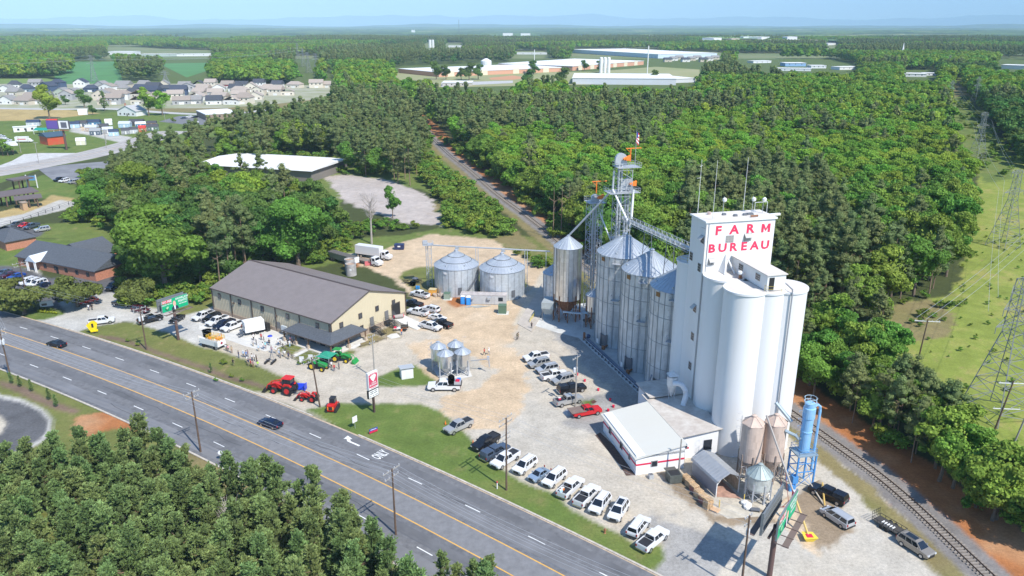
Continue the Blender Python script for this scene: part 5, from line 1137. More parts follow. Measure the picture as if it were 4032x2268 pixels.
for a,b in(((-1.5,-1.3),(1.5,-1.3)),((1.5,-1.3),(1.5,1.3)),((-1.5,-1.3),(-1.5,1.3)),((-1.5,1.3),(1.5,1.3))):
    m.tube((*a,.3),(*b,3.0),.05,4); m.tube((*b,.3),(*a,3.0),.05,4); m.tube((*a,3.1),(*b,3.1),.09,4); m.tube((*a,4.6),(*b,4.6),.07,4)
    for hh in(6.6,7.1): m.tube((*a,hh),(*b,hh),.03,4)
    m.tube((*a,6),(*a,7.1),.035,4); m.tube((*b,6),(*b,7.1),.035,4)
m.build('bracing',bluef,dc)
m=MB()
for hh in(14.9,15.5): m.path([(.95*math.cos(R(d)),.95*math.sin(R(d)),hh) for d in range(0,361,30)],.035,4)
for d in range(0,360,60): m.tube((.95*math.cos(R(d)),.95*math.sin(R(d)),14.6),(.95*math.cos(R(d)),.95*math.sin(R(d)),15.5),.03,4)
m.build('guard_rail',M('pale_blue',(.45,.60,.70),.5),dc)
m=MB(); ladder(m,-.95,-.2,5.9,13,math.pi); m.build('ladder',bluef,dc); m=MB(); m.path([(-3.2,.9,9.6),(-1.5,.4,8.8),(-1.1,.1,8.3),(-.8,0,8.6)],.28,8); m.build('inlet_duct',M('duct_grey',(.35,.42,.46),.5,.4),dc)
m=MB(); m.box((-1.6,-1.0,1.2),(.9,.9,1.2)); m.box((-2.2,-1.4,0),(.8,.6,1.0)); m.build('blower',bluef,dc)
pipe('grain_spout','grey pipe running from the tan silo tops to the blue dust collector',[(41.9,108.4,13.2),(44.2,106.9,10.6)],.3,MT['duct_grey'])
# portable auger with yellow hopper
au=thing('portable_auger','long portable auger with yellow pickup hopper leaning on the elevator','auger',(42.6,91.6,0))
A=Vector((.0,0,.5)); B=Vector((-2.4,15.5,11.6)); mid=A+(B-A)*.32
def toward(a,b,f): return a+(b-a)*f
m=MB(); m.tube(A,mid,.15,8); m.build('yellow_tube',M('auger_yellow',(.62,.42,.12),.5),au); m=MB(); m.tube(mid,B,.16,8); m.build('grey_tube',M('auger_grey',(.36,.33,.30),.6,.3),au)
m=MB(); m.hexa([(-.5,-.5,.05),(.5,-.5,.05),(.5,.5,.05),(-.5,.5,.05)],[(-.95,-.9,.75),(1.1,-.7,.75),(.8,.8,.75),(-.8,.9,.75)]); m.mi=1; m.box((0,-.1,.76),(.9,.8,.04)); m.build('hopper',[M('hopper_yellow',(.78,.60,.06),.5),redp],au)
m=MB(); m.box((mid.x,mid.y,mid.z-.2),(.6,.6,.9)); m.mi=1; m.box((mid.x,mid.y,mid.z+.7),(.5,.5,.12)); m.build('drive_motor',[redp,white],au)
m=MB(); q=A+(B-A)*.55; m.tube((q.x,q.y,q.z),(q.x-1.0,q.y-1.2,.4),.04,4); m.tube((q.x,q.y,q.z),(q.x+1.0,q.y-1.2,.4),.04,4); m.tube((q.x-1.2,q.y-1.2,.4),(q.x+1.2,q.y-1.2,.4),.06,4); m.tube((mid.x,mid.y,mid.z),(q.x,q.y-1.2,.4),.05,4); m.build('undercarriage',M('auger_red',(.35,.05,.05),.6),au)
for s_ in(-1,1): m=MB(); m.tube((q.x+s_*1.2,q.y-1.2,.4),(q.x+s_*1.4,q.y-1.2,.4),.4,12); m.build('wheel',blackp,au)
a2=thing('auger_tube','loose tan auger tube lying toward the black wagon','auger',(*P(2065,1240),0)); q=P(2064,1240); w_=P(2073,1273); m=MB(); m.tube((0,0,1.9),(*(P(2073,1274)-q),.2),.13,6); m.tube((0,0,1.9),(-.1,.3,0),.05,4); m.build('tube',MT['auger_yellow'],a2)
a3=thing('auger_tube','slender tan auger lying between the frame and parked black wagon','auger',(*P(2038,1235),0)); q=P(2038,1235); m=MB(); m.tube((0,0,1.2),(*(P(2075,1275)-q),.1),.11,6); m.tube((0,0,0),(0,0,1.3),.07,4); m.build('tube',M('pale_pipe',(.55,.48,.38),.6),a3)
# cyclone on shop roof
cy0=Vector((29.2,125.6)); cyn=thing('cyclone_separator','pale cyclone separator with curved duct standing on the shop roof','cyclone',(cy0.x,cy0.y,5.2),R(10))
m=MB(); m.lathe([(.12,.3),(.95,2.6),(.95,4.3),(.7,4.35)],18); m.build('cone_body',M('cyclone_paint',(.62,.62,.61),.6,nz=.2,sc_=1.2),cyn); m=MB(); m.hexa([(-.9,-.9,4.6),(.9,-.9,4.6),(.9,.9,4.6),(-.9,.9,4.6)],[(-.05,-.05,5.5),(.05,-.05,5.5),(.05,.05,5.5),(-.05,.05,5.5)]); m.build('rain_cap',MT['cyclone_paint'],cyn)
m=MB(); m.path([(-.3,-1.0,3.4),(.5,-1.3,3.5),(1.3,-1.6,3.2),(1.8,-2.0,2.3),(1.8,-2.3,1.2),(1.4,-2.6,.2),(1.3,-2.7,-.3)],.5,10); m.build('curved_duct',M('duct_white',(.66,.68,.70),.5),cyn)
m=MB(); [m.tube((.7*math.cos(a),.7*math.sin(a),0),(.9*math.cos(a),.9*math.sin(a),2.7),.05,4) for a in (0.5,2.1,3.7,5.2)]; m.build('stand',steel,cyn)
# bin-row slab and edge conveyor
flat('bin_slab',PP([(1330,800),(1345,790),(1420,768),(1500,760),(1700,760),(1760,990),(1640,1010),(1620,1003),(1468,862),(1455,850),(1405,838),(1340,818)]),.03,M('bin_concrete',(.55,.55,.52),.9,nz=.15,sc_=.4))
e0=P(1472,856); e1=P(1618,992); bcn=thing('edge_conveyor','long blue grey conveyor trough along the slab edge at the bin feet','conveyor',(e0.x,e0.y,0))
dv=e1-e0; m=MB(); dn=dv.normalized(); nn=Vector((-dn.y,dn.x))
m.hexa([(*( -nn*.0),0.1),(*(dv-nn*.0),.1),(*(dv+nn*.55),.1),(*(nn*.55),.1)],[(*( -nn*.0),.75),(*(dv),.75),(*(dv+nn*.55),.75),(*(nn*.55),.75)]); m.build('trough',M('conveyor_blue',(.16,.20,.27),.5,.3,nz=.2,sc_=1),bcn)
m=MB(); m.tube((*(nn*-.25),.5),(*(dv-nn*.25),.5),.1,6); m.tube((*(nn*.8),.35),(*(dv+nn*.8),.35),.08,5); m.build('pipe_run',steel,bcn)
for k in range(18): m=MB(); q=dv*(k/17.0); m.box((q.x-nn.x*.2,q.y-nn.y*.2,0),(.15,.7,.6),math.atan2(nn.y,nn.x)+math.pi/2); m.build('bracket',steeld,bcn)
m=MB(); m.box((-.2,.2,.2),(.5,.9,1.6)); m.build('end_plate',rust,bcn); m=MB(); m.tube((.5,.1,1.1),(1.0,-.3,1.1),.45,8); m.build('drive_motor',M('motor_blue',(.05,.08,.16),.5),bcn)
pipe('grain_spout','inclined grey pipe from slab corner up to the nearest tall bin',[(*P(1620,995),.6),(27.4,135.6,5.0)],.16,M('pipe_blue',(.30,.36,.44),.5,.3))
# box hopper, receiving ramp, transformer etc.
bh=thing('box_hopper','boxy grey metal surge hopper on short legs by the tall hopper bin','hopper',(*P(1381,800),0),R(-14)); m=MB(); m.hexa([(-.9,-1.5,1.5),(.9,-1.5,1.5),(.9,1.5,1.5),(-.9,1.5,1.5)],[(-1.5,-2.4,3.3),(1.5,-2.4,3.3),(1.5,2.4,3.3),(-1.5,2.4,3.3)]); m.box((0,0,3.3),(3.0,4.8,1.6)); m.build('bin_box',galvd and M('hopper_grey',(.42,.45,.44),.6,.2,nz=.1,sc_=1),bh)
for x_ in(-1.3,1.3):
    for y_ in(-2.1,2.1): m=MB(); m.box((x_,y_,0),(.15,.15,3.3)); m.build('leg',steeld,bh)
rm=thing('receiving_ramp','long grey and tan drive over ramp between the squat bins and hopper bin','ramp',(*P(1350,800),0)); q=P(1350,800)
m=MB(); pts=[P(1301,815)-q,P(1337,835)-q,P(1402,728)-q,P(1368,715)-q]; m.hexa([(*p,0) for p in pts],[(*pts[0],.12),(*pts[1],.12),(*pts[2],1.0),(*pts[3],1.0)]); m.build('ramp_deck',M('ramp_grey',(.47,.42,.36),.9,nz=.15,sc_=.5),rm)
m=MB(); 
for k in range(5): f=k/4; a=P(1333,813)-q; b=P(1345,795)-q; c=a+(b-a)*f; m.tube((c.x,c.y,0),(c.x,c.y,1.1),.05,4)
a=P(1333,813)-q; b=P(1345,795)-q; m.tube((*a,1.1),(*b,1.1),.05,4); m.tube((*a,.6),(*b,.6),.05,4); m.build('yellow_rail',M('rail_bright_yellow',(.75,.6,.08),.5),rm)
oc=thing('hopper_conveyor','raised grey conveyor frame joining the hopper bins at head height','conveyor',(12.5,173.8,0)); m=MB(); m.box((2.2,.2,3.2),(4.6,.5,.35),R(-16)); m.build('trough',M('conveyor_light',(.38,.48,.56),.5,.3),oc); m=MB(); m.box((6.8,-1.0,3.6),(4.6,.8,.5),R(-6)); m.build('trough',MT['conveyor_light'],oc)
for x_,y_ in((4.6,-1.1),(9.0,-1.4),(4.6,1.0),(9.0,1.0)): m=MB(); m.box((x_,y_,0),(.22,.22,3.7)); m.build('leg',steel,oc)
stp=thing('step_ladder','pink and white step ladder standing on the slab under the hoppers','ladder',(*P(1453,808),0)); m=MB()
for s_ in(-1,1): m.tube((s_*.35,0,0),(s_*.22,.5,3.0),.04,4); m.tube((s_*.35,1.1,0),(s_*.22,.5,3.0),.04,4)
for k in range(9): m.tube((-.33,k*.055,.3*k+.3),(.33,k*.055,.3*k+.3),.035,4)
m.build('ladder_frame',M('ladder_pink',(.62,.35,.35),.6),stp)
gr=flat('floor_grate',PP([(1461,805),(1482,799),(1496,805),(1474,812)]),.045,blackp)
# containers and yard clutter
def boxthing(name,label,cat,x,y,rz,parts,grp=None,z=0):
    """parts: (part_name, material, [ (cx,cy,z,sx,sy,sz[,tx,ty]) ... ])"""
    t=thing(name,label,cat,(x,y,z),rz,grp)
    for pn,mt,bs in parts:
        m=MB()
        for b in bs: m.box(b[:3],b[3:6],0,*(b[6:] if len(b)>6 else (1,1)))
        m.build(pn,mt,t)
    return t
p=P(1217,762); ct=thing('office_container','long grey corrugated site container in front of the squat bins','container',(p.x,p.y,0),R(-4.5)); m=MB()
for a,b in(((-6,-1.25),(6,-1.25)),((6,-1.25),(6,1.25)),((6,1.25),(-6,1.25)),((-6,1.25),(-6,-1.25))): siding(m,*a,*b,.1,2.6,.33,.05)
m.build('container_wall',M('container_grey',(.50,.50,.50),.6,nz=.1,sc_=1),ct); m=MB(); m.box((0,0,2.58),(12.2,2.6,.1)); m.build('container_roof',M('container_roof',(.46,.42,.40),.8,nz=.3,sc_=.8),ct)
m=MB(); m.box((4.6,-1.33,1.1),(1.2,.06,1.0)); m.build('window',glassd,ct); m=MB(); m.box((3.5,-1.32,.1),(.95,.06,2.1)); m.build('door',MT['container_grey'],ct); m=MB(); m.box((1.6,-1.6,1.6),(.9,.5,.6)); m.build('wall_unit',steel,ct); m=MB(); m.box((-3.0,-1.6,1.6),(.9,.5,.6)); m.build('wall_unit',steel,ct)
tb=M('toilet_blue',(.03,.22,.62),.5)
for k,(x_,lb) in enumerate(((1165,'left blue portable toilet with white roof before the container'),(1179,'right blue portable toilet with white roof before the container'))):
    p=P(x_,766-(0 if k else 2)); t=boxthing('portable_toilet',lb,'portable toilet',p.x,p.y,R(-5),[('cabin',tb,[(0,0,0,1.15,1.15,2.15)]),('cabin_roof',white,[(0,0,2.15,1.2,1.2,.28,.75,.6)])],'portable toilets'); m=MB(); m.box((0,-.6,.15),(.8,.04,1.8)); m.build('door',M('door_blue',(.04,.3,.75),.5),t)
gt_=M('transformer_green',(.10,.17,.11),.6)
for x_,y_,s_,lb in((1264,787,1.0,'dark green transformer cabinet standing in the middle of the gravel'),(1125,752,.8,'faded green transformer cabinet left of the container')):
    p=P(x_,y_); boxthing('transformer_box',lb,'transformer',p.x,p.y,R(-5),[('cabinet',gt_ if s_==1 else M('transformer_faded',(.27,.34,.27),.6),[(0,0,.1,2.0*s_,1.9*s_,2.0*s_)]),('cabinet_lid',gt_,[(0,0,.1+2.0*s_,2.1*s_,2.0*s_,.1)]),('pad',conc,[(.2,-.1,0,2.9*s_,2.6*s_,.1)])],'transformer cabinets')
p=P(1089,742); boxthing('tool_crate','orange mesh tool crate beside the white pickup in the dirt yard','crate',p.x,p.y,R(-10),[('crate_body',M('crate_orange',(.72,.36,.06),.7),[(0,0,.1,1.9,1.6,1.6)]),('crate_lid',M('crate_lid',(.55,.45,.25),.8),[(0,0,1.7,2.0,1.7,.08)])])
p=P(1104,745); m=MB(); t=thing('rubble_heap','small heap of pale rubble beside the orange crate','heap',(p.x,p.y,0)); 
for k in range(26): m.box((random.gauss(0,.8),random.gauss(0,.5),random.uniform(0,.5)),(random.uniform(.2,.6),)*3,random.random()*3)
m.build('rubble',M('rubble',(.48,.40,.33),.9,nz=.2,sc_=2),t)
for k,lb in enumerate(('left blue drum standing by the scrap bin parts','right blue drum standing by the scrap bin parts')):
    p=P(1048+k*5.5,727); t=thing('plastic_drum',lb,'drum',(p.x,p.y,0)); m=MB(); m.lathe([(.26,0),(.3,.1),(.3,.8),(.26,.92)],12); m.build('drum',M('drum_blue',(.03,.25,.60),.4),t)
p=P(1036,715); t=thing('scrap_pile','pile of shiny scrap ducts and bin parts on the weeds','scrap pile',(p.x,p.y,0)); m=MB(); m.tube((0,-1,.7),(.9,-1.6,.7),.75,12); m.build('duct_drum',shiny,t)
for k in range(9): m=MB(); a=random.uniform(-.5,.5); x_=random.uniform(-2.2,1.8); y_=random.uniform(0,2.6); m.box((x_,y_,random.uniform(.1,1.2)),(random.uniform(1.4,3.2),.25,.12),a); m.build('duct_piece',galvd,t)
m=MB(); m.lathe([(.8,1.0),(.9,1.2),(.2,1.5)],12,.8,1.8); m.build('fan_cone',steeld,t)
for k in range(8):
    p=P(1195+k*5.2,775-k*1.4+(k%2)*3); 
t=thing('steel_sheet_stack','low stack of bright steel sheets lying on the gravel','steel sheets',(*P(1206,772),0),R(-8)); 
for k in range(6): m=MB(); m.box((-2.2+k*.75,-.3+(k%3)*.3,.05+.07*(k%2)),(3.0,.28,.06),R(28)); m.build('sheet',M('sheet_blue',(.50,.58,.60),.4,.5),t)
p=P(1005,627); boxthing('dumpster','dark blue dumpster on the grass behind the dirt road','dumpster',p.x,p.y,R(0),[('tub',M('navy_paint',(.02,.03,.10),.5),[(0,0,.1,3.0,1.9,1.7,1.05,1.1)]),('sticker',white,[(0,-1.0,1.0,.9,.05,.5)])])
# concrete tanks behind the hall
for k,(x_,y_,lb) in enumerate(((884,692,'front concrete tank ring behind the metal hall'),(881,680,'rear concrete tank ring behind the metal hall'))):
    p=P(x_,y_); t=thing('concrete_tank',lb,'tank',(p.x,p.y,0)); m=MB(); m.lathe([(1.55,0),(1.55,3.6),(1.35,3.6),(1.35,3.2)],24,cap=False); m.mi=1; m.cyl(0,0,3.15,3.2,1.36,1.36,20); m.build('tank_wall',[M('weathered_concrete',(.40,.38,.36),.9,nz=.3,sc_=1),M('tank_inside',(.42,.28,.19),.9)],t); m=MB(); m.box((.2,-1.56,1.8),(.6,.05,.6)); m.build('sign_plate',white,t)
# white pump shed
p=P(1023,948); ps=thing('pump_shed','tiny white pump shed with flat roof on the grass island','shed',(p.x,p.y,0),R(20)); m=MB(); m.box((0,0,0),(2.5,2.0,2.2)); m.build('shed_wall',white,ps); m=MB(); m.hexa([(-1.5,-1.3,2.45),(1.5,-1.3,2.45),(1.5,1.3,2.15),(-1.5,1.3,2.15)],[(-1.5,-1.3,2.55),(1.5,-1.3,2.55),(1.5,1.3,2.25),(-1.5,1.3,2.25)]); m.build('shed_roof',M('grey_sheet',(.50,.52,.53),.6,.2),ps); m=MB(); m.box((.1,-1.02,.2),(.85,.05,1.9)); m.build('shed_door',M('white_door',(.72,.72,.72),.5),ps)
flat('feed_bin_slab',PP([(1087,926),(1110,960),(1130,960),(1188,947),(1175,915),(1120,905)]),.03,M('feed_slab',(.62,.60,.56),.9,nz=.12,sc_=.5))
# feed augers of the four bins
q=P(1163,943)
pipe('feed_auger','thin auger rising from the feed bins with a motor at its tip',[(*P(1130,945),.6),(*P(1178,930),2.0),(*P(1228,903,3.4),3.4)],.1,steel,'auger')
t=thing('auger_motor','grey motor box at the raised tip of the feed auger','motor',(*P(1228,903,3.3),3.3)); m=MB(); m.box((0,0,-.2),(.55,.5,.8)); m.tube((.15,0,-.2),(.25,0,-1.8),.12,6); m.build('motor_case',steel,t)
t=thing('cage_ladder','caged ladder standing at the left of the four feed bins','ladder',(*P(1088,930),0)); m=MB(); ladder(m,0,0,.1,6.6,R(200),.7); m.build('ladder_frame',steel,t)
# dumpster, pallets, bags by the shed
p=P(1694,1210); t=boxthing('dumpster','dark grey open topped dumpster against the white shop wall','dumpster',p.x,p.y,R(12),[('tub',M('dumpster_grey',(.09,.10,.09),.6,nz=.2,sc_=2),[(0,0,.1,2.0,1.8,1.5,1.08,1.08)]),('lid',M('dumpster_lid',(.10,.095,.085),.8),[(-.2,1.1,1.6,1.9,.9,.08)]),('contents',blackp,[(0,-.1,1.5,1.7,1.4,.15)])])
p=P(1637,1203); boxthing('condenser_unit','small grey condenser unit at the white shop wall','air conditioner',p.x,p.y,R(12),[('case',M('ac_grey',(.42,.43,.43),.6),[(0,0,0,.75,.75,.75)]),('fan_grille',steeld,[(0,0,.75,.6,.6,.03)])])
pa=P(1724,1208); pb=P(1780,1278); npal=6
for k in range(npal):
    q=pa+(pb-pa)*(k/(npal-1)); t=thing('pallet_stack',['pallet stack nearest the white shop corner','second pallet stack from the white shop corner','third pallet stack from the shop with reddish boards','fourth pallet stack along the grey shed side','fifth pallet stack along the grey shed with red crates','tallest pale pallet stack at the front of the row'][k],'pallets',(q.x,q.y,0),ang+.12,'pallet stacks beside the grey shed')
    nl=[6,7,8,8,9,12][k]
    for j in range(nl):
        m=MB(); z_=j*.15
        for b_ in range(5): m.box((-.48+.24*b_,0,z_+.12),(.16,1.1,.022))
        for b_ in(-.5,0,.5): m.box((0,b_,z_),(1.1,.1,.12))
        o=m.build('pallet',woodp if (k not in(2,4) or j>nl-3) else M('pallet_red',(.36,.16,.12),.8),t); o.location=(random.uniform(-.05,.05),random.uniform(-.05,.05),0)
p=P(1800,1285); t=thing('pallet','single pallets dropped loose at the end of the row','pallet',(p.x,p.y,0),ang+.5); 
for j in range(2):
    m=MB()
    for b_ in range(5): m.box((-.48+.24*b_+.1*j,.05*j,j*.15+.12),(.2,1.1,.025))
    m.build('pallet_boards',M('pallet_pale',(.62,.42,.26),.85,nz=.2,sc_=2),t)
p=P(1877,1268); t=thing('bag_pile','white bulk bags slumped beside the shed opening','bags',(p.x,p.y,0))
for k in range(3): m=MB(); m.lathe([(.1,0),(.62,.15),(.6,.45),(.2,.65)],9,random.uniform(-.3,.5),-k*.55); m.build('bulk_bag',white,t)
for x_,y_,h_,lb in((1809,1276,1.3,'yellow bollard at the left front of the drive through shed'),(1871,1262,1.3,'yellow bollard at the right front of the drive through shed')):
    t=thing('bollard',lb,'bollard',(*P(x_,y_),0),0,'yellow bollards'); m=MB(); m.cyl(0,0,0,h_,.08,n=8); m.build('post',M('bollard_yellow',(.70,.50,.10),.6),t)
p=P(1899,1286); boxthing('sheet_rack','low grey metal rack on the slab before the hopper bin','rack',p.x,p.y,R(-10),[('frame',steeld,[(0,0,.35,1.4,.8,.06),(-.6,0,0,.06,.7,.35),(.6,0,0,.06,.7,.35)])])
# red buckets and drain
for k,(x_,y_) in enumerate(((1436,989),(1471,1005),(1502,1034),(1532,1058),(1541,1073),(1530,1083))):
    x_,y_=[(1452,944),(1471,960),(1505,983),(1535,1008),(1543,1025),(1530,1035)][k]
    t=thing('red_bucket',['red bucket nearest the utility pole in the shade','second red bucket from the utility pole','third red bucket from the utility pole','fourth red bucket out in the shaded gravel','red bucket nearest the conveyor and shop roof','red bucket beside the red flatbed truck nose'][k],'bucket',(*P(x_,y_),0),0,'red buckets marking the drive'); m=MB(); m.lathe([(.2,0),(.27,.5),(.24,.5),(.2,.42)],10); m.build('bucket',redp,t)
flat('storm_drain',PP([(1485,1011),(1494,1006),(1502,1011),(1492,1016)]),.03,M('drain_rust',(.10,.04,.025),.8))
t=thing('gravel_heap','small heap of grey gravel beside the silver pickup','heap',(*P(1433,1038),0)); m=MB(); m.lathe([(1.3,0),(.8,.4),(.2,.6)],12); m.build('heap',M('heap_grey',(.40,.40,.40),.95,nz=.3,sc_=4),t)
# ---------------- vehicles ----------------
tyre=M('tyre_rubber',(.018,.018,.02),.8); rimm=M('alloy_rim',(.55,.56,.58),.3,.8); glassv=M('car_glass',(.012,.015,.02),.06,spec=1.0); lampw=M('headlamp',(.62,.64,.66),.15,spec=1); lampr=M('tail_lamp',(.35,.01,.01),.3); plast=M('dark_plastic',(.025,.025,.028),.6); chrome=M('chrome',(.6,.6,.62),.2,.9)
PAINT={'white':(.70,.70,.70),'black':(.008,.008,.011),'silver':(.45,.45,.44),'grey':(.14,.15,.16),'slate':(.09,.12,.17),'lightblue':(.33,.43,.55),'red':(.55,.015,.02),'navy':(.010,.020,.06),'maroon':(.10,.01,.02),'tan':(.34,.30,.25),'blue':(.02,.08,.35),'palegrey':(.52,.53,.54)}
def paint(c): return M('car_paint_'+c,PAINT[c],.22 if c!='white' else .3,.0 if c in('white','red','black') else .35,spec=.7)
VC={}
def prof_body(m,prof,W,ch=.1,inset=.06):
    """side profile (x,z) lofted across the width with softened sides"""
    n=len(prof); cx=sum(p[0] for p in prof)/n; cz=sum(p[1] for p in prof)/n; rings=[]
    for y,k in((-W/2,1-inset),(-W/2+ch,1),(W/2-ch,1),(W/2,1-inset)):
        rings.append([m.vx((cx+(x-cx)*(1-(1-k)*.35),y,cz+(z-cz)*k)) for x,z in prof])
    for a,b in zip(rings,rings[1:]):
        for i in range(n): m.fi([a[i],a[(i+1)%n],b[(i+1)%n],b[i]])
    m.fi(rings[0][::-1]); m.fi(rings[-1]); return m
SPEC={ # L,W, body profile, cab (x0,x1,roofx0,roofx1,z0,z1), wheels x, radius
 'pickup':(5.9,2.0,[(-2.95,.55),(-2.0,.42),(2.0,.42),(2.85,.5),(2.95,.8),(2.88,1.08),(1.35,1.2),(1.2,1.22),(-2.95,1.22)],(-.95,1.55,-.75,.75,1.15,1.88),(-1.95,1.9),.42),
 'suv':(5.0,1.95,[(-2.5,.55),(-2.0,.38),(2.0,.38),(2.42,.5),(2.5,.85),(2.35,1.02),(1.3,1.14),(-2.42,1.16),(-2.5,.9)],(-2.42,1.35,-2.15,.45,1.1,1.78),(-1.5,1.5),.38),
 'sedan':(4.8,1.82,[(-2.4,.5),(-1.9,.3),(1.9,.3),(2.35,.4),(2.4,.65),(2.2,.82),(1.0,.97),(-1.6,1.02),(-2.3,.98),(-2.4,.75)],(-1.95,1.15,-1.05,.35,.94,1.43),(-1.4,1.42),.33),
 'van':(5.0,1.98,[(-2.5,.5),(-2.0,.32),(2.0,.32),(2.45,.45),(2.5,.75),(2.3,.92),(1.5,1.08),(-2.42,1.12),(-2.5,.9)],(-2.45,1.85,-2.25,.7,1.02,1.76),(-1.5,1.5),.35),
 'beetle':(4.2,1.75,[(-2.0,.5),(-1.6,.3),(1.6,.3),(2.0,.4),(2.1,.65),(1.8,.88),(1.1,.98),(-1.3,1.02),(-1.9,.85)],(-1.45,1.1,-.6,.35,.92,1.48),(-1.25,1.25),.34)}
def wheelmesh(r_):
    k=('w',r_)
    if k not in VC:
        def mk(n_,a,b,rr,mt,seg=16):
            m=MB(); 
            A=[m.vx((rr*math.cos(2*math.pi*i/seg),a,rr*math.sin(2*math.pi*i/seg))) for i in range(seg)]; B=[m.vx((rr*math.cos(2*math.pi*i/seg),b,rr*math.sin(2*math.pi*i/seg))) for i in range(seg)]
            for i in range(seg): m.fi([A[i],B[i],B[(i+1)%seg],A[(i+1)%seg]])
            m.fi(A); m.fi(B[::-1]); me=bpy.data.meshes.new(n_); me.from_pydata(m.v,[],m.f); me.materials.append(mt); return me
        VC[k]=(mk('wheel',-.13,.13,r_,tyre),mk('rim',-.14,.14,r_*.62,rimm,10))
    return VC[k]
def meshof(key,fn,mat):
    if key not in VC:
        m=MB(); fn(m); me=bpy.data.meshes.new(key[0]); me.from_pydata(m.v,[],m.f)
        for q in (mat if isinstance(mat,(list,tuple)) else [mat]): me.materials.append(q)
        me.polygons.foreach_set('material_index',m.m); VC[key]=me
    return VC[key]
def part(name,me,par,loc=None):
    o=bpy.data.objects.new(name,me); link(o); o.parent=par
    if loc: o.location=loc
    return o
def vehicle(kind,label,cat,x,y,rz,color,typ='pickup',var=None,scale=1.0,grp=None,small=False):
    L_,W,pf,cab,wx,wr=SPEC[typ]; c=paint(color); t=thing(kind,label,cat,(x,y,0.03),rz,grp); t.scale=(scale,)*3; K=(typ,color,var)
    part('body',meshof(('body',)+K,lambda m:prof_body(m,pf,W),c),t)
    x0,x1,r0,r1,z0,z1=cab; wb=W/2-.07; wt=W/2-.30
    def cabf(m): 
        m.hexa([(x0,-wb,z0),(x1,-wb,z0),(x1,wb,z0),(x0,wb,z0)],[(r0,-wt,z1),(r1,-wt,z1),(r1,wt,z1),(r0,wt,z1)])
        m.hexa([(r0+.08,-wt+.05,z1),(r1-.12,-wt+.05,z1),(r1-.12,wt-.05,z1),(r0+.08,wt-.05,z1)],[(r0+.25,-wt+.2,z1+.05),(r1-.35,-wt+.2,z1+.05),(r1-.35,wt-.2,z1+.05),(r0+.25,wt-.2,z1+.05)])
    part('cab',meshof(('cab',)+K,cabf,c),t)
    e=.012
    def lerp(f,g_): return (x1+(r1-x1)*f, wb+(wt-wb)*f, z0+(z1-z0)*f)
    def ws(m): 
        a=lerp(.04,0); b=lerp(.95,0); m.face([(a[0]+e,-a[1]+.1,a[2]+e),(a[0]+e,a[1]-.1,a[2]+e),(b[0]+e,b[1]-.08,b[2]+e),(b[0]+e,-b[1]+.08,b[2]+e)])
    part('windshield',meshof(('windshield',)+K,ws,glassv),t)
    def rw(m):
        f0,f1=(.15,.88); ax=x0+(r0-x0)*f0; bx=x0+(r0-x0)*f1; ay=wb+(wt-wb)*f0; by=wb+(wt-wb)*f1; az=z0+(z1-z0)*f0; bz=z0+(z1-z0)*f1
        m.face([(ax-e,ay-.12,az+e),(ax-e,-ay+.12,az+e),(bx-e,-by+.1,bz+e),(bx-e,by-.1,bz+e)])
    part('rear_window',meshof(('rear_window',)+K,rw,glassv),t)
    for s_ in(-1,1):
        def sw(m,s_=s_):
            f0,f1=.08,.88
            def pt(u,f): 
                xa=x0+(r0-x0)*f; xb=x1+(r1-x1)*f; return (xa+(xb-xa)*u, s_*(wb+(wt-wb)*f+e), z0+(z1-z0)*f)
            segs=((.05,.34),(.38,.64),(.68,.94)) if typ in('suv','van') else ((.06,.46),(.5,.94))
            for u0,u1 in segs: m.face([pt(u0,f0),pt(u1,f0),pt(u1,f1),pt(u0,f1)] if s_<0 else [pt(u0,f1),pt(u1,f1),pt(u1,f0),pt(u0,f0)])
        part('side_window',meshof(('side_window',s_)+K,sw,glassv),t)
    if typ=='pickup':
        if var in('tonneau','bed','cargo','cap','flatbed'):
            if var=='cap': part('camper_top',meshof(('camper_top',)+K,lambda m:m.hexa([(-2.93,-.93,1.22),(-.98,-.93,1.22),(-.98,.93,1.22),(-2.93,.93,1.22)],[(-2.75,-.75,1.86),(-1.0,-.75,1.86),(-1.0,.75,1.86),(-2.75,.75,1.86)]),c),t); part('side_window',meshof(('capwin',)+K,lambda m:[m.hexa([(-2.6,s*.90,1.38),(-1.3,s*.90,1.38),(-1.3,s*.80,1.72),(-2.55,s*.80,1.72)],[(-2.6,s*.93,1.38),(-1.3,s*.93,1.38),(-1.3,s*.83,1.73),(-2.55,s*.83,1.73)]) for s in(-1,1)],glassv),t)
            elif var!='flatbed':
                def bed(m): m.box((-1.92,0,1.223 if var=='tonneau' else 1.2265),(1.85,1.68,.03 if var=='tonneau' else .006))
                part('bed_cover' if var=='tonneau' else 'bed_liner',meshof(('bed',)+K,bed,plast),t)
                def rails(m):
                    for s_ in(-1,1): m.box((-1.92,s_*.9,1.22),(1.95,.12,.14))
                    m.box((-2.88,0,1.22),(.1,1.86,.14))
                part('bed_rail',meshof(('rails',)+K,rails,c),t)
    for xx in wx:
        for s_ in(-1,1):
            wm,rm_=wheelmesh(wr); o=part('wheel',wm,t,(xx,s_*(W/2-.1),wr-.03)); 
            if not small: part('rim',rm_,o)
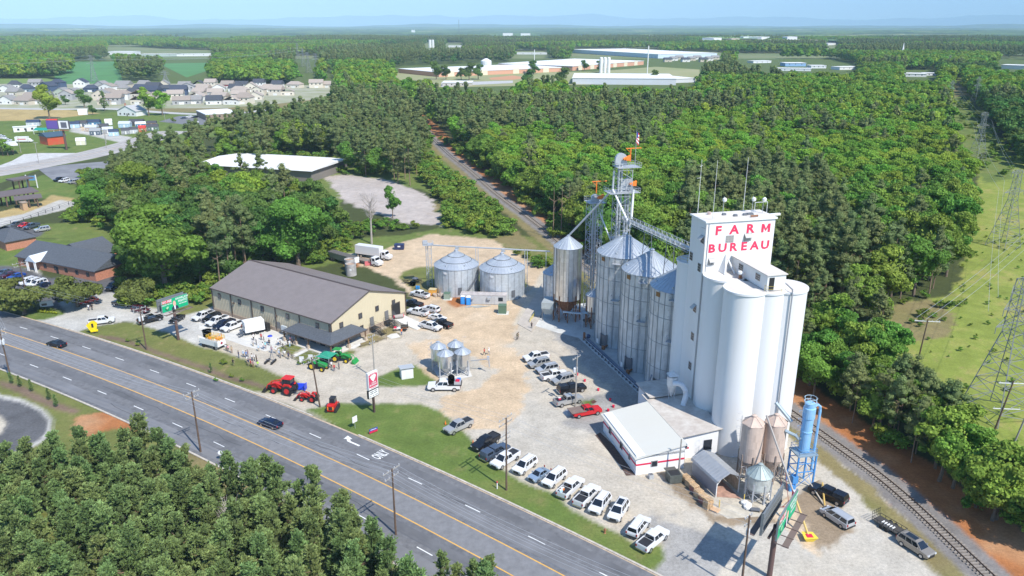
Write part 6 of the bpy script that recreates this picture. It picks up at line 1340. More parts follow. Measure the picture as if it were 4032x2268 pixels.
    if not small:
        for s_ in(-1,1):
            zz=pf[3][1]+.38 if typ!='sedan' else .62
            part('headlight',meshof(('hl',typ),lambda m:m.box((L_/2-.02,0,0),(.1,.34,.18)),lampw),t,(-.02,s_*(W/2-.26),zz-.1)); part('taillight',meshof(('tl',typ),lambda m:m.box((-L_/2+.0,0,0),(.08,.2,.34)),lampr),t,(0,s_*(W/2-.17),.78 if typ!='sedan' else .62))
        part('grille',meshof(('gr',typ),lambda m:m.box((L_/2-.0,0,.45),(.08,W*.5,.28 if typ=='sedan' else .42)),plast),t)
        part('bumper',meshof(('bu',typ),lambda m:m.box((-L_/2-.03,0,.42),(.12,W*.86,.2)),plast if typ!='pickup' else chrome),t)
        for s_ in(-1,1): part('mirror',meshof(('mi',typ,color),lambda m:m.box((0,0,0),(.14,.22,.2)),c),t,(x1-.45,s_*(W/2+.06),z0+.08))
        if typ=='suv' and var!='cap':
            part('roof_rails',meshof(('rr',typ),lambda m:[m.tube((-1.8,s*.62,z1+.1),(.2,s*.62,z1+.1),.025,4) for s in(-1,1)],plast),t)
        if var=='sunroof': part('sunroof',meshof(('sr',typ),lambda m:m.box(((r0+r1)/2+.1,0,z1+.052),(1.6,.9,.01)),glassv),t)
    return t
C4=lambda x,y:(x/3,y/3+483); C8=lambda x,y:(x/3+859,y/3+966); C5=lambda x,y:(x/3+859,y/3+483); C9=lambda x,y:(x/3+1717.3,y/3+966); C7=lambda x,y:(x/3,y/3+966); C1=lambda x,y:(x/3,y/3)
def car(f,fr,rr,color,typ,var,label,cat,grp=None,kind=None,small=False,z=.55):
    a=P(*f(*fr),z); b=P(*f(*rr),z); d=a-b; c=(a+b)/2; kind=kind or {'pickup':'pickup_truck','suv':'parked_suv','sedan':'parked_car','van':'minivan','beetle':'small_car'}[typ]
    return vehicle(kind,label,cat,c.x,c.y,math.atan2(d.y,d.x),color,typ,var,1.0,grp,small)
GR='vehicles parked along the grass verge'; GS='vehicles parked by the utility pole'; GH='vehicles parked right of the metal hall'; GL='vehicles parked left of the metal hall'
car(C8,(805,360),(960,290),'silver','pickup','tonneau','silver pickup with black bed cover parked at the edge of the frontage grass','pickup',GR)
car(C8,(1010,490),(1165,400),'black','pickup','tonneau','black pickup beside the orange cone on the grass verge','pickup',GR)
car(C8,(1240,475),(1075,565),'slate','pickup','cap','dark blue grey truck with camper top next to the black pickup','pickup',GR)
car(C8,(1155,625),(1315,525),'white','pickup','bed','white pickup with open black bed left of the tall utility pole','pickup',GR)
car(C8,(1305,680),(1460,565),'white','suv',None,'large white suv right of the tall utility pole','suv',GR)
car(C8,(1440,720),(1545,655),'lightblue','beetle',None,'small light blue rounded car between two white suvs','car',GR)
car(C8,(1540,770),(1670,665),'white','suv','r','white suv with black roof pillars right of the light blue car','suv',GR)
car(C8,(1790,730),(1665,845),'white','pickup','cargo','white pickup with tools and orange cooler in its open bed','pickup',GR)
car(C8,(1910,790),(1790,910),'white','pickup','tonneau','white pickup with flat black bed cover in the middle of the verge row','pickup',GR)
car(C8,(1905,970),(1995,855),'white','suv','s','white compact suv between the covered pickup and the sunroof suv','suv',GR)
car(C8,(2050,1025),(2130,900),'white','suv','sunroof','white suv with a long black sunroof on the verge','suv',GR)
car(C8,(2285,1025),(2195,1140),'white','suv','t','white suv with its back to the road near the end of the row','suv',GR)
car(C8,(2425,1115),(2270,1245),'white','pickup','tonneau','last white pickup with black bed cover at the tip of the grass verge','pickup',GR)
car(C5,(1385,1265),(1550,1235),'white','pickup','bed','white pickup nearest the bin shadows at the head of the pole row','pickup',GS)
car(C5,(1432,1310),(1550,1285),'silver','suv',None,'silver suv second in the pole row','suv',GS)
car(C5,(1495,1352),(1610,1328),'palegrey','suv','w','pale grey wagon third in the pole row','suv',GS)
car(C5,(1695,1370),(1515,1405),'white','pickup','cargo','white crew cab pickup fourth in the pole row','pickup',GS)
car(C5,(1595,1440),(1745,1400),'silver','suv','g','silver suv with dark roof rails fifth in the pole row','suv',GS)
car(C8,(1825,25),(1650,55),'black','pickup','cap','black truck with camper top beside the grey utility pole','pickup',GS)
car(C8,(1790,110),(1635,145),'silver','pickup','cargo','silver pickup with red cans in its bed behind the grey pole','pickup',GS)
GL2=GL
car(C4,(1465,965),(1605,915),'white','pickup','bed','leftmost white pickup nosed out beside the metal hall','pickup',GL)
car(C4,(1530,980),(1665,930),'black','suv',None,'black suv between two white pickups left of the hall','suv',GL)
car(C4,(1550,1012),(1730,945),'white','pickup','bed','middle white pickup in the row left of the hall','pickup',GL)
car(C4,(1605,1040),(1775,970),'navy','pickup','bed','navy blue pickup between white pickups left of the hall','pickup',GL)
car(C4,(1680,1048),(1830,992),'white','pickup','bed','white pickup nearest the white trailer cabin','pickup',GL)
car(C4,(1295,985),(1375,935),'black','sedan',None,'black car parked beside the billboard post','car')
car(C4,(1215,945),(1055,985),'black','pickup','bed','black pickup under the left billboard edge','pickup')
car(C4,(1130,905),(1000,880),'maroon','suv',None,'maroon suv behind the utility pole in the brick office lot','suv')
car(C4,(870,835),(985,850),'black','pickup','bed','black pickup with silver tail at the foot of the big tree','pickup')
car(C4,(865,965),(670,990),'white','pickup','bed','white pickup alone by the yellow valve sign','pickup')
car(C4,(600,835),(730,808),'red','sedan',None,'bright red car under the spreading low trees','car')
car(C4,(425,795),(525,772),'grey','suv','u','grey suv in the shade under the low trees','suv')
car(C4,(815,740),(900,690),'black','pickup','bed','black pickup in shade at the brick office corner','pickup')
car(C4,(890,715),(950,690),'black','pickup','bed2','second black pickup in shade behind the brick office corner','pickup')
for k,((a,b),(c,d),co,ty,lb) in enumerate((((150,695),(250,665),'white','suv','leftmost white suv by the brick office entrance'),((195,705),(290,672),'white','suv','middle white suv by the brick office entrance'),((235,712),(340,680),'white','suv','right white suv by the brick office entrance'),((280,722),(350,695),'navy','sedan','navy car right of the white suvs at the brick office'),((75,650),(175,622),'blue','sedan','blue car in the line beside the brick office bushes'),((20,640),(120,612),'maroon','sedan','maroon car in the line beside the brick office bushes'),((0,620),(60,598),'slate','sedan','dark slate car at the left frame edge by the brick office'),
    ((85,262),(170,236),'grey','pickup','grey pickup behind the left brick building'),((150,262),(215,240),'red','sedan','red car behind the left brick building'),((205,272),(275,252),'slate','pickup','slate pickup behind the left brick building'),((270,292),(368,278),'palegrey','suv','pale grey suv behind the left brick building'))):
    car(C4,(a,b),(c,d),co,ty,'bed' if ty=='pickup' else None,lb,{'suv':'suv','sedan':'car','pickup':'pickup'}[ty],'cars around the brick offices',small=False)
car(C1,(420,1358),(475,1345),'black','pickup','bed','black pickup in the dark lot near the big trees','pickup','cars in the dark far lot',small=True,z=.9)
car(C1,(445,1368),(520,1352),'white','suv',None,'white suv in the dark lot near the big trees','suv','cars in the dark far lot',small=True,z=.9)
car(C1,(510,1378),(595,1362),'silver','suv',None,'silver suv in the dark lot near the big trees','suv','cars in the dark far lot',small=True,z=.9)
car(C5,(545,765),(645,792),'white','pickup','bed','white pickup alone beside the orange tool crate','pickup',GH)
car(C5,(490,835),(592,862),'black','pickup','bed','black pickup at the back corner of the metal hall','pickup',GH)
car(C5,(515,898),(640,925),'white','pickup','bed','white pickup with open bed beside the loading ramp','pickup',GH)
car(C5,(612,872),(742,905),'white','suv',None,'white suv with dark rear glass in the dirt yard','suv',GH)
car(C5,(780,962),(670,938),'white','sedan','x','white crossover between a suv and the black pickup','car',GH)
car(C5,(700,978),(822,1018),'black','pickup','tonneau','black pickup with silver bed cover beside the big white pickup','pickup',GH)
car(C5,(755,1040),(598,998),'white','pickup','bed','big white crew pickup with wide rear fenders in the yard','pickup',GH)
car(C9,(1005,795),(1190,880),'black','pickup','cap','black truck with camper top beside the blue dust collector','pickup')
car(C9,(1085,955),(1250,1065),'palegrey','van',None,'silver minivan behind the right hand billboard','minivan')
car(C9,(1870,1300),(1650,1160),'tan','suv','sunroof','pale gold suv towing the black trailer beside the track','suv')
car(C7,(1965,275),(2115,320),'navy','sedan',None,'dark blue car driving on the near side of the turn lane','car','cars driving on the highway',kind='moving_car')
car(C4,(370,1135),(485,1160),'black','sedan',None,'black car driving on the highway at the left','car','cars driving on the highway',kind='moving_car')
for k,((a,b),(c,d),co,ty,lb) in enumerate((((1360,890),(1410,885),'slate','sedan','slate car left of the far brown office'),((1400,882),(1455,880),'white','suv','white suv in the far brown office lot'),((1440,925),(1495,920),'white','pickup','white pickup at the front of the far office lot'),((1500,870),(1545,866),'white','sedan','white car nearest the far brown office wall'),((1455,882),(1490,878),'black','sedan','black car in the far brown office lot'))):
    car(C1,(a,b),(c,d),co,ty,'bed',lb,'car' if ty!='pickup' else 'pickup','cars at the far brown office',small=True,z=.9)
# cargo
def cargo(lbl,x,y,z_,mt,sz=(.5,.35,.4),name='cooler_box',cat='cooler',col=None):
    p=P(x,y,z_); boxthing(name,lbl,cat,p.x,p.y,R(30),[('box_body',mt,[(0,0,0,*sz)]),('box_lid',white,[(0,0,sz[2],sz[0]*1.04,sz[1]*1.04,.05)])],None,z_)
cargo('orange cooler in the bed of the white pickup on the verge',*C8(1668,800),1.25,orange); cargo('pale blue crate in the bed of the white pickup on the verge',*C8(1655,815),1.25,M('crate_pale',(.45,.65,.75),.6),name='plastic_crate',cat='crate')
cargo('red fuel can in the bed of the silver pickup by the pole',*C8(1645,118),1.25,redp,name='fuel_can',cat='can'); 
# red flatbed
a=P(*C8(1930,195),.6); b=P(*C8(1765,225),.6); d=a-b; fb=vehicle('flatbed_truck','old red flatbed truck with brown deck near the white shop','truck',(a.x+b.x)/2,(a.y+b.y)/2,math.atan2(d.y,d.x),'red','pickup','flatbed')
m=MB(); m.box((-1.95,0,1.28),(3.1,2.3,.14)); m.build('flat_deck',M('deck_brown',(.20,.145,.12),.85,nz=.2,sc_=1.5),fb); m=MB(); m.tube((-.5,-1.0,1.4),(-.5,-1.0,2.1),.05,4); m.tube((-.5,1.0,1.4),(-.5,1.0,2.1),.05,4); m.tube((-.5,-1,2.1),(-.5,1,2.1),.05,4); m.build('headache_rack',blackp,fb)
# white service truck with tank
a=P(*C8(655,18),.7); b=P(*C8(893,18),.7); d=a-b; sv=vehicle('service_truck','white crew cab service truck carrying a steel tank on a flat bed','truck',(a.x+b.x)/2,(a.y+b.y)/2,math.atan2(d.y,d.x),'white','pickup','flatbed',1.12)
m=MB(); m.box((-2.0,0,1.2),(2.5,2.1,.12)); m.build('flat_deck',plast,sv); m=MB(); m.lathe([(.2,1.3),(.62,1.5),(.62,2.6),(.3,2.9)],12,-1.35,0); m.build('steel_tank',shiny,sv); m=MB(); m.box((-2.5,0,1.3),(1.2,1.7,.5)); m.mi=1; m.box((-2.5,.3,1.8),(.7,.5,.3)); m.mi=2; m.box((-2.7,-.4,1.8),(.6,.5,.25)); m.build('tool_box',[steel,redp,tb],sv)
# black utility trailer
a=P(*C9(1640,1115),.5); b=P(*C9(1480,1020),.5); d=a-b; tr=thing('utility_trailer','black mesh utility trailer with its ramp gate raised','trailer',((a.x+b.x)/2,(a.y+b.y)/2,0),math.atan2(d.y,d.x)); 
m=MB(); m.box((0,0,.5),(4.3,1.9,.08)); m.build('trailer_bed',M('trailer_floor',(.06,.055,.05),.8),tr)
m=MB()
for s_ in(-1,1):
    m.tube((-2.15,s_*.95,1.0),(2.15,s_*.95,1.0),.04,4)
    for k in range(6): m.tube((-2.15+k*.86,s_*.95,.5),(-2.15+k*.86,s_*.95,1.0),.035,4)
m.tube((2.15,-.95,1.0),(2.15,.95,1.0),.04,4); m.tube((2.15,-.9,.5),(3.3,0,.5),.05,4); m.tube((2.15,.9,.5),(3.3,0,.5),.05,4); m.build('side_rail',blackp,tr)
m=MB()
for k in range(5): m.tube((-2.2,-.9+k*.45,.5),(-2.35,-.9+k*.45,1.9),.03,4)
for zz in(.9,1.4,1.9): m.tube((-2.25,-.9,zz),(-2.25,.9,zz),.03,4)
m.build('ramp_gate',blackp,tr)
for xx in(-.5,.35):
    for s_ in(-1,1): part('wheel',wheelmesh(.33)[0],tr,(xx,s_*1.08,.33))
t=thing('white_boxes','row of small white boxes on the black trailer floor','boxes',((a.x+b.x)/2,(a.y+b.y)/2,.58),math.atan2(d.y,d.x)); 
for k in range(5): m=MB(); m.box((-.9+k*.42,-.2,0),(.16,.75,.12)); m.build('box_body',white,t)
# semi trucks behind the hall
def semi(x,y,rz,label,box_mat,flat_=False,L_=9.0):
    t=thing('semi_truck',label,'truck',(x,y,0),rz); m=MB(); prof_body(m,[(5.0,.6),(7.6,.6),(7.7,1.5),(6.6,1.75),(6.35,2.0),(6.2,2.8),(4.8,2.9),(4.8,.7)],2.3,.15); m.build('cab',paint('white'),t)
    m=MB(); m.face([(6.42,-1.0,1.95),(6.42,1.0,1.95),(6.24,.9,2.7),(6.24,-.9,2.7)]); m.build('windshield',glassv,t)
    for s_ in(-1,1): m=MB(); m.box((5.7,s_*1.15,1.8),(.9,.04,.75)); m.build('side_window',glassv,t); m=MB(); m.box((7.65,s_*.9,.9),(.1,.35,.25)); m.build('headlight',lampw,t)
    m=MB(); m.box((0,0,.75),(L_+1,1.0,.3)); m.build('chassis',plast,t)
    if flat_: m=MB(); m.box((-.4,0,1.1),(L_,2.4,.2)); m.box((4.1,0,1.3),(.15,2.4,1.2)); m.build('flat_deck',M('deck_wood',(.25,.2,.16),.8),t)
    else: m=MB(); m.box((-.3,0,1.2),(L_,2.5,2.75)); m.build('cargo_box',box_mat,t)
    for xx in(-3.8,-2.7,5.9):
        for s_ in(-1,1): o=part('wheel',wheelmesh(.5)[0],t,(xx,s_*1.05,.5)); part('rim',wheelmesh(.5)[1],o)
    return t
a=P(968,653); b=P(896,643); semi(*((a+b)/2),math.atan2((a-b).y,(a-b).x),'white box truck parked on the dirt loop behind the hall',M('box_white',(.66,.66,.66),.5))
a=P(943,668); b=P(880,655); semi(*((a+b)/2),math.atan2((a-b).y,(a-b).x),'white flatbed truck with red bumper beside the grain trailer',white,True,8)
a=P(898,672); b=P(832,652); q=(a+b)/2; ht=thing('grain_trailer','long grey hopper trailer without a tractor behind the hall','trailer',(q.x,q.y,0),math.atan2((a-b).y,(a-b).x)); m=MB(); m.hexa([(-5.5,-.9,1.0),(5.5,-.9,1.0),(5.5,.9,1.0),(-5.5,.9,1.0)],[(-6,-1.25,2.9),(6,-1.25,2.9),(6,1.25,2.9),(-6,1.25,2.9)]); m.build('trailer_body',M('trailer_grey',(.32,.33,.33),.5,.3),ht); m=MB(); m.box((0,0,2.92),(12,2.4,.08)); m.build('tarp',M('tarp_dark',(.12,.11,.10),.8),ht)
for xx in(-5,-3.9):
    for s_ in(-1,1): part('wheel',wheelmesh(.5)[0],ht,(xx,s_*1.05,.5))
m=MB(); m.box((6.1,0,1.2),(.2,2.4,1.8)); m.build('end_panel',white,ht)
t=thing('red_barrier','short red panel leaning beside the flatbed truck','panel',(*P(928,668),0),R(15)); m=MB(); m.box((0,0,.1),(2.4,.15,1.3)); m.box((0,.3,0),(.1,.7,.1)); m.build('panel_board',M('faded_red',(.62,.16,.17),.7),t)
# trailer cabin
p=P(640,838); tc=thing('cabin_trailer','white office cabin on a trailer in front of the hall','trailer',(p.x,p.y,0),R(33)); m=MB(); m.box((0,0,.9),(4.6,2.5,2.5)); m.build('cabin',white,tc); m=MB(); m.box((0,0,3.4),(4.5,2.4,.08)); m.box((.5,0,3.48),(.7,.7,.15)); m.build('cabin_roof',white,tc)
for y_ in(-.7,.7): m=MB(); m.box((-2.32,y_,1.9),(.05,.5,.8)); m.build('window',glassd,tc)
m=MB(); m.box((.6,0,.6),(6.2,1.0,.25)); m.build('chassis',plast,tc)
for xx in(-.5,.5):
    for s_ in(-1,1): part('wheel',wheelmesh(.38)[0],tc,(xx,s_*1.1,.38))
for k,y_ in enumerate((-.75,.75)):
    m=MB()
    for j in range(4): m.box((-2.7-j*.35,y_,.8-j*.22),(.34,.9,.05))
    m.build('metal_steps',steeld,tc)
# utility stage truck with yellow rails
p=P(537,873); st=thing('spreader_truck','white equipment wagon with steel tank and yellow railings on the grass edge','truck',(p.x,p.y,0),R(-28)); m=MB(); m.box((0,0,.9),(5.8,2.3,1.3)); m.build('wagon_body',white,st); m=MB(); m.lathe([(.9,2.2),(1.0,3.6),(1.1,3.7),(.85,3.7),(.8,3.0)],16,-1.9,0.3,cap=False); m.build('steel_drum',shiny,st)
m=MB(); 
for (xa,ya,xb,yb) in((-.7,-1.1,2.8,-1.1),(2.8,-1.1,2.8,1.1),(2.8,1.1,-.7,1.1),(-.7,1.1,-.7,-1.1),(1.0,-1.1,1.0,1.1)):
    for hh in(2.55,2.9,3.2): m.tube((xa,ya,hh),(xb,yb,hh),.04,4)
    for f_ in(0,.33,.66,1): m.tube((xa+(xb-xa)*f_,ya+(yb-ya)*f_,2.2),(xa+(xb-xa)*f_,ya+(yb-ya)*f_,3.2),.035,4)
m.build('yellow_railing',yellowp,st); m=MB(); m.box((.2,.2,2.2),(1.2,1.0,.5)); m.mi=1; m.box((1.9,.3,2.22),(1.2,1.1,.35)); m.box((-.2,-.6,2.25),(.6,.4,.4)); m.build('deck_gear',[M('gear_tan',(.55,.38,.2),.7),orange],st)
m=MB(); m.lathe([(.3,0),(.3,.03)],10); m.v=[(2.93,y,z+1.6) for (y,z,_x) in [(a[0],a[1],a[2]) for a in m.v]]; m.build('red_emblem',redp,st)
for xx in(-1.9,1.7):
    for s_ in(-1,1): part('wheel',wheelmesh(.5)[0],st,(xx,s_*1.0,.5))
m=MB(); 
for k in range(4): m.tube((2.3,-1.3,.6+k*.4),(2.75,-1.3,.6+k*.4),.04,4)
m.tube((2.3,-1.3,.3),(2.3,-1.3,2.3),.04,4); m.tube((2.75,-1.3,.3),(2.75,-1.3,2.3),.04,4); m.build('ladder',steel,st)
# ---------------- tractors ----------------
def tractor(label,x,y,rz,c,rimc,s=1.0,cab='roof',loader=True,grp=None):
    t=thing('tractor',label,'tractor',(x,y,0),rz,grp); t.scale=(s,)*3; bd=M('machine_'+c,{'green':(.02,.26,.05),'red':(.62,.02,.015)}[c],.35); rm=M('rimpaint_'+rimc,{'yellow':(.80,.55,.02),'red':(.55,.02,.02)}[rimc],.4)
    m=MB(); prof_body(m,[(.3,.8),(2.0,.8),(2.15,1.0),(2.1,1.45),(1.2,1.6),(.3,1.62)],.8,.12); m.build('hood',bd,t)
    m=MB(); m.box((-.5,0,.6),(1.9,.9,.6)); m.box((-.2,0,.5),(3.2,.45,.4)); m.build('chassis',plast,t)
    for s_ in(-1,1):
        m=MB(); m.hexa([(-1.3,s_*.62-.2,1.35),(.05,s_*.62-.2,1.35),(.05,s_*.62+.2,1.35),(-1.3,s_*.62+.2,1.35)],[(-1.1,s_*.62-.2,1.75),(-.2,s_*.62-.2,1.75),(-.2,s_*.62+.2,1.75),(-1.1,s_*.62+.2,1.75)]); m.build('fender',bd,t)
    m=MB(); m.box((-.75,0,1.3),(.5,.55,.15)); m.box((-.98,0,1.4),(.1,.55,.5)); m.build('seat',plast if cab!='none' else M('seat_grey',(.1,.1,.1),.7),t)
    if cab!='none':
        m=MB(); m.box((-.55,0,2.55),(1.6,1.4,.14),0,.85,.85); m.build('roof',bd,t); m=MB()
        for xx in(-1.2,.1):
            for s_ in(-1,1): m.tube((xx,s_*.6,1.4),(xx,s_*.55,2.56),.04,4)
        m.build('roof_posts',plast,t)
        if cab=='glass': m=MB(); m.hexa([(-1.2,-.62,1.5),(.15,-.62,1.5),(.15,.62,1.5),(-1.2,.62,1.5)],[(-1.15,-.56,2.54),(.0,-.56,2.54),(.0,.56,2.54),(-1.15,.56,2.54)]); m.build('cab_glass',glassv,t)
    for xx,rr,sy in((-.75,.78,.85),(1.6,.5,.72)):
        for s_ in(-1,1):
            k=('tw',rr); wm=wheelmesh(rr)[0]; o=part('wheel',wm,t,(xx,s_*sy,rr)); o.scale=(1,1.5,1)
            m=MB(); sg=12
            A=[m.vx((rr*.55*math.cos(2*math.pi*i/sg),-.15,rr*.55*math.sin(2*math.pi*i/sg))) for i in range(sg)]; B=[m.vx((rr*.55*math.cos(2*math.pi*i/sg),.15,rr*.55*math.sin(2*math.pi*i/sg))) for i in range(sg)]
            for i in range(sg): m.fi([A[i],B[i],B[(i+1)%sg],A[(i+1)%sg]])
            m.fi(A); m.fi(B[::-1]); m.build('rim',rm,o)
    if loader:
        m=MB()
        for s_ in(-1,1): m.path([(.1,s_*.55,1.4),(1.2,s_*.58,1.75),(2.6,s_*.58,1.3),(3.0,s_*.58,.45)],.075,4); m.tube((.5,s_*.55,.9),(1.3,s_*.58,1.7),.06,4)
        m.tube((2.6,-.58,1.3),(2.6,.58,1.3),.05,4); m.build('loader_arm',bd,t)
        m=MB(); m.hexa([(2.95,-.95,.1),(3.6,-.95,.05),(3.6,.95,.05),(2.95,.95,.1)],[(2.85,-.95,.75),(3.1,-.95,.75),(3.1,.95,.75),(2.85,.95,.75)]); m.build('loader_bucket',bd if c=='green' else plast,t)
    return t
TRG='tractors on show along the drive'
tractor('big red tractor with cab and front loader on the drive edge',*P(720,988),R(165),'red','red',1.35,'glass',True,TRG)
tractor('small red open tractor between the big red tractor and the pole',*P(782,1008),R(168),'red','red',.95,'none',True,TRG)
tractor('green tractor with canopy roof beside the green tent',*P(857,908),R(-15),'green','yellow',1.1,'roof',True,TRG)
tractor('green tractor without roof in front of the green tent',*P(800,928),R(-25),'green','yellow',1.1,'none',False,TRG)
t=thing('snow_blade','bright blue box blade behind the big red tractor','implement',(*P(752,979),0),R(-5)); m=MB(); m.hexa([(-1.5,-.6,.2),(1.5,-.6,.2),(1.5,.3,.2),(-1.5,.3,.2)],[(-1.5,-.2,1.3),(1.5,-.2,1.3),(1.5,.2,1.3),(-1.5,.2,1.3)]); m.build('blade',M('implement_blue',(.02,.06,.62),.4),t); m=MB(); m.box((-1.5,-.2,.1),(.1,1.4,1.3)); m.box((1.5,-.2,.1),(.1,1.4,1.3)); m.build('end_plate',MT['implement_blue'],t)
p=P(838,1030); sk=thing('skid_steer','red compact skid loader with orange tail lights on the grass','skid loader',(p.x,p.y,0),R(85)); m=MB(); m.box((-.3,0,.4),(2.4,1.3,1.1)); m.build('body',M('machine_red',(.62,.02,.015),.35),sk); m=MB(); m.box((.3,0,1.5),(1.4,1.1,.85),0,.85,.9); m.build('cab_glass',glassv,sk); m=MB(); m.box((.3,0,2.35),(1.4,1.1,.1)); m.build('cab_roof',plast,sk)
for s_ in(-1,1): m=MB(); m.box((-.1,s_*.85,0),(2.7,.4,.75)); m.build('track',plast,sk); m=MB(); m.box((-1.52,s_*.5,.7),(.06,.25,.6)); m.build('taillight',orange,sk); m=MB(); m.tube((-1.2,s_*.7,1.5),(1.4,s_*.7,1.0),.1,4); m.tube((1.4,s_*.7,1.0),(1.8,s_*.7,.3),.1,4); m.build('lift_arm',MT['machine_red'],sk)
m=MB(); m.box((-1.52,0,.6),(.05,.7,.7)); m.build('grille',plast,sk)
# tents, tables
p=P(823,916); gt2=thing('canopy_tent','green pop up canopy tent between the two green tractors','tent',(p.x,p.y,0),R(-20)); m=MB(); m.hexa([(-1.7,-1.7,2.2),(1.7,-1.7,2.2),(1.7,1.7,2.2),(-1.7,1.7,2.2)],[(-.05,-.05,3.1),(.05,-.05,3.1),(.05,.05,3.1),(-.05,.05,3.1)]); m.build('canopy',M('tent_green',(.02,.26,.16),.8),gt2)
for x_ in(-1.65,1.65):
    for y_ in(-1.65,1.65): m=MB(); m.tube((x_,y_,0),(x_,y_,2.25),.035,4); m.build('pole',white,gt2)
m=MB(); m.box((0,0,.7),(2.2,.9,.06)); m.box((-.9,0,0),(.06,.6,.7)); m.box((.9,0,0),(.06,.6,.7)); m.build('table',blackp,gt2)
# planter / implement display, smoker grill
p=P(681,912); t=thing('disc_planter','black row unit implement standing on its hitch among the crowd','implement',(p.x,p.y,0),R(-10))
for s_ in(-1,1):
    for k in range(5): m=MB(); m.tube((s_*.75-.12,-1.0+k*.45,.32),(s_*.75+.12,-1.0+k*.45,.32),.32,10); m.build('disc',plast,t)
m=MB(); m.tube((-.75,-1.1,.6),(-.75,.9,.6),.07,4); m.tube((.75,-1.1,.6),(.75,.9,.6),.07,4); m.tube((-1,-.1,.7),(1,-.1,.7),.09,4); m.tube((-.5,.5,.7),(0,.9,2.3),.05,4); m.tube((.5,.5,.7),(0,.9,2.3),.05,4); m.tube((0,-.1,.7),(0,.9,2.3),.05,4); m.build('frame',steeld,t)
p=P(1018,831); t=thing('smoker_grill','black trailer smoker grill puffing smoke beside the steps','grill',(p.x,p.y,0),R(10)); m=MB(); m.tube((-.9,0,1.0),(.9,0,1.0),.5,12); m.build('barrel',M('smoker_black',(.03,.025,.02),.5,.3),t); m=MB(); m.box((0,-.5,.8),(1.4,.5,.06)); m.mi=0; m.build('shelf',rust,t); m=MB(); m.tube((.7,.1,1.4),(.7,.1,2.2),.09,6); m.build('chimney',blackp,t)
for s_ in(-1,1): part('wheel',wheelmesh(.33)[0],t,(0,s_*.7,.33))
p=P(1000,833); boxthing('serving_table','serving table with red and white bins beside the smoker','table',p.x,p.y,R(5),[('table_top',white,[(0,0,.75,1.8,.7,.05)]),('table_leg',steeld,[(-.8,0,0,.05,.6,.75),(.8,0,0,.05,.6,.75)]),('red_bin',redp,[(-.5,0,.8,.6,.45,.35)]),('white_bin',white,[(.35,0,.8,.7,.45,.25)])])
sm_=bpy.data.materials.new('smoke'); sm_.use_nodes=True; tt=sm_.node_tree; tt.nodes.clear(); vv=tt.nodes.new('ShaderNodeVolumePrincipled'); vv.inputs['Color'].default_value=(.75,.8,.85,1); vv.inputs['Density'].default_value=.12; oo=tt.nodes.new('ShaderNodeOutputMaterial'); tt.links.new(vv.outputs[0],oo.inputs['Volume'])
p=P(985,812); m=MB(); m.lathe([(.2,0),(.9,.5),(1.3,1.4),(.9,2.4),(.2,2.8)],10); o=m.build('smoke_puff',sm_); o.location=(p.x,p.y,.6); tag(o,'thin grey smoke drifting from the smoker grill',kind='stuff')
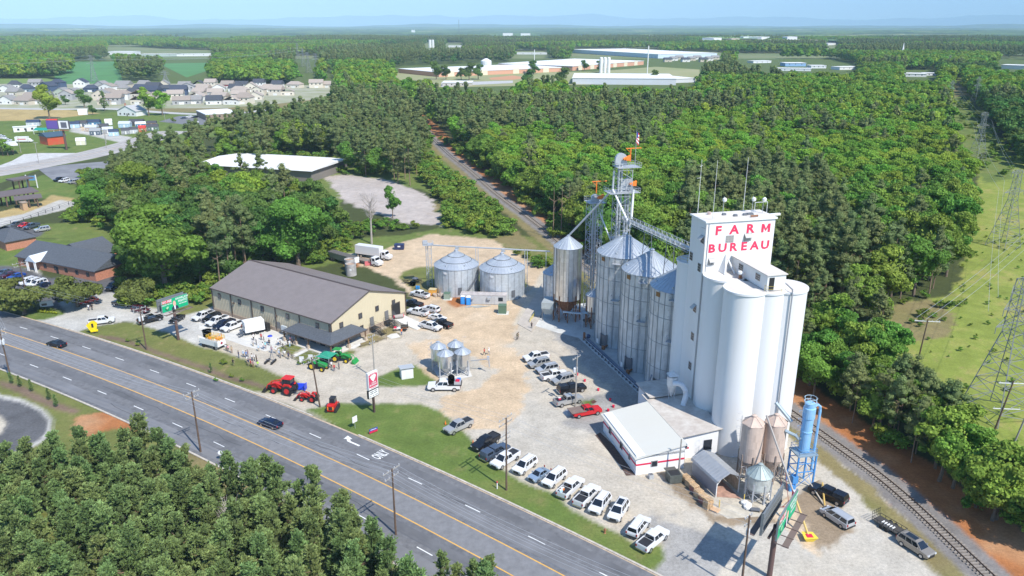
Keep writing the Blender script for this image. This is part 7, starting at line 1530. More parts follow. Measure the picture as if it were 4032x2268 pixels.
# ---------------- people ----------------
skinm=M('skin',(.50,.30,.22),.6); hairm=M('hair_dark',(.04,.025,.015),.8); hairg=M('hair_grey',(.40,.38,.36),.8); shoem=M('shoe_dark',(.03,.025,.02),.7)
CLO={'white':(.72,.72,.72),'blue':(.12,.25,.55),'paleblue':(.40,.55,.72),'navy':(.02,.03,.09),'black':(.015,.015,.018),'red':(.5,.03,.04),'pink':(.75,.35,.38),'teal':(.25,.60,.62),'tan':(.45,.34,.2),'khaki':(.42,.35,.24),'denim':(.08,.14,.28),'grey':(.25,.26,.28),'lime':(.45,.75,.08),'orange':(.85,.2,.05),'brown':(.25,.13,.07),'camo':(.12,.14,.08),'plaid':(.30,.18,.22)}
def cloth(c): return M('cloth_'+c,CLO[c],.9,nz=.1,sc_=6)
PM={}
def person_mesh(pose):
    if pose in PM: return PM[pose]
    V=[];E=[];Rr=[]
    def v(p,r_,par=None): V.append(p); Rr.append(r_); i=len(V)-1; (E.append((par,i)) if par is not None else None); return i
    st={'stand':(0,0),'walk':(.28,-.28),'wide':(.05,-.05)}[pose if pose in('walk','wide') else 'stand']; sp=.10 if pose!='wide' else .2
    pel=v((0,0,.95),.15); bel=v((0,0,1.1),.135,pel); ch=v((0,0,1.3),.155,bel); nk=v((0,0,1.47),.06,ch); hd=v((0,.015,1.58),.085,nk); tp=v((0,.01,1.70),.085,hd)
    for s_,(fy) in((-1,st[0]),(1,st[1])):
        hp_=v((s_*.095,0,.9),.095,pel); kn=v((s_*sp,fy*.5+.02,.5),.06,hp_); an=v((s_*sp*1.1,fy-.02,.1),.04,kn); to=v((s_*sp*1.2,fy+.15,.04),.035,an)
        sh=v((s_*.19,0,1.38),.065,ch)
        if pose=='fold': el=v((s_*.26,.05,1.12),.045,sh); wr_=v((s_*.05,.24,1.16),.032,el); hd_=v((s_*-.03,.27,1.17),.03,wr_); dirn=(-s_*.06,.02,0)
        elif pose=='phone' and s_>0: el=v((.27,.08,1.15),.045,sh); wr_=v((.16,.30,1.30),.032,el); hd_=v((.14,.34,1.36),.03,wr_); dirn=(-.02,.02,.05)
        else: el=v((s_*.27,-.02-fy*.3,1.12),.045,sh); wr_=v((s_*.29,.06-fy*.5,.88),.032,el); hd_=v((s_*.29,.08-fy*.5,.80),.03,wr_); dirn=(0,.015,-.06)
        for k in range(4):
            o_=(k-1.5)*.018; a=v((V[hd_][0]+dirn[0]*.5,V[hd_][1]+o_,V[hd_][2]+dirn[2]*.6),.009,hd_); v((V[a][0]+dirn[0]*(.9-.1*abs(k-1.3)),V[a][1]+dirn[1]+.004,V[a][2]+dirn[2]*(.9-.1*abs(k-1.3))),.007,a)
        v((V[wr_][0]-s_*.02,V[wr_][1]+.045,V[wr_][2]-.05),.009,wr_)
    me=bpy.data.meshes.new('p'); me.from_pydata(V,E,[]); o=bpy.data.objects.new('p',me); link(o)
    md=o.modifiers.new('s','SKIN'); md.use_smooth_shade=True
    for i,r_ in enumerate(Rr): me.skin_vertices[0].data[i].radius=(r_,r_*(.78 if i in(0,1,2) else 1))
    me.skin_vertices[0].data[0].use_root=True
    o.modifiers.new('b','SUBSURF').levels=1; dg=bpy.context.evaluated_depsgraph_get(); q=bpy.data.meshes.new_from_object(o.evaluated_get(dg)); bpy.data.objects.remove(o)
    for k in range(4): q.materials.append(skinm)
    for p in q.polygons:
        c=p.center; z_=c.z
        if z_>1.46: k=0
        elif z_>.93 and abs(c.x)<.30 and not(z_<1.2 and (abs(c.x)>.2 or c.y>.16)): k=1
        elif z_<.09: k=3
        elif z_<=.95 and abs(c.x)<.24: k=2
        else: k=0
        p.material_index=k; p.use_smooth=True
    # nose, brows and ears on the face
    q.name='body'; PM[pose]=q; return q
hm_=MB(); hm_.lathe([(.098,.03),(.112,.09),(.10,.15),(.05,.19)],10); _h=bpy.data.meshes.new('hair'); _h.from_pydata([(x,y-.018,z) for x,y,z in hm_.v],[],hm_.f); 
def headbits(t,hat,hz):
    me=_h.copy() if False else None
    o=bpy.data.objects.new('hair' if not hat else 'hat',HM[(hat or hz)]); link(o); o.parent=t; o.location=(0,.0,1.60)
    f=bpy.data.objects.new('face',FM); link(f); f.parent=t; f.location=(0,0,0)
HM={}
for k,mt in(('dark',hairm),('greyhair',hairg),('capwhite',cloth('white')),('capblack',cloth('black')),('capred',cloth('red')),('straw',cloth('tan'))):
    m_=MB(); 
    if k.startswith('cap') or k=='straw': m_.lathe([(.115,.07),(.12,.11),(.10,.17),(.04,.2)],10); (m_.box((0,.13,.075),(.16,.16,.015)) if k!='straw' else m_.lathe([(.24,.07),(.24,.08)],12))
    else: m_.lathe([(.095,-.02),(.112,.06),(.108,.11),(.085,.155),(.03,.18)],10,0,-.02)
    me_=bpy.data.meshes.new('hair'); me_.from_pydata(m_.v,[],m_.f); me_.materials.append(mt); HM[k]=me_
m_=MB(); m_.mi=0; m_.box((0,.105,1.575),(.022,.035,.03)); m_.mi=1; m_.box((-.035,.098,1.605),(.022,.012,.01)); m_.box((.035,.098,1.605),(.022,.012,.01)); m_.mi=2; m_.box((0,.098,1.535),(.045,.012,.008)); m_.mi=0; m_.box((-.095,.01,1.58),(.02,.03,.05)); m_.box((.095,.01,1.58),(.02,.03,.05))
FM=bpy.data.meshes.new('face'); FM.from_pydata(m_.v,[],m_.f); [FM.materials.append(x) for x in(skinm,hairm,M('lips',(.4,.12,.1),.6))]; FM.polygons.foreach_set('material_index',m_.m)
def person(x,y,shirt,trou,label,pose='stand',rz=None,hair='dark',grp=None,s=None,z_=.03):
    p=P(x,y,z_); t=thing('person',label,'person',(p.x,p.y,z_),random.uniform(0,6.28) if rz is None else rz,grp); t.scale=(s or random.uniform(.96,1.06),)*3
    o=bpy.data.objects.new('body',person_mesh(pose)); link(o); o.parent=t
    for k,mt in enumerate((skinm,cloth(shirt),cloth(trou),shoem)): o.material_slots[k].link='OBJECT'; o.material_slots[k].material=mt
    headbits(t,hair if hair.startswith('cap') or hair=='straw' else None,hair); return t
CX=lambda x,y:(498.4+x*.1736,785.9+y*.1736)
CR='people gathered in front of the metal hall'
for (x,y,a,b,pose,hr,lb) in ((640,265,'red','black','stand','dark','person in dark red top standing beside the trailer cabin steps'),(808,405,'white','black','stand','dark','person in white shirt and black trousers near the cabin steps'),(918,400,'red','black','stand','dark','person in deep red jacket right of the cabin trailer'),(955,405,'white','black','stand','greyhair','person in white top and black trousers right of the red jacket'),
 (800,490,'white','khaki','stand','dark','person in white shirt at the left of the upper crowd'),(845,470,'grey','black','fold','capwhite','person in grey top with black trousers, arms folded'),(880,565,'paleblue','khaki','stand','capwhite','person in pale blue shirt and khaki trousers facing the crowd'),(945,535,'white','denim','stand','dark','person in white shirt and jeans beside the teal shirt'),(980,525,'teal','plaid','stand','dark','person in teal shirt beside the white shirt'),
 (1035,480,'black','black','fold','dark','person all in black under the blue umbrella'),(1068,590,'plaid','denim','stand','dark','person in plaid shirt and jeans in the middle of the crowd'),(1165,480,'white','denim','stand','dark','person in white shirt and blue jeans on the pale slab'),(1195,465,'paleblue','navy','stand','dark','person in pale blue shirt beside the slab corner'),(1300,480,'black','black','stand','dark','person in black at the lawn edge near the porch'),
 (1332,500,'white','paleblue','stand','dark','person in a pale dress on the lawn edge'),(1372,490,'black','black','stand','dark','person in black right of the pale dress'),(1345,440,'pink','black','stand','dark','person in salmon top behind the pale dress'),(1135,600,'white','khaki','stand','straw','person in white shirt and khaki near the rail fence'),(1195,660,'grey','black','stand','dark','person in grey jacket and black trousers near the fence end'),
 (1240,640,'white','khaki','fold','greyhair','person in white shirt and khaki, arms folded, by the fence'),(1262,650,'white','khaki','stand','dark','person in white shirt right of the folded arms'),(1312,680,'navy','black','stand','dark','person in navy suit at the right end of the crowd'),(1180,640,'paleblue','grey','stand','capwhite','person in light blue shirt and white cap by the grey jacket'),
 (592,660,'navy','denim','stand','dark','person in navy jacket and jeans at the left of the crowd'),(660,650,'paleblue','black','stand','capwhite','person in pale blue shirt and white cap, left trio'),(700,655,'blue','denim','stand','dark','person in bright blue shirt of the left trio'),(725,645,'plaid','denim','fold','dark','person in plaid top behind the bright blue shirt'),
 (735,775,'navy','khaki','stand','dark','person in navy top and khaki at the lower huddle'),(770,790,'red','black','stand','capred','person with a red cap in the lower huddle'),(800,795,'plaid','brown','stand','dark','person in dark plaid shirt in the lower huddle'),(850,720,'black','black','stand','dark','person in black at the back of the lower huddle'),(820,700,'white','black','fold','greyhair','person in white shirt at the back of the lower huddle'),(785,700,'white','navy','stand','dark','person in white shirt left in the back of the huddle'),(715,735,'white','khaki','stand','dark','person in white shirt at the left of the lower huddle'),(870,800,'lime','grey','wide','dark','person in lime yellow shirt and grey trousers'),(512,775,'black','camo','wide','dark','person in black top and camouflage trousers on the grass'),
 (440,570,'pink','black','stand','straw','person in pink shirt beside the white wagon'),(425,560,'blue','black','stand','dark','person in blue behind the pink shirt'),(490,590,'tan','brown','stand','dark','person in tan clothes right of the white wagon'),(405,560,'white','khaki','stand','dark','person in white shirt close to the white wagon rear'),
 (1975,855,'red','navy','stand','straw','person in red shirt beside the green tent'),(2045,825,'grey','black','stand','dark','person in dark grey between the tent and green tractor'),(1935,810,'white','black','stand','dark','person in white shirt in the shade of the green tent')):
    person(*CX(x,y),a,b,lb,pose,None,hr,CR)
person(*CX(318,400),'paleblue','khaki','person in pale blue shirt standing behind the yellow railings','stand',None,'capwhite'); person(*CX(345,395),'red','khaki','person in red shirt standing behind the yellow railings','stand',None)
person(*C4(672,895),'white','navy','person in white shirt and dark trousers in the brick office drive','stand',R(10)); person(*C4(698,890),'black','black','person in black beside the white shirt in the drive','stand',R(190))
person(*C5(1078,1232),'red','black','person in red top walking with a companion in the yard','walk',R(60)); person(*C5(1113,1228),'white','grey','person in white shirt walking right of the red top','walk',R(40),'capwhite')
person(*C5(1325,1118),'camo','black','person in dark clothes walking in the open gravel','walk',R(120)); person(*C5(1334,1108),'tan','black','person close behind the one walking in the open gravel','walk',R(120)); person(*C5(1435,1032),'black','black','person in black alone near the concrete slab','phone',R(160))
person(*C5(1690,965),'navy','black','person in navy standing in the shade under the hoppers','stand'); person(*C5(1700,962),'paleblue','navy','person in light blue in the shade under the hoppers','stand'); person(*C5(455,1080),'orange','denim','person in orange shirt tending the smoker grill','phone',R(60))
t=thing('umbrella','blue umbrella held up over the crowd','umbrella',(*P(*CX(1055,470),0),0)); m=MB(); m.lathe([(.62,2.15),(.45,2.35),(.05,2.5)],8,cap=False); m.build('canopy',M('umbrella_blue',(.03,.06,.45),.7),t); m=MB(); m.tube((0,0,1.2),(0,0,2.5),.012,4); m.build('shaft',steeld,t)
# ---------------- poles and lines ----------------
polew=M('pole_wood',(.13,.085,.06),.9,nz=.25,sc_=2); polec=M('pole_grey',(.33,.31,.28),.85,nz=.2,sc_=2); ins=M('insulator',(.55,.56,.58),.4); wirem=M('wire_alu',(.42,.43,.44),.5,.4)
def pole(label,x,y,h,rz=0,arms=((.4,2.4),),tr=0,mat=None,z_=0,lean=0,arm_mat=None,off=(0,0)):
    p=P(x,y); t=thing('utility_pole',label,'utility pole',(p.x,p.y,0),rz)
    m=MB(); m.tube((0,0,0),(lean,0,h),.17,8,.11); m.build('post',mat or polew,t)
    for d,w_ in arms:
        m=MB(); m.box((lean,.16,h-d-.06),(w_,.1,.13)); o=m.build('crossarm',arm_mat or MT['pole_grey'],t)
        i_=MB(); 
        for f_ in(-.46,-.18,.18,.46): i_.cyl(lean+f_*w_,.16,h-d+.07,h-d+.3,.05,.07,6)
        i_.build('insulator_row',ins,o)
    for k in range(tr):
        m=MB(); a=k*2.1+.5; m.lathe([(.2,h-3.2),(.24,h-3.1),(.24,h-2.3),(.1,h-2.1)],10,.38*math.cos(a),.38*math.sin(a)); m.build('transformer_can',M('can_grey',(.60,.62,.64),.4),t)
    return p
ang_r=R(52)
PL=[pole('utility pole with grey transformers at the left edge of the highway',28,955,11.2,R(60),((.3,2.4),(1.3,2.4)),3),
 pole('utility pole in the middle of the near highway verge among pines',505,1137,11.6,ang_r,((.3,3.0),(1.2,2.4)),0),
 pole('utility pole rising from the pines at the lower centre',996,1345,11.0,R(55),((.3,3.4),(1.4,2.8)),0)]
for lb,x,y,h,arms,tr,mt,ln in (('tall utility pole with six arm tiers standing in the parked car row',1274,1233,12.9,((.1,3.2),(1.0,3.2),(3.0,2.4),(3.8,2.4)),0,polew,0),('utility pole with transformer cans beside the left billboard',369,880,10.2,((.2,3.0),(1.0,3.0)),2,polew,0),('leaning utility pole with double arms beside the small red tractor',805,1024,10.8,((.1,4.2),(.9,3.8)),0,polew,-.9),('slim utility pole behind the red and white roadside sign',943,952,9.6,((.2,1.7),(1.6,1.5)),0,polec,0),('grey utility pole with transformer cans in the parked pole row',1447,1023,10.5,((.3,2.6),),2,polec,.2),('dark utility pole with one transformer at the bottom frame edge',1863,1490,11.8,((.3,1.6),(1.4,1.4)),1,polew,0),('short grey pole against the white shop wing',1706,1200,7,(),0,polec,.1),
   ('utility pole in the car park of the brick office',66,740,9,((.2,3.6),(1.0,3.0)),0,polew,0)):
    pole(lb,x,y,h,ang_r if 'bottom' not in lb else R(40),arms,tr,mt,lean=ln)
def wires(label,pts,offs_,r_=.022,sag=.8,name='power_line'):
    a=Vector(pts[0]); t=thing(name,label,'power line',a)
    for o_ in offs_:
        m=MB()
        for p,q in zip(pts,pts[1:]):
            p=Vector(p);q=Vector(q); d=(q-p); n=Vector((-d.y,d.x,0)).normalized(); prev=None
            for k in range(11):
                f=k/10; c=p+d*f-a+n*o_[0]+Vector((0,0,o_[1]-4*sag*f*(1-f)))
                if prev is not None: m.tube(prev,c,r_,3,cap=False)
                prev=c
        m.build('wire',wirem,t)
base=[(-135,182,10.6)]+[(p.x,p.y,10.9) for p in PL]+[(16,68,10.8)]
wires('power wires strung along the near side of the highway',base,[(-1.2,0),(-.5,0),(.5,0),(1.2,0),(-1,-1),(1,-1)],.02,.9)
fr=[(*P(369,880),9.9),(*P(805,1024),10.6),(*P(1274,1233),12.6),(*P(1863,1490),11.5)]; wires('power wires strung along the frontage side of the highway',[(-118,175,10)]+fr,[(-1.3,0),(0,.1),(1.3,0)],.016,.8)
def pylon(label,x,y,h,w,rz,arms,z0=0,r_=.11,grp=None):
    p=P(x,y); t=thing('transmission_tower',label,'pylon',(p.x,p.y,0),rz,grp)
    m=MB(); lattice(m,w,h*.62,7,r_,r_*.55,w*.28); m.build('lattice_body',M('pylon_steel',(.27,.28,.27),.6,.2),t)
    m=MB(); m.T=Matrix.Translation((0,0,h*.62)); lattice(m,w*.28,h*.38,5,r_*.9,r_*.5,w*.2); m.build('lattice_top',MT['pylon_steel'],t)
    for zf,L_ in arms:
        for s_ in(-1,1):
            m=MB(); zz=h*zf; b=w*.12
            for yy in(-b,b): m.tube((s_*b,yy,zz),(s_*L_,0,zz+.1),r_*.6,4); m.tube((s_*b,yy,zz+h*.045),(s_*L_,0,zz+.1),r_*.6,4)
            for k in(.33,.66): m.tube((s_*L_*k,-b*(1-k),zz),(s_*L_*k,b*(1-k),zz+h*.045*(1-k)),r_*.4,3)
            m.tube((s_*L_,0,zz),(s_*L_,0,zz-1.2),.07,5); m.build('crossarm',MT['pylon_steel'],t)
    return (p.x,p.y)
A1=((.68,4.6),(.80,3.6),(.91,2.6)); PY='transmission towers in the clearing on the right'
py=[pylon('nearest and largest steel pylon in the meadow at the right edge',2500,1042,27,8.6,R(20),A1,grp=PY),pylon('second steel pylon standing in the yellow green meadow',2522,620,25.5,7.2,R(20),((.72,4.4),(.97,3.0)),grp=PY),pylon('third steel pylon where the meadow narrows between the woods',2455,405,26,7,R(20),((.72,4.6),(.95,2.6)),grp=PY),pylon('fourth steel pylon beside the right hand wood',2450,268,26,7,R(20),((.7,4.6),(.9,3)),grp=PY),pylon('fifth steel pylon at the left side of the far clearing',2385,274,24,6.5,R(20),((.7,4.6),(.9,3)),grp=PY),pylon('farthest steel pylon where the clearing meets the road',2384,182,26,7,R(20),((.7,4.6),(.9,3)),.14,grp=PY)]
for k,(x,y,h_) in enumerate(((238,206,26),(418,209,12),(750,150,26),(777,184,24),(797,183,22),(764,168,24))):
    pylon(['tall pylon beside the green fields behind the estate','short pylon peeping over the estate roofs','pylon farthest left in the cluster beyond the estate','pylon in the middle front of the cluster beyond the estate','pylon at the right of the cluster beyond the estate','pylon at the centre of the cluster beyond the estate'][k],x,y,h_*1.25,8,R(35),((.7,6),(.85,5),(.97,3)),r_=.2,grp='pylons beyond the housing estate')
q=Vector((*py[0],0)); wires('transmission wires running up the right hand clearing',[(py[0][0]+12,py[0][1]-60,22),(*py[0],22),(*py[1],21),(*py[2],21),(*py[4],20)],[(-4.4,-2),(4.4,-2),(-3.4,1),(3.4,1)],.03,3)
a_=P(238,206);b_=P(764,168); wires('transmission wires crossing behind the housing estate',[(a_.x-330,a_.y-60,28),(*a_,28),(*b_,28)],[(-5,0),(5,0),(0,4)],.09,6)
hp1=pole('leaning H frame pole with long white arm at the wood edge',2307,916,10.5,R(-8),((.5,5.2),),0,polew,lean=.5,arm_mat=white); wires('three wires climbing from the H frame pole to the right',[(hp1.x,hp1.y,10.4),(*P(2640,560,12),14)],[(-1.8,0),(0,0),(1.8,0)],.03,1.5)
pole('dark leaning pole of the double pole frame near the large pylon',2488,1118,12.5,R(-5),((.6,4.5),(5.5,4.5)),0,polew,lean=1.6,arm_mat=white); pole('pale leaning pole of the double pole frame near the large pylon',2537,1148,13,R(-5),(),0,polec,lean=2.0)
for k,(x,y,h_) in enumerate(((98,410,11),(240,306,13),(206,373,9),(264,360,9),(52,335,9))): pole(['utility pole beside the side road junction','utility pole in the grass by the small bush','lamp pole beside the cream playhouse shed','utility pole on the far side of the side road','lamp pole near the red wooden building'][k] if k!=1 else 'utility pole between the farmhouse and far office',[98,446-28,268,268,53][k] if k!=1 else 416,[410,306,373,360,384][k],h_,0,((.3,2.2),) if k in(0,1) else (),0,polec)
# ---------------- billboards and signs ----------------
bgreen=M('poster_green',(.0,.40,.17),.5); 
def billboard(label,a,b,z0,hh,px,pr,back=True,gap=1.4):
    """a,b : world ends of the front face"""
    d=(b-a); L_=d.length; c=(a+b)/2; rz=math.atan2(d.y,d.x); t=thing('billboard',label,'billboard',(c.x,c.y,0),rz)
    m=MB(); m.box((0,0,z0),(L_,.22,hh)); m.build('front_panel',M('panel_steel',(.22,.24,.25),.6,.3),t)
    m=MB(); m.face([(-L_/2+.12,-.115,z0+.12),(L_/2-.12,-.115,z0+.12),(L_/2-.12,-.115,z0+hh-.12),(-L_/2+.12,-.115,z0+hh-.12)]); po=m.build('poster',bgreen,t)
    if back: m=MB(); m.box((0,gap,z0),(L_,.2,hh)); 
    if back:
        for k in range(6): m.box((-L_/2+L_*k/5,gap+.15,z0),(.12,.1,hh))
        for f_ in(.2,.5,.8): m.box((0,gap-.16,z0+hh*f_),(L_,.08,.1)); m.box((0,.16,z0+hh*f_),(L_,.08,.1))
        m.build('back_panel',MT['panel_steel'],t)
    m=MB(); m.box((0,gap/2,z0-.15),(L_*.96,.3,.22)); m.build('beam',M('beam_brown',(.12,.07,.06),.7),t)
    m=MB(); m.box((0,-1.2,z0-.35),(L_*1.02,.8,.05)); 
    for k in range(5): m.box((-L_/2+L_*k/4,-.8,z0-.3),(.1,1.8,.1))
    if back: m.box((0,gap+1.2,z0-.35),(L_*1.02,.8,.05))
    m.build('catwalk',M('catwalk_brown',(.17,.12,.105),.8),t)
    m=MB(); m.cyl(px,gap/2,0,z0,pr,n=14); m.build('post',MT['beam_brown'],t)
    return t,L_,po
def poster_art(t,L_,z0,hh,s):
    rp_=redp; e=-.13
    def rect(x0,x1,y0,y1,mt,nm,k=0): m=MB(); m.face([(x0*L_,e-k,z0+y0*hh),(x1*L_,e-k,z0+y0*hh),(x1*L_,e-k,z0+y1*hh),(x0*L_,e-k,z0+y1*hh)]); m.build(nm,mt,t)
    rect(-.47,-.12,.68,.93,rp_,'red_band')
    def tx(s_,x,y,sz,mt=white,sh=0,w_=1): o=text_mesh('poster_text',s_,sz,mt,t,.004,sz*.02,'CENTER',1,sh); o.location=(x*L_,e-.015,z0+y*hh); o.rotation_euler=(math.pi/2,0,0); o.scale=(w_,1,1)
    tx('NO FEE',-.295,.80,hh*.25,white,.1,1); tx('UNLESS WE WIN',-.295,.57,hh*.13,white,.1,.9)
    tx('HAWKLAW',.27,.80,hh*.23,white,.25,.92); tx('FIGHTS!',.29,.57,hh*.24,white,.25,.95); tx('864-200-2000',.29,.36,hh*.13,white,.2,.9)
    # plain portrait of a bald figure in a dark suit, eagle head mark
    m=MB(); c=(-.02*L_,e-.01,z0+.50*hh); m.face([(c[0]+.055*L_*math.cos(a),c[1],c[2]+.22*hh*math.sin(a)) for a in np.linspace(0,6.283,17)[:-1]]); m.build('portrait_head',M('portrait_skin',(.72,.42,.33),.7),t)
    m=MB(); m.face([(-.14*L_,e-.008,z0+.03*hh),(.12*L_,e-.008,z0+.03*hh),(.10*L_,e-.008,z0+.25*hh),(.02*L_,e-.008,z0+.33*hh),(-.06*L_,e-.008,z0+.33*hh),(-.13*L_,e-.008,z0+.22*hh)]); m.build('portrait_suit',M('suit_navy',(.015,.02,.05),.7),t)
    m=MB(); m.face([(-.035*L_,e-.012,z0+.03*hh),(.0*L_,e-.012,z0+.03*hh),(.015*L_,e-.012,z0+.32*hh),(-.05*L_,e-.012,z0+.32*hh)]); m.build('portrait_shirt',white,t)
    m=MB(); m.face([(x*L_,e-.01,z0+y*hh) for x,y in((-.36,.16),(-.30,.10),(-.27,.12),(-.24,.28),(-.25,.40),(-.33,.38),(-.38,.28))]); m.build('eagle_mark',M('mark_dark',(.01,.12,.07),.6),t)
    m=MB(); m.face([(x*L_,e-.014,z0+y*hh) for x,y in((-.35,.28),(-.30,.20),(-.25,.30),(-.245,.40),(-.31,.42))]); m.build('eagle_mark',M('mark_light',(.35,.65,.35),.6),t)
a=P(408,789,7.8);b=P(474,767,7.8); t,L_,po=billboard('green roadside billboard with a suited figure beside the metal hall drive',a,b,7.8,3.0,0,.32); poster_art(t,L_,7.8,3.0,1)
a=P(1951,1362,8.2);b=P(1999,1282,8.2); t,L_,po=billboard('green billboard on a brown post at the lower right of the yard',a,b,8.2,3.3,-.8,.36,True,1.9); poster_art(t,L_,8.2,3.3,1)
# main sign
p=P(941.5,1037); sg=thing('roadside_sign','tall red and white roadside sign with a lower letter board','sign',(p.x,p.y,0),R(52)); m=MB(); m.box((0,0,0),(.35,.35,7.6)); m.build('post',M('post_brown',(.08,.05,.045),.6),sg)
m=MB(); m.box((0,0,5.1),(2.4,.55,3.4)); m.build('upper_cabinet',M('cabinet_white',(.70,.70,.70),.5),sg); m=MB(); m.box((0,0,3.3),(2.6,.45,1.65)); m.build('lower_cabinet',plast,sg)
m=MB(); m.face([(-1.05,-.285,5.25),(1.05,-.285,5.25),(1.05,-.285,8.3),(-1.05,-.285,8.3)]); m.build('sign_face',M('sign_red',(.62,.05,.12),.4),sg)
m=MB(); m.face([(x,-.30,z_) for x,z_ in((0,6.55),(.35,6.95),(.75,7.6),(.6,7.95),(.2,8.05),(-.15,8.0),(-.8,7.75),(-.45,7.1),(-.15,6.75))]); m.build('state_shape',white,sg)
m=MB(); m.face([(-1.2,-.24,3.4),(1.2,-.24,3.4),(1.2,-.24,4.85),(-1.2,-.24,4.85)]); m.build('letter_board',white,sg)
m=MB(); m.face([(-1.05,-.288,8.12),(1.05,-.288,8.12),(1.05,-.288,8.36),(-1.05,-.288,8.36)]); m.build('white_band',white,sg); m=MB(); m.face([(-1.05,-.288,5.2),(1.05,-.288,5.2),(1.05,-.288,5.5),(-1.05,-.288,5.5)]); m.build('white_band',white,sg)
def stx(s_,z_,sz,mt,x=0,w_=1,y=-.31): o=text_mesh('sign_text',s_,sz,mt,sg,.003,sz*.02); o.location=(x,y,z_); o.rotation_euler=(math.pi/2,0,0); o.scale=(w_,1,1)
stx('FARM',6.35,.42,white,.1); stx('BUREAU',5.95,.48,white); 
for x_,z_,w_,h_ in ((-.45,4.45,.8,.16),(.5,4.5,.6,.16),(-.5,4.1,.7,.14),(.45,4.12,.8,.14),(-.85,3.65,.4,.1),(-.1,3.65,.3,.1),(.65,3.65,.6,.1)): m=MB(); m.box((x_,-.25,z_),(w_,.02,h_)); m.build('letter_row',M('ink',(.16,.17,.18),.6),sg)
m=MB(); m.box((0,-.3,8.2),(1.5,.02,.08)); m.box((0,-.3,5.31),(1.3,.02,.08)); m.build('letter_row',redp,sg)
p=P(894,1078); t=thing('small_sign','small white sign board on a thin post on the frontage lawn','sign',(p.x,p.y,0),R(52)); m=MB(); m.box((0,0,1.3),(1.1,.06,1.2)); m.build('board',white,t); m=MB(); m.cyl(0,.05,0,1.4,.04,n=6); m.build('post',steel,t)
p=P(940,1090); t=thing('yard_sign','low blue and red yard sign at the verge of the highway','sign',(p.x,p.y,0),R(40)); m=MB(); m.box((0,0,.6),(1.7,.05,.45)); m.build('blue_half',M('sign_blue',(.03,.06,.35),.6),t); m=MB(); m.box((0,0,.2),(1.7,.052,.39)); m.build('red_half',redp,t); m=MB(); m.box((0,-.03,.78),(1.2,.02,.1)); m.build('letter_row',white,t)
p=P(236,838); t=thing('valve_sign','bright yellow inflatable arrow sign on the corner grass','sign',(p.x,p.y,0),R(25)); m=MB(); m.hexa([(-.7,-.15,.8),(.7,-.15,.8),(.7,.15,.8),(-.7,.15,.8)],[(-1.3,-.15,2.2),(1.1,-.15,2.4),(1.1,.15,2.4),(-1.3,.15,2.2)]); m.hexa([(-1.3,-.15,2.2),(1.1,-.15,2.4),(1.1,.15,2.4),(-1.3,.15,2.2)],[(-.2,-.15,3.1),(.5,-.15,3.1),(.5,.15,3.1),(-.2,.15,3.1)]); m.box((.2,0,.4),(1.6,.5,.4)); m.build('sign_body',M('sign_yellow',(.85,.62,.01),.4),t); m=MB(); m.box((0,-.17,1.5),(.45,.03,1.0)); m.mi=0; m.build('sign_mark',plast,t); m=MB(); m.box((.1,0,0),(.4,.3,.5)); m.build('stand',plast,t)
p=P(119,776); t=thing('office_sign','white name board on a hedge bed at the brick office drive','sign',(p.x,p.y,0),R(25)); m=MB(); m.box((0,0,.6),(3.0,.25,1.5)); m.build('board',white,t); m=MB(); m.box((-.5,-.14,.9),(1.2,.03,.6)); m.build('logo_block',M('logo_brown',(.15,.12,.10),.6),t)
for (x,y,c,lb,sx) in ((121,788,'hedge_yellow','low yellow green hedge at the brick office sign',5),(120,781,'hedge_green','dark clipped hedge below the brick office sign',3.5)):
    p=P(x,y); r_=np.random.default_rng(int(x*y)); q_,tn,ex=clumps(np.array([(k,0.2*math.sin(k),.35) for k in np.linspace(-sx/2,sx/2,7)]),np.array([(.6,.5,.45)]*7),60,.16,r_); me=quads('hedge',q_,tn,leafmat(c,(.36,.42,.03) if 'yellow' in c else (.05,.10,.02)),ex); o=bpy.data.objects.new('hedge',me); link(o); o.location=(p.x,p.y,0); o.rotation_euler=(0,0,R(-18)); tag(o,lb,'hedge')
# traffic cone, hydrant, marker post
def cone(label,x,y):
    t=thing('traffic_cone',label,'traffic cone',(*P(x,y),0)); m=MB(); m.box((0,0,0),(.42,.42,.05)); m.build('base',plast,t); m=MB(); m.cyl(0,0,.05,.8,.17,.03,8); m.build('cone',orange,t)
cone('orange traffic cone at the nose of the black pickup',*C8(993,450)); cone('orange marker cone at the corner of the silver pickup',*C8(785,305))
t=thing('fire_hydrant','small rusty red fire hydrant on the grass verge','fire hydrant',(*P(*C8(1987,1125)),0)); m=MB(); m.lathe([(.2,0),(.14,.1),(.14,.6),(.18,.62),(.1,.8),(.03,.85)],10); m.build('barrel',rust,t); m=MB(); m.tube((-.25,0,.5),(.25,0,.5),.07,6); m.build('outlet',rust,t)
t=thing('marker_post','white marker post with red top near the tall utility pole','marker post',(*P(*C8(1175,790)),0)); m=MB(); m.cyl(0,0,0,1.1,.1,n=8); m.build('post',white,t); m=MB(); m.cyl(0,0,1.1,1.35,.11,n=8); m.build('cap',redp,t)
t=thing('round_disc','pale round satellite dish at the near verge between the pines','dish',(*P(556,1158),0)); m=MB(); m.cyl(0,0,0,1.2,.04,n=5); m.build('post',steel,t); m=MB(); m.tube((0,0,1.5),(.05,-.1,1.55),.35,12); m.build('dish',steel,t)
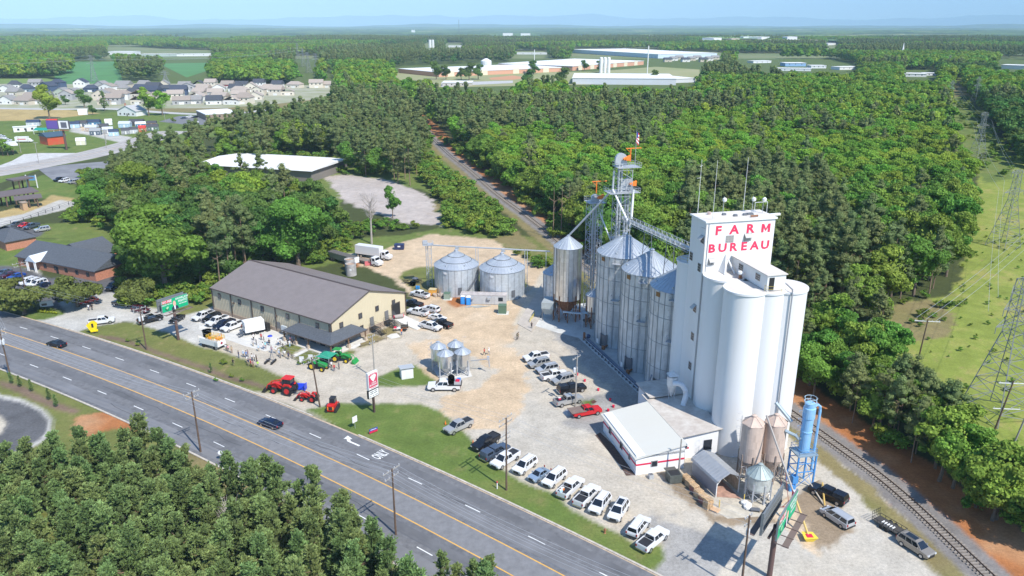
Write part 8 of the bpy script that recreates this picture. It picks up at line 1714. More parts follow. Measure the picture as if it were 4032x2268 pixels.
# ---------------- generic houses ----------------
brick=M('red_brick',(.46,.20,.125),.85,nz=.2,sc_=2); 
def house(name,label,cat,a,b,depth,h,rise,wm,rm,grp=None,hip=0,wins=0,door=True,flatroof=False,ov=.5,side_ridge=False,garage=False):
    d=b-a; L_=d.length; t=thing(name,label,cat,(a.x,a.y,0),math.atan2(d.y,d.x),grp)
    m=MB(); m.box((L_/2,depth/2,0),(L_,depth,h)); 
    if not flatroof and not hip:
        if side_ridge: m.face([(0,0,h),(L_,0,h),(L_/2,0,h+rise*.97)]); m.face([(0,depth,h),(L_/2,depth,h+rise*.97),(L_,depth,h)])
        else: m.face([(0,0,h),(0,depth/2,h+rise*.97),(0,depth,h)]); m.face([(L_,0,h),(L_,depth,h),(L_,depth/2,h+rise*.97)])
    m.build('wall',wm,t); m=MB()
    if flatroof: m.box((L_/2,depth/2,h),(L_+ov,depth+ov,rise))
    elif side_ridge: m.hexa([(-ov,-ov,h-.1),(L_/2,-ov,h+rise),(L_/2,depth+ov,h+rise),(-ov,depth+ov,h-.1)],[(-ov,-ov,h+.1),(L_/2,-ov,h+rise+.2),(L_/2,depth+ov,h+rise+.2),(-ov,depth+ov,h+.1)]); m.hexa([(L_/2,-ov,h+rise),(L_+ov,-ov,h-.1),(L_+ov,depth+ov,h-.1),(L_/2,depth+ov,h+rise)],[(L_/2,-ov,h+rise+.2),(L_+ov,-ov,h+.1),(L_+ov,depth+ov,h+.1),(L_/2,depth+ov,h+rise+.2)])
    else:
        k=hip; m.face([(-ov,-ov,h),(L_+ov,-ov,h),(L_+ov-k,depth/2,h+rise),(-ov+k,depth/2,h+rise)]); m.face([(L_+ov,depth+ov,h),(-ov,depth+ov,h),(-ov+k,depth/2,h+rise),(L_+ov-k,depth/2,h+rise)]); m.face([(-ov,depth+ov,h),(-ov,-ov,h),(-ov+k,depth/2,h+rise)]); m.face([(L_+ov,-ov,h),(L_+ov,depth+ov,h),(L_+ov-k,depth/2,h+rise)])
        m.face([(-ov,-ov,h-.02),(-ov,depth+ov,h-.02),(L_+ov,depth+ov,h-.02),(L_+ov,-ov,h-.02)])
        m.box((L_/2,-ov,h-.18),(L_+2*ov,.1,.2))
    m.build('roof',rm,t)
    for k in range(wins): m=MB(); x_=L_*(k+.7)/(wins+.4); m.box((x_,-.03,1.0 if h<4 else h-2.2),(min(1.3,L_/wins*.4),.08,1.3)); o=m.build('window',glassd,t)
    if door: m=MB(); m.box((L_*.52,-.04,0),(1.0 if not garage else 4.2,.08,2.1)); m.build('garage_door' if garage else 'door',white if garage else plast,t)
    return t
slate=shing
t=house('brick_office','red brick office with dark roof and white columned entrance','building',P(48,668),P(243,708),14,3.1,3.2,brick,slate,hip=0,wins=7)
L_=(P(243,708)-P(48,668)).length
m=MB(); x_=L_*.27; m.hexa([(x_-2.4,-2.2,3.1),(x_+2.4,-2.2,3.1),(x_+2.4,2,3.1),(x_-2.4,2,3.1)],[(x_-.05,-2.2,4.9),(x_+.05,-2.2,4.9),(x_+.05,4,4.9),(x_-.05,4,4.9)]); m.build('portico_gable',M('portico_blue',(.62,.68,.74),.6),t)
for dx in(-2.1,-1.5,1.5,2.1): m=MB(); m.cyl(x_+dx,-2,0,3.1,.17,n=10); m.build('column',white,t)
house('brick_office','red brick rear wing with dark roof behind the columned office','building',P(225,672),P(300,652),16,3.1,3.2,brick,slate,wins=3,side_ridge=False)
house('brick_office','red brick hip roofed office at the left frame edge','building',P(18,632),P(94,617),17,3.1,3.4,brick,slate,hip=6,wins=0,door=False)
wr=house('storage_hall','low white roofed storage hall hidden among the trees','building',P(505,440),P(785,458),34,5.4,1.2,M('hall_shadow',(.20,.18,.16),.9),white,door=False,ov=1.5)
house('far_office','low brown office with white flat roof beyond the pines','building',P(519,303),P(600,298),34,4.2,.5,M('brown_brick',(.30,.22,.17),.9),white,flatroof=True,wins=6,door=False)
house('red_barn','long red wooden building with dark blue roof on the sales lot','building',P(122,366),P(168,361),12,5,2.2,M('barn_red',(.62,.05,.03),.6,nz=.8,sc_=.5,c2=(.42,.16,.05)),M('roof_blue',(.05,.09,.13),.7),door=False)
house('farmhouse','white farmhouse with grey gables and brick chimney near the estate','house',P(296,291),P(343,293),12,3.8,4.2,white,M('farm_roof',(.42,.42,.43),.8),wins=4,side_ridge=True)
p=P(320,289); boxthing('chimney_stack','red brick chimney of the white farmhouse','chimney',p.x,p.y-.6,0,[('shaft',brick,[(0,0,0,1.0,1.0,9)]),('cap',brick,[(0,0,9,1.2,1.2,.3)])])
# display sheds on the sales lot
S3=lambda x,y:(x*.1885,242.8+y*.1885)
shc={'navy':(.03,.05,.10),'slate':(.10,.13,.16),'blue':(.06,.18,.30),'grey':(.30,.31,.32),'dark':(.06,.06,.07),'tan':(.42,.34,.27),'brown':(.22,.13,.08),'white':(.75,.75,.74),'cream':(.72,.68,.52),'red':(.55,.04,.03),'skyblue':(.40,.55,.66),'green':(.10,.16,.13),'rust':(.5,.14,.05),'silver':(.5,.53,.56)}
def shed(x0,x1,yb,yt,wc,rc,label,sr=False,front=None):
    a=P(*S3(x0,yb)); b=P(*S3(x1,yb-4)); d=b-a; L_=d.length; H_=min(4.4,max(2.6,(yb-yt)*.1885/1917*a.length*1.1)); dep=L_*.55; t=thing('garden_shed',label,'shed',(a.x,a.y,0),math.atan2(d.y,d.x)+random.uniform(-.15,.15),'display sheds on the sales lot')
    wm=M('shed_'+wc,shc[wc],.8); rm=M('shedroof_'+rc,shc[rc],.7); h=H_*.62
    m=MB(); m.box((L_/2,dep/2,.15),(L_,dep,h)); m.build('wall',wm,t); m=MB(); pr=[(-.15,h+.1),(.12*dep,h+H_*.25),(dep/2,h+H_*.42),(dep*.88,h+H_*.25),(dep+.15,h+.1)] 
    m.hexa([(-.15,y,z_) for y,z_ in pr],[(L_+.15,y,z_) for y,z_ in pr]); m.build('roof',rm,t)
    m=MB(); m.box((L_*.5,-.04,.2),(L_*.15,.06,h*.75)); m.build('door',white,t)
    for f_ in(.2,.8): m=MB(); m.box((L_*f_,-.04,h*.45),(L_*.05,.06,h*.25)); m.build('window',white,t)
    for x_ in(0,L_): m=MB(); m.box((x_,-.03,.15),(.1,.1,h)); m.build('trim',white,t)
for a in ((355,525,400,330,'silver','navy','grey shed with dark blue roof behind the white mobile home'),(625,765,390,310,'dark','red','black and white shed with a red roof'),(915,1060,425,345,'skyblue','navy','pale blue barn shed with navy roof beside the purple billboard'),(1010,1160,410,330,'slate','dark','dark barn shed with white front left of the big blue shed'),(1155,1332,397,312,'blue','navy','largest blue shed with navy roof on the sales lot'),(1405,1500,387,290,'white','white','tall all white barn shed'),(1585,1742,420,340,'skyblue','silver','light blue shed with silver roof'),(1725,1912,392,318,'dark','dark','long black shed with white windows'),(1812,1947,415,358,'blue','white','blue shed with white curved roof'),(1962,2090,402,345,'brown','dark','brown barn shed with dark roof at the right'),(1964,2113,462,390,'green','dark','dark green shed with white windows at the right end'),(1855,1950,478,408,'rust','red','small orange red shed with red roof'),(1625,1738,512,438,'grey','dark','grey white shed with dark roof, left of a matching pair'),(1730,1840,500,425,'silver','dark','silver grey shed with dark roof, right of a matching pair'),(1137,1300,470,403,'tan','silver','tan sided shed with silver roof'),(1295,1447,450,388,'dark','dark','open fronted black shed in the middle of the lot'),(1198,1344,520,440,'slate','grey','slate barn shed with grey curved roof in front'),(1375,1510,500,418,'grey','silver','grey barn shed with pale roof in front'),(1455,1583,532,455,'skyblue','navy','blue white barn shed with navy roof in front'),(1020,1143,655,575,'cream','white','cream playhouse shed alone on the grass'),(1048,1170,250,190,'white','white','white box shed beside the round dark tree')): shed(*a)
def pblk(name,label,cat,f,a,b,dep,h,wm,rm=None,rise=.3,**k): return house(name,label,cat,P(*f(*a)),P(*f(*b)),dep,h,rise,wm,rm or wm,flatroof=True,**k)
pblk('mobile_home','long white mobile home with wooden ramp on the sales lot','mobile home',S3,(185,478),(500,458),4.5,3.2,white,wins=3)
t=thing('carport','green roofed open carport on the sales lot','carport',(*P(*S3(450,505)),0),R(0)); m=MB(); m.hexa([(0,0,2.6),(14,0,2.6),(14,7,2.6),(0,7,2.6)],[(0,3.4,4.0),(14,3.4,4.0),(14,3.6,4.0),(0,3.6,4.0)]); m.build('roof',M('roof_green',(.02,.28,.20),.5),t)
for x_ in(.2,7,13.8):
    for y_ in(.2,6.8): m=MB(); m.box((x_,y_,0),(.2,.2,2.6)); m.build('post',white,t)
t=thing('rental_truck','white box truck with a red stripe parked by the red building','truck',(*P(*S3(330,612)),0),R(5)); m=MB(); m.box((-1.2,0,.7),(7.6,2.4,2.9)); m.build('cargo_box',white,t); m=MB(); prof_body(m,[(2.7,.5),(4.9,.5),(5.0,1.2),(4.0,1.5),(3.6,2.3),(2.7,2.4)],2.1); m.build('cab',white,t); m=MB(); m.box((-1.0,-1.22,1.9),(5.0,.04,.45)); m.build('red_stripe',redp,t)
for xx in(-3,3.6):
    for s_ in(-1,1): part('wheel',wheelmesh(.42)[0],t,(xx,s_*1.0,.42))
for k,(x,y) in enumerate(((100,578),(30,545),(10,525))): car(S3,(x+40,y),(x-40,y+2),'white','van',None,['white van nearest the white box truck','white van at the left edge of the sales lot','second white van at the left edge of the sales lot'][k],'van','white vans on the sales lot',small=True,z=.9)
# purple billboard, blue sign, canopies, gas station
a=P(*S3(745,455),0);t=thing('purple_billboard','purple and white billboard on a tall brown post by the side road','billboard',(*P(174,377),0),R(-6)); m=MB(); m.box((-4,0,12),(14,1.2,5)); m.build('panel',M('panel_dark',(.10,.10,.11),.6),t); m=MB(); m.box((-7.3,-.65,12.3),(7,.06,4.5)); m.build('purple_half',M('purple',(.13,.08,.32),.6),t); m=MB(); m.box((-.2,-.65,12.3),(6.0,.06,4.5)); m.build('white_half',white,t); m=MB(); m.box((0,-.72,12.9),(3.6,.05,3.2)); m.build('grey_picture',M('pic_grey',(.12,.12,.15),.6),t); m=MB(); m.box((-4,-.9,11.4),(13,.8,.25)); m.build('catwalk',M('catwalk_red',(.40,.12,.09),.7),t); m=MB(); m.cyl(-1.5,0,0,11.6,.6,n=12); m.build('post',MT['beam_brown'],t)
t=thing('blue_sign','small blue sign on white legs at the side road','sign',(*P(83,473),0),R(5)); m=MB(); m.box((0,0,3.5),(4.2,.3,2)); m.build('board',M('sign_sky',(.12,.30,.55),.5),t)
for s_ in(-1,1): m=MB(); m.box((s_*2.1,0,0),(.35,.35,6)); m.build('leg',white,t)
def canopy_(label,a,b,dep,h,th,mt,col,grp=None,name='canopy_shelter',nx=4,rise=0):
    d=b-a; L_=d.length; t=thing(name,label,'shelter',(a.x,a.y,0),math.atan2(d.y,d.x),grp); m=MB(); m.hexa([(-.4,-.4,h),(L_+.4,-.4,h),(L_+.4,dep,h+rise),(-.4,dep,h+rise)],[(-.4,-.4,h+th),(L_+.4,-.4,h+th),(L_+.4,dep,h+rise+th),(-.4,dep,h+rise+th)]); m.build('roof',mt,t)
    for k in range(nx):
        for y_ in(.3,dep-.6): m=MB(); m.box((L_*(k+.5)/nx,y_,0),(.5,.5,h)); m.build('column',col,t)
cb=M('canopy_brown',(.14,.11,.105),.7); GC='brown canopies of the vacuum station'
canopy_('long brown canopy of the vacuum station at the left edge',P(-40,530),P(100,508),7,4.2,.35,cb,polew,GC,nx=6,rise=.8); canopy_('short brown canopy in front of the vacuum station',P(44,527),P(108,520),5,3.6,.3,cb,polew,GC,nx=3,rise=.6); canopy_('small rear brown canopy of the vacuum station',P(42,486),P(88,478),6,5.2,.6,cb,polew,GC,nx=2)
canopy_('white petrol station canopy with red edge at the left edge',P(-60,398),P(48,389),14,5.2,.9,M('canopy_white',(.7,.7,.7),.5),polew,nx=4)
rail_fence('long black metal fence bordering the vacuum station',PP([(-40,580),(60,557),(150,524),(196,508)]),1.5,4,blackp,'metal_fence'); 
t=house('brick_pier','small brown stone pier by the vacuum canopies','pier',P(60,530),P(72,528),3,3,.2,M('pier_tan',(.45,.30,.18),.9),stone,flatroof=True,door=False)
# ---------------- the housing estate ----------------
HC={'white':(.72,.71,.68),'navy':(.06,.09,.16),'slate blue':(.20,.26,.33),'grey':(.38,.38,.38),'beige':(.55,.49,.40),'cream':(.66,.60,.50),'green':(.40,.44,.36),'red':(.28,.03,.03)}
RC={'dark':(.06,.065,.08),'navy':(.05,.06,.09),'grey':(.25,.24,.23),'tan':(.38,.32,.27),'brown':(.30,.25,.21)}
HS=[]
rows=[(221,[(33,'white','dark'),(86,'grey','grey'),(142,'navy','navy'),(200,'white','navy'),(252,'grey','grey'),(306,'beige','grey'),(358,'beige','grey'),(410,'beige','grey'),(462,'slate blue','grey'),(498,'white','dark'),(528,'cream','tan'),(570,'red','brown'),(606,'white','dark'),(650,'white','dark'),(695,'white','dark'),(738,'cream','tan'),(795,'cream','tan'),(822,'cream','tan')],'back'),
 (231,[(12,'white','grey'),(62,'slate blue','navy'),(115,'navy','navy'),(225,'navy','navy'),(268,'white','brown'),(302,'cream','grey'),(350,'navy','navy'),(382,'red','dark'),(422,'navy','dark'),(470,'grey','grey'),(508,'beige','tan'),(548,'white','tan'),(590,'white','dark'),(630,'cream','tan'),(672,'cream','tan')],'second'),
 (241,[(30,'beige','grey'),(152,'green','grey'),(180,'grey','grey'),(270,'white','brown'),(330,'cream','dark'),(378,'navy','navy'),(448,'navy','navy'),(498,'beige','tan'),(540,'grey','tan'),(600,'beige','tan'),(648,'cream','tan'),(692,'cream','tan'),(722,'cream','tan')],'third'),
 (252,[(75,'white','brown'),(108,'beige','grey'),(165,'grey','tan'),(250,'beige','grey'),(300,'white','brown'),(350,'cream','brown'),(400,'cream','brown'),(440,'cream','tan'),(492,'white','tan'),(550,'beige','tan'),(600,'cream','tan'),(640,'cream','tan')],'fourth'),
 (263,[(14,'white','grey'),(58,'beige','brown'),(88,'white','brown'),(262,'beige','tan'),(285,'grey','brown'),(345,'cream','brown'),(455,'grey','brown'),(485,'grey','grey'),(537,'white','dark'),(582,'white','tan'),(610,'cream','brown')],'front')]
for y,l,rn in rows:
    for i,(x,wc,rc) in enumerate(l):
        c=P(x,y+random.uniform(-1,1)); wd=random.uniform(12,16.5); dp=random.uniform(10,13); two=random.random()<.4; a=c-Vector((wd/2,0)); ang2=random.uniform(-.25,.25); b=a+Vector((wd*math.cos(ang2),wd*math.sin(ang2)))
        pos='left end' if x<140 else 'left part' if x<280 else 'middle' if x<430 else 'right part' if x<600 else 'right end'
        prev=l[i-1][1] if i else 'edge of the frame'; lab=f"{wc} house with {rc} roof in the {rn} row of the estate, {pos}"
        HS.append((lab,i))
        house('estate_house',lab,'house',a,b,dp,6 if two else 3.9,random.uniform(3.2,4.4),M('hw_'+wc,HC[wc],.85),M('hr_'+rc,RC[rc],.85,nz=.1,sc_=1),'houses of the estate',hip=0 if random.random()<.7 else 4,wins=3,side_ridge=random.random()<.35,garage=True)
for k in range(9):
    a=P(1672+k*15,156-(k%3)*3); house('far_house','pale house in the small far estate right of the grey warehouse','house',a,a+Vector((15,2)),11,5,3.5,MT['hw_white' if k%2 else 'hw_beige'],MT['hr_grey' if k%3 else 'hr_dark'],'houses of the small far estate',wins=2)
# ---------------- far industry ----------------
pale=M('metal_white',(.72,.73,.74),.6); palew=M('metal_grey',(.60,.62,.66),.6); terra=M('terracotta_wall',(.62,.33,.22),.85)
def blk(label,a,b,dep,h,wm=pale,rm=white,name='warehouse',wins=0): return house(name,label,'warehouse' if name=='warehouse' else 'building',P(*a,14 if a[1]<108 else 0),P(*b,14 if a[1]<108 else 0),dep,h*.6+(15 if a[1]<108 else 0),.5,wm,rm,flatroof=True,door=False,wins=wins,ov=1)
t=blk('very long terracotta warehouse with white roof, right block',(1440,178),(1619,163),150,11,terra); 
for k in range(6): m=MB(); m.box(((P(1619,163)-P(1440,178)).length*(k+.6)/6.4,-.2,0),(12,.3,8)); m.build('dock_door',M('door_cream',(.75,.65,.48),.7),t)
t=blk('very long terracotta warehouse with white roof, left block',(1104,194),(1420,180),120,10,terra)
for k in range(4): m=MB(); m.box(((P(1420,180)-P(1104,194)).length*(k+.35)/4,-.2,0),(11,.3,8)); m.build('dock_door',MT['door_cream'],t)
blk('big pale grey warehouse just beyond the wood',(1440,212),(1700,214),95,12,palew); blk('pale annex at the right of the big grey warehouse',(1696,209),(1748,207),60,8,palew); blk('far blue white factory beyond the terracotta warehouse',(1440,133),(1655,147),160,14,M('factory_blue',(.55,.64,.74),.6))
blk('low beige office with grey roof before the terracotta warehouse',(1113,216),(1187,216),28,6,M('office_beige',(.5,.47,.42),.8),white,'low_office',5)
for k in range(3): p=P(1523+k*10,190); t=thing('storage_silo',['left white silo behind the big grey warehouse','middle white silo behind the big grey warehouse','right white silo behind the big grey warehouse'][k],'silo',(p.x,p.y+60,0)); m=MB(); m.lathe([(2.6,0),(2.6,22),(1.2,23)],14); m.build('silo_body',white,t)
p=P(1223,172); t=thing('water_tank','white squat water tank beyond the terracotta warehouse','water tank',(p.x,p.y,0)); m=MB(); m.lathe([(9,0),(9,12),(2,16)],18); m.build('tank_body',white,t)
for k,(a,b,h,c,lb) in enumerate((((1975,167),(2027,167),9,'b','blue topped warehouse right of centre beyond the big wood'),((1957,178),(2040,179),6,'w','long low white unit in front of the blue topped warehouse'),((2040,172),(2078,172),7,'w','white unit to the right of the blue topped warehouse'),((2112,176),(2162,175),7,'w','white flat unit left of the church steeple'),((2170,190),(2217,190),5,'t','beige low unit below the church steeple'),((2275,193),(2330,194),7,'w','white blue walled unit near the far clearing'),((2330,190),(2364,190),5,'w','low white unit next to the far clearing'),((2517,173),(2600,176),10,'w','white warehouse at the upper right frame edge'),((1895,159),(1940,158),6,'w','flat white unit at the upper right of centre'),
  ((272,138),(337,138),12,'w','white plant with stacked blocks beyond the green fields'),((353,142),(445,142),8,'g','long pale green roofed plant beyond the green fields'),((445,142),(530,141),8,'w','white long plant at the right of the field horizon'),((1300,137),(1376,137),6,'w','thin white unit in the far woods near centre'),((1128,119),(1160,119),8,'w','small white unit beside the far twin silos'),((1265,88),(1290,88),14,'w','tiny white plant near the horizon at centre'),((1310,88),(1334,88),12,'w','tiny white plant near the horizon right of centre'),((1635,95),(1655,95),14,'w','white domed unit near the horizon'),((1795,103),(1815,102),14,'w','white block in the far town'),((1840,104),(1860,104),14,'t','beige block in the far town'),((1870,100),(1895,100),16,'w','cream block in the far town'),((1915,101),(1935,100),16,'w','right cream block in the far town'),((1980,101),(2005,101),18,'w','largest white hotel block in the far town'),((2083,114),(2102,113),10,'w','pale unit right of the far town'),((1035,80),(1042,80),20,'w','tiny white tower near the left horizon'))):
    blk(lb,a,b,max(12,h*3),h,{'w':pale,'b':M('blue_unit',(.25,.42,.65),.6),'t':M('beige_unit',(.55,.46,.36),.8),'g':M('green_unit',(.45,.52,.48),.7)}[c],white if c!='t' else MT['beige_unit'],'far_unit',3 if h<10 else 0)
p=P(2267,150); t=thing('church','white steepled church among the far trees','church',(p.x,p.y,0)); m=MB(); m.hexa([(-16,0,0),(2,0,0),(2,14,0),(-16,14,0)],[(-16,7,15),(2,7,15),(2,7.1,15),(-16,7.1,15)]); m.build('roof',palew,t); m=MB(); m.box((3,5,0),(5,5,16)); m.hexa([(1,3,16),(5,3,16),(5,7,16),(1,7,16)],[(2.9,4.9,34),(3.1,4.9,34),(3.1,5.1,34),(2.9,5.1,34)]); m.build('steeple',white,t)
for k,(x,y,h,r_) in enumerate(((1082,120,24,4),(1155,92,95,1),(1344,184,34,.5),(1628,186,40,.8),(1470,102,26,4),(1219,119,22,3))):
    p=P(x,y); t=thing(['twin_silo','radio_mast','flag_mast','light_mast','far_silo','far_silo'][k],['pale twin silos in the far woods left of centre','thin dark radio mast rising above the horizon','tall white mast in front of the terracotta warehouse','tall white mast at the right of the big grey warehouse','dark pair of stacks near the horizon right of centre','pale stub silo in the far woods near centre'][k],['silo','mast','mast','mast','silo','silo'][k],(p.x,p.y,0)); m=MB(); m.cyl(0,0,0,h,r_,n=10)
    if k==0: m.cyl(9,0,0,h,r_,n=10)
    m.build('shaft',white if k in(0,2,3,5) else steeld,t)
flat('field',PP([(120,167),(200,155),(295,155),(310,210),(150,212)]),.12,M('green_crop',(.075,.21,.06),.95,nz=.15,sc_=.02)); flat('field',PP([(400,160),(530,158),(530,175),(470,195)]),.12,MT['green_crop']); flat('field',PP([(-60,200),(120,197),(170,208),(-60,212)]),.12,M('olive_field',(.15,.22,.05),.95,nz=.2,sc_=.03))
flat('grass_field',PP([(980,215),(980,180),(1060,185),(1500,180),(1650,168),(1760,175),(1760,205),(1440,214),(1300,216),(1120,220)]),.1,M('pale_grass',(.24,.27,.10),.95,nz=.5,sc_=.01,c2=(.42,.34,.22))); flat('red_earth',PP([(1230,196),(1290,190),(1330,196),(1290,201),(1235,201)]),.14,M('red_earth_m',(.5,.25,.13),.95)); flat('service_road',PP([(1110,208),(1290,203),(1290,209),(1190,214),(1110,219)]),.16,M('road_pale',(.45,.44,.42),.9))
flat('town_ground',PP([(1780,108),(1800,97),(2060,98),(2080,104),(1990,108),(1850,112)],16),16,M('town_earth',(.42,.30,.22),.95,nz=.6,sc_=.01,c2=(.12,.2,.08))); flat('pasture',PP([(1780,92),(1880,88),(1960,93),(1900,97),(1800,97)],20),20,M('far_pasture',(.25,.36,.14),.95))
flat('estate_ground',PP([(-100,205),(845,215),(835,245),(690,262),(560,272),(-100,275)]),.03,M('estate_mix',(.24,.26,.12),.95,nz=.7,sc_=.05,c2=(.45,.42,.37)))
# ---------------- named trees ----------------
def bigtree(mesh,x,y,s,lab,rz=0,sz=None,name='large_tree'): p=P(x,y); plant(name,mesh,p.x,p.y,s,lab,'tree',None,rz,sz)
bigtree(BIG[0],418,742,.98,'huge bright green spreading tree left of the metal hall',.4); bigtree(BIG[0],752,672,.84,'large rounded dark tree directly behind the metal hall',2.1); bigtree(BIG[0],345,555,.8,'broad dark tree behind the field at the left wood edge',3.3); bigtree(BIG[0],250,560,.55,'leafy medium tree at the left end of the wood',1.2)
bigtree(MYR[0],196,772,.98,'low spreading crape myrtle in the brick office lot',.3,name='crape_myrtle'); bigtree(MYR[0],62,790,1.0,'low spreading crape myrtle at the left frame edge',1.7,name='crape_myrtle'); bigtree(MYR[0],8,752,.7,'smaller crape myrtle at the far left edge of the lot',2.7,name='crape_myrtle'); bigtree(MYR[0],350,768,.8,'low crape myrtle under the huge tree',4,name='crape_myrtle')
bigtree(OAK[1],125,300,1.5,'round bright tree standing alone in the grass field',0,name='field_tree'); bigtree(OAK[4],375,291,1.3,'left of the two bright trees beside the farmhouse',0,name='field_tree'); bigtree(OAK[4],409,290,1.3,'right of the two bright trees beside the farmhouse',2,name='field_tree'); bigtree(OAK[3],213,271,1.1,'dark broad tree in front of the estate houses',0,name='field_tree'); bigtree(OAK[3],234,289,.55,'small round dark tree beside the white box shed',0,name='field_tree'); bigtree(YOUNG[0],264,279,1.7,'dark conical evergreen left of the farmhouse',0,name='field_tree'); bigtree(OAK[3],125,262,.8,'dark tree between estate houses at the left',0,name='field_tree'); bigtree(OAK[3],165,264,.6,'small tree by the estate entrance',0,name='field_tree')
for k,(x,y,s_) in enumerate(((1098,200,1.5),(1122,200,1.2),(1160,200,1.1),(1180,202,1.6),(1203,200,1.3),(1342,186,1.5),(1470,178,1.1),(1510,182,1.2),(1645,204,1.1),(1415,214,1.5),(1330,222,1.4))): bigtree(OAK[3],x,y,s_,['first','second','third','fourth','fifth','sixth','seventh','eighth','ninth','tenth','eleventh'][k]+' dark tree from the left around the terracotta warehouse',k,name='field_tree')
for k,(x,y) in enumerate(((30,966),(51,974),(80,986),(124,1007),(142,1025))): bigtree(YOUNG[2],x,y,.27,['first','second','third','fourth','last'][k]+' clipped conical shrub along the near left kerb',0,name='conical_shrub')
for k,(x,y) in enumerate(((321,860),(346,870),(531,938),(582,950),(609,960),(543,960))): bigtree(BUSH[0] if k!=2 else YOUNG[1],x,y,.22,['tiny shrub at the left of the mulch strip','second tiny shrub in the mulch strip','dark little conifer in the mulch strip','small dark shrub in the mulch strip','last small shrub at the right of the mulch strip','small shrub near the wagon end of the strip'][k],0,name='mulch_shrub')
bigtree(BUSH[1],563,916,.35,'round green bush on the verge grass left of the crowd',name='verge_bush'); bigtree(OAK[2],20,392,.6,'dark small tree beside the petrol station',name='field_tree'); bigtree(BUSH[0],436,308,.9,'small dark bush by the far office lot',name='verge_bush')
p=P(706,918); t=thing('flower_planting','low leafy planting round white letter boards beside the crowd','planting',(p.x+4,p.y,0)); 
for k in range(3): o=bpy.data.objects.new('leaf_clump',BUSH[k%3][0]); link(o); o.parent=t; o.location=(k*1.0,k*.5,0); o.scale=(.22,)*3
for k in range(2): m=MB(); m.box((.4+k*1.7,.9+k,.1),(1.0,.06,1.5)); m.build('letter_board',white,t)
for k,(x,z_) in enumerate(((1112,4),(1150,5.5),(1190,6),(1232,5))): p=P(x,1446,z_); plant('young_pine_tree',YOUNG[k],p.x,p.y,.8,['first','second','third','fourth'][k]+' low pine from the left at the bottom frame edge','pine tree')
# bare trees
def dead_tree(label,x,y,h,seed,n=40):
    r=np.random.default_rng(seed); p=P(x,y); t=thing('dead_tree',label,'dead tree',(p.x,p.y,0)); m=MB(); m.tube((0,0,0),(.3,0,h*.8),h*.022,7,h*.008); m.build('trunk',bark_dead,t); b=MB()
    for k in range(n):
        z_=h*r.uniform(.42,.8); a=r.uniform(0,6.28); L_=h*r.uniform(.12,.3); e=Vector((.25+math.cos(a)*L_*.7,math.sin(a)*L_*.7,z_+L_*.75)); s=Vector((.2,0,z_)); b.tube(s,e,.06,4,.02)
        for j in range(3): d=Vector(r.normal(size=3)); b.tube(s+(e-s)*r.uniform(.4,.9),e+d*L_*.25,.03,3,.01)
    b.build('branches',bark_dead,t)
dead_tree('tall bare dead tree behind the dirt loop',935,613,18,3,55); dead_tree('grey bare snag among the foreground pines',585,1400,9,5); dead_tree('pale dead snag at the edge of the right hand wood',2180,905,9,8)
t=plant('vine_tree',OAK[2],*P(988,548),.55,'narrow ivy covered tree on the abandoned slab','tree',None,0,.75)
HAZE=6e-5
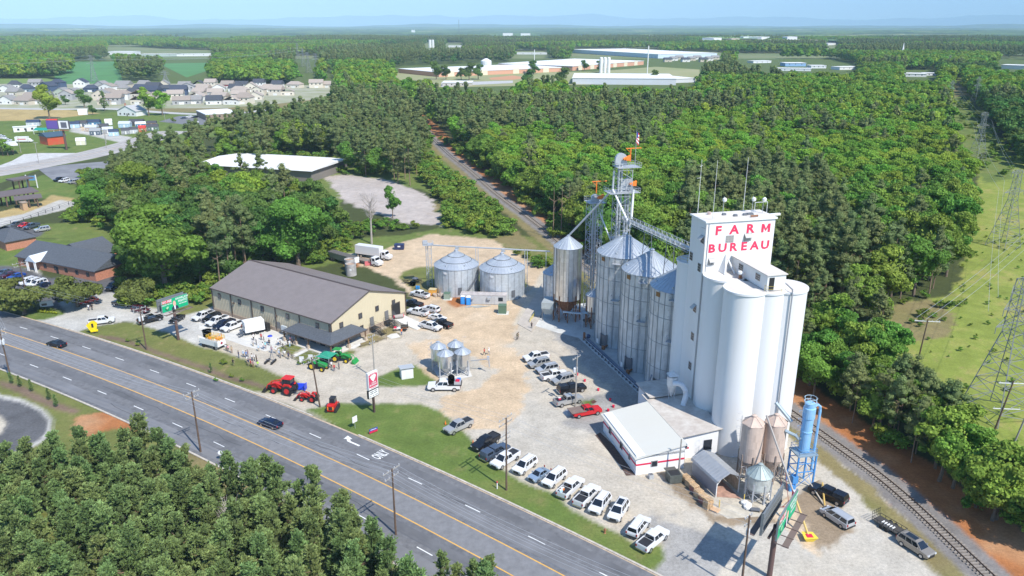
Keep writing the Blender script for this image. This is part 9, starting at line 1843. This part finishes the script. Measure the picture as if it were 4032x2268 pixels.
# ---------------- beyond the woods ----------------
def canopy(name,r0,r1,nr,nt,seed,base,amp,mat):
    rr=np.exp(np.linspace(math.log(r0),math.log(r1),nr)); th=np.linspace(R(-44),R(44),nt); Tt,Rr=np.meshgrid(th,rr); x=np.sin(Tt)*Rr; y=np.cos(Tt)*Rr
    big=fbm(x,y,1600,seed,3); sm_=fbm(x,y*.8,60,seed+9,3); zz=base+(big-.5)*amp+sm_*8
    gap=fbm(x,y,420,seed+4,3)>.62; zz=np.where(gap,zz-9,zz)
    v=np.stack([x,y,zz],-1).reshape(-1,3); idx=np.arange(nr*nt).reshape(nr,nt); q=np.stack([idx[:-1,:-1],idx[:-1,1:],idx[1:,1:],idx[1:,:-1]],-1).reshape(-1,4)
    me=bpy.data.meshes.new(name); me.vertices.add(len(v)); me.vertices.foreach_set('co',v.ravel()); me.loops.add(q.size); me.loops.foreach_set('vertex_index',q.ravel()); me.polygons.add(len(q)); me.polygons.foreach_set('loop_start',np.arange(0,q.size,4)); me.update()
    a=me.color_attributes.new('col','FLOAT_COLOR','POINT'); c=np.ones((len(v),4)); t=fbm(x,y,300,seed+2,4).ravel()
    g=np.where((t>.52)[:,None],np.array((.030,.065,.020)),np.array((.075,.13,.030))); g=g*(1+.8*(rng.random((len(v),1))-.5)); g[gap.ravel()]=np.array((.22,.24,.11)); c[:,:3]=g
    a.data.foreach_set('color',c.ravel()); me.materials.append(mat); o=bpy.data.objects.new(name,me); link(o); tag(o,'tree covered plain fading blue toward the horizon',kind='stuff'); return o
canopy('distant_forest',3300,15000,330,700,5,6,34,M('canopy',(1,1,1),.95,attr='col'))
def hills(name,dist,base_h,amp,seed,c,shift=0):
    th=np.linspace(R(-46),R(46),300); h=np.zeros(300)
    xx=th*dist
    h=base_h+amp*(fbm(xx+50000,0*xx,dist*.11,seed,5)-.4)*1.6
    h=np.maximum(h,20); m=MB()
    A=[m.vx((math.sin(t)*dist,math.cos(t)*dist,-80)) for t in th]; B=[m.vx((math.sin(t)*(dist+900),math.cos(t)*(dist+900),hh)) for t,hh in zip(th,h)]; Cc=[m.vx((math.sin(t)*(dist+2500),math.cos(t)*(dist+2500),-80)) for t in th]
    for i in range(299): m.fi([A[i],A[i+1],B[i+1],B[i]]); m.fi([B[i],B[i+1],Cc[i+1],Cc[i]])
    o=m.build(name,M(name+'_mat',c,.95,nz=.3,sc_=.002)); o['kind']='structure'; return o
hills('hills',17500,40,70,3,(.05,.08,.04)); hills('mountains',41000,330,380,8,(.05,.08,.05))
# air
hz=MB(); hz.box((0,22000,-90),(75000,46000,1500)); hm=bpy.data.materials.new('haze'); hm.use_nodes=True; t=hm.node_tree; t.nodes.clear()
vo=t.nodes.new('ShaderNodeVolumePrincipled'); vo.inputs['Color'].default_value=(.58,.82,1.0,1); vo.inputs['Density'].default_value=HAZE; vo.inputs['Anisotropy'].default_value=-.35
ou=t.nodes.new('ShaderNodeOutputMaterial'); t.links.new(vo.outputs[0],ou.inputs['Volume'])
o=hz.build('haze',hm); o['kind']='stuff'; o['label']='thin blue haze in the air toward the horizon'
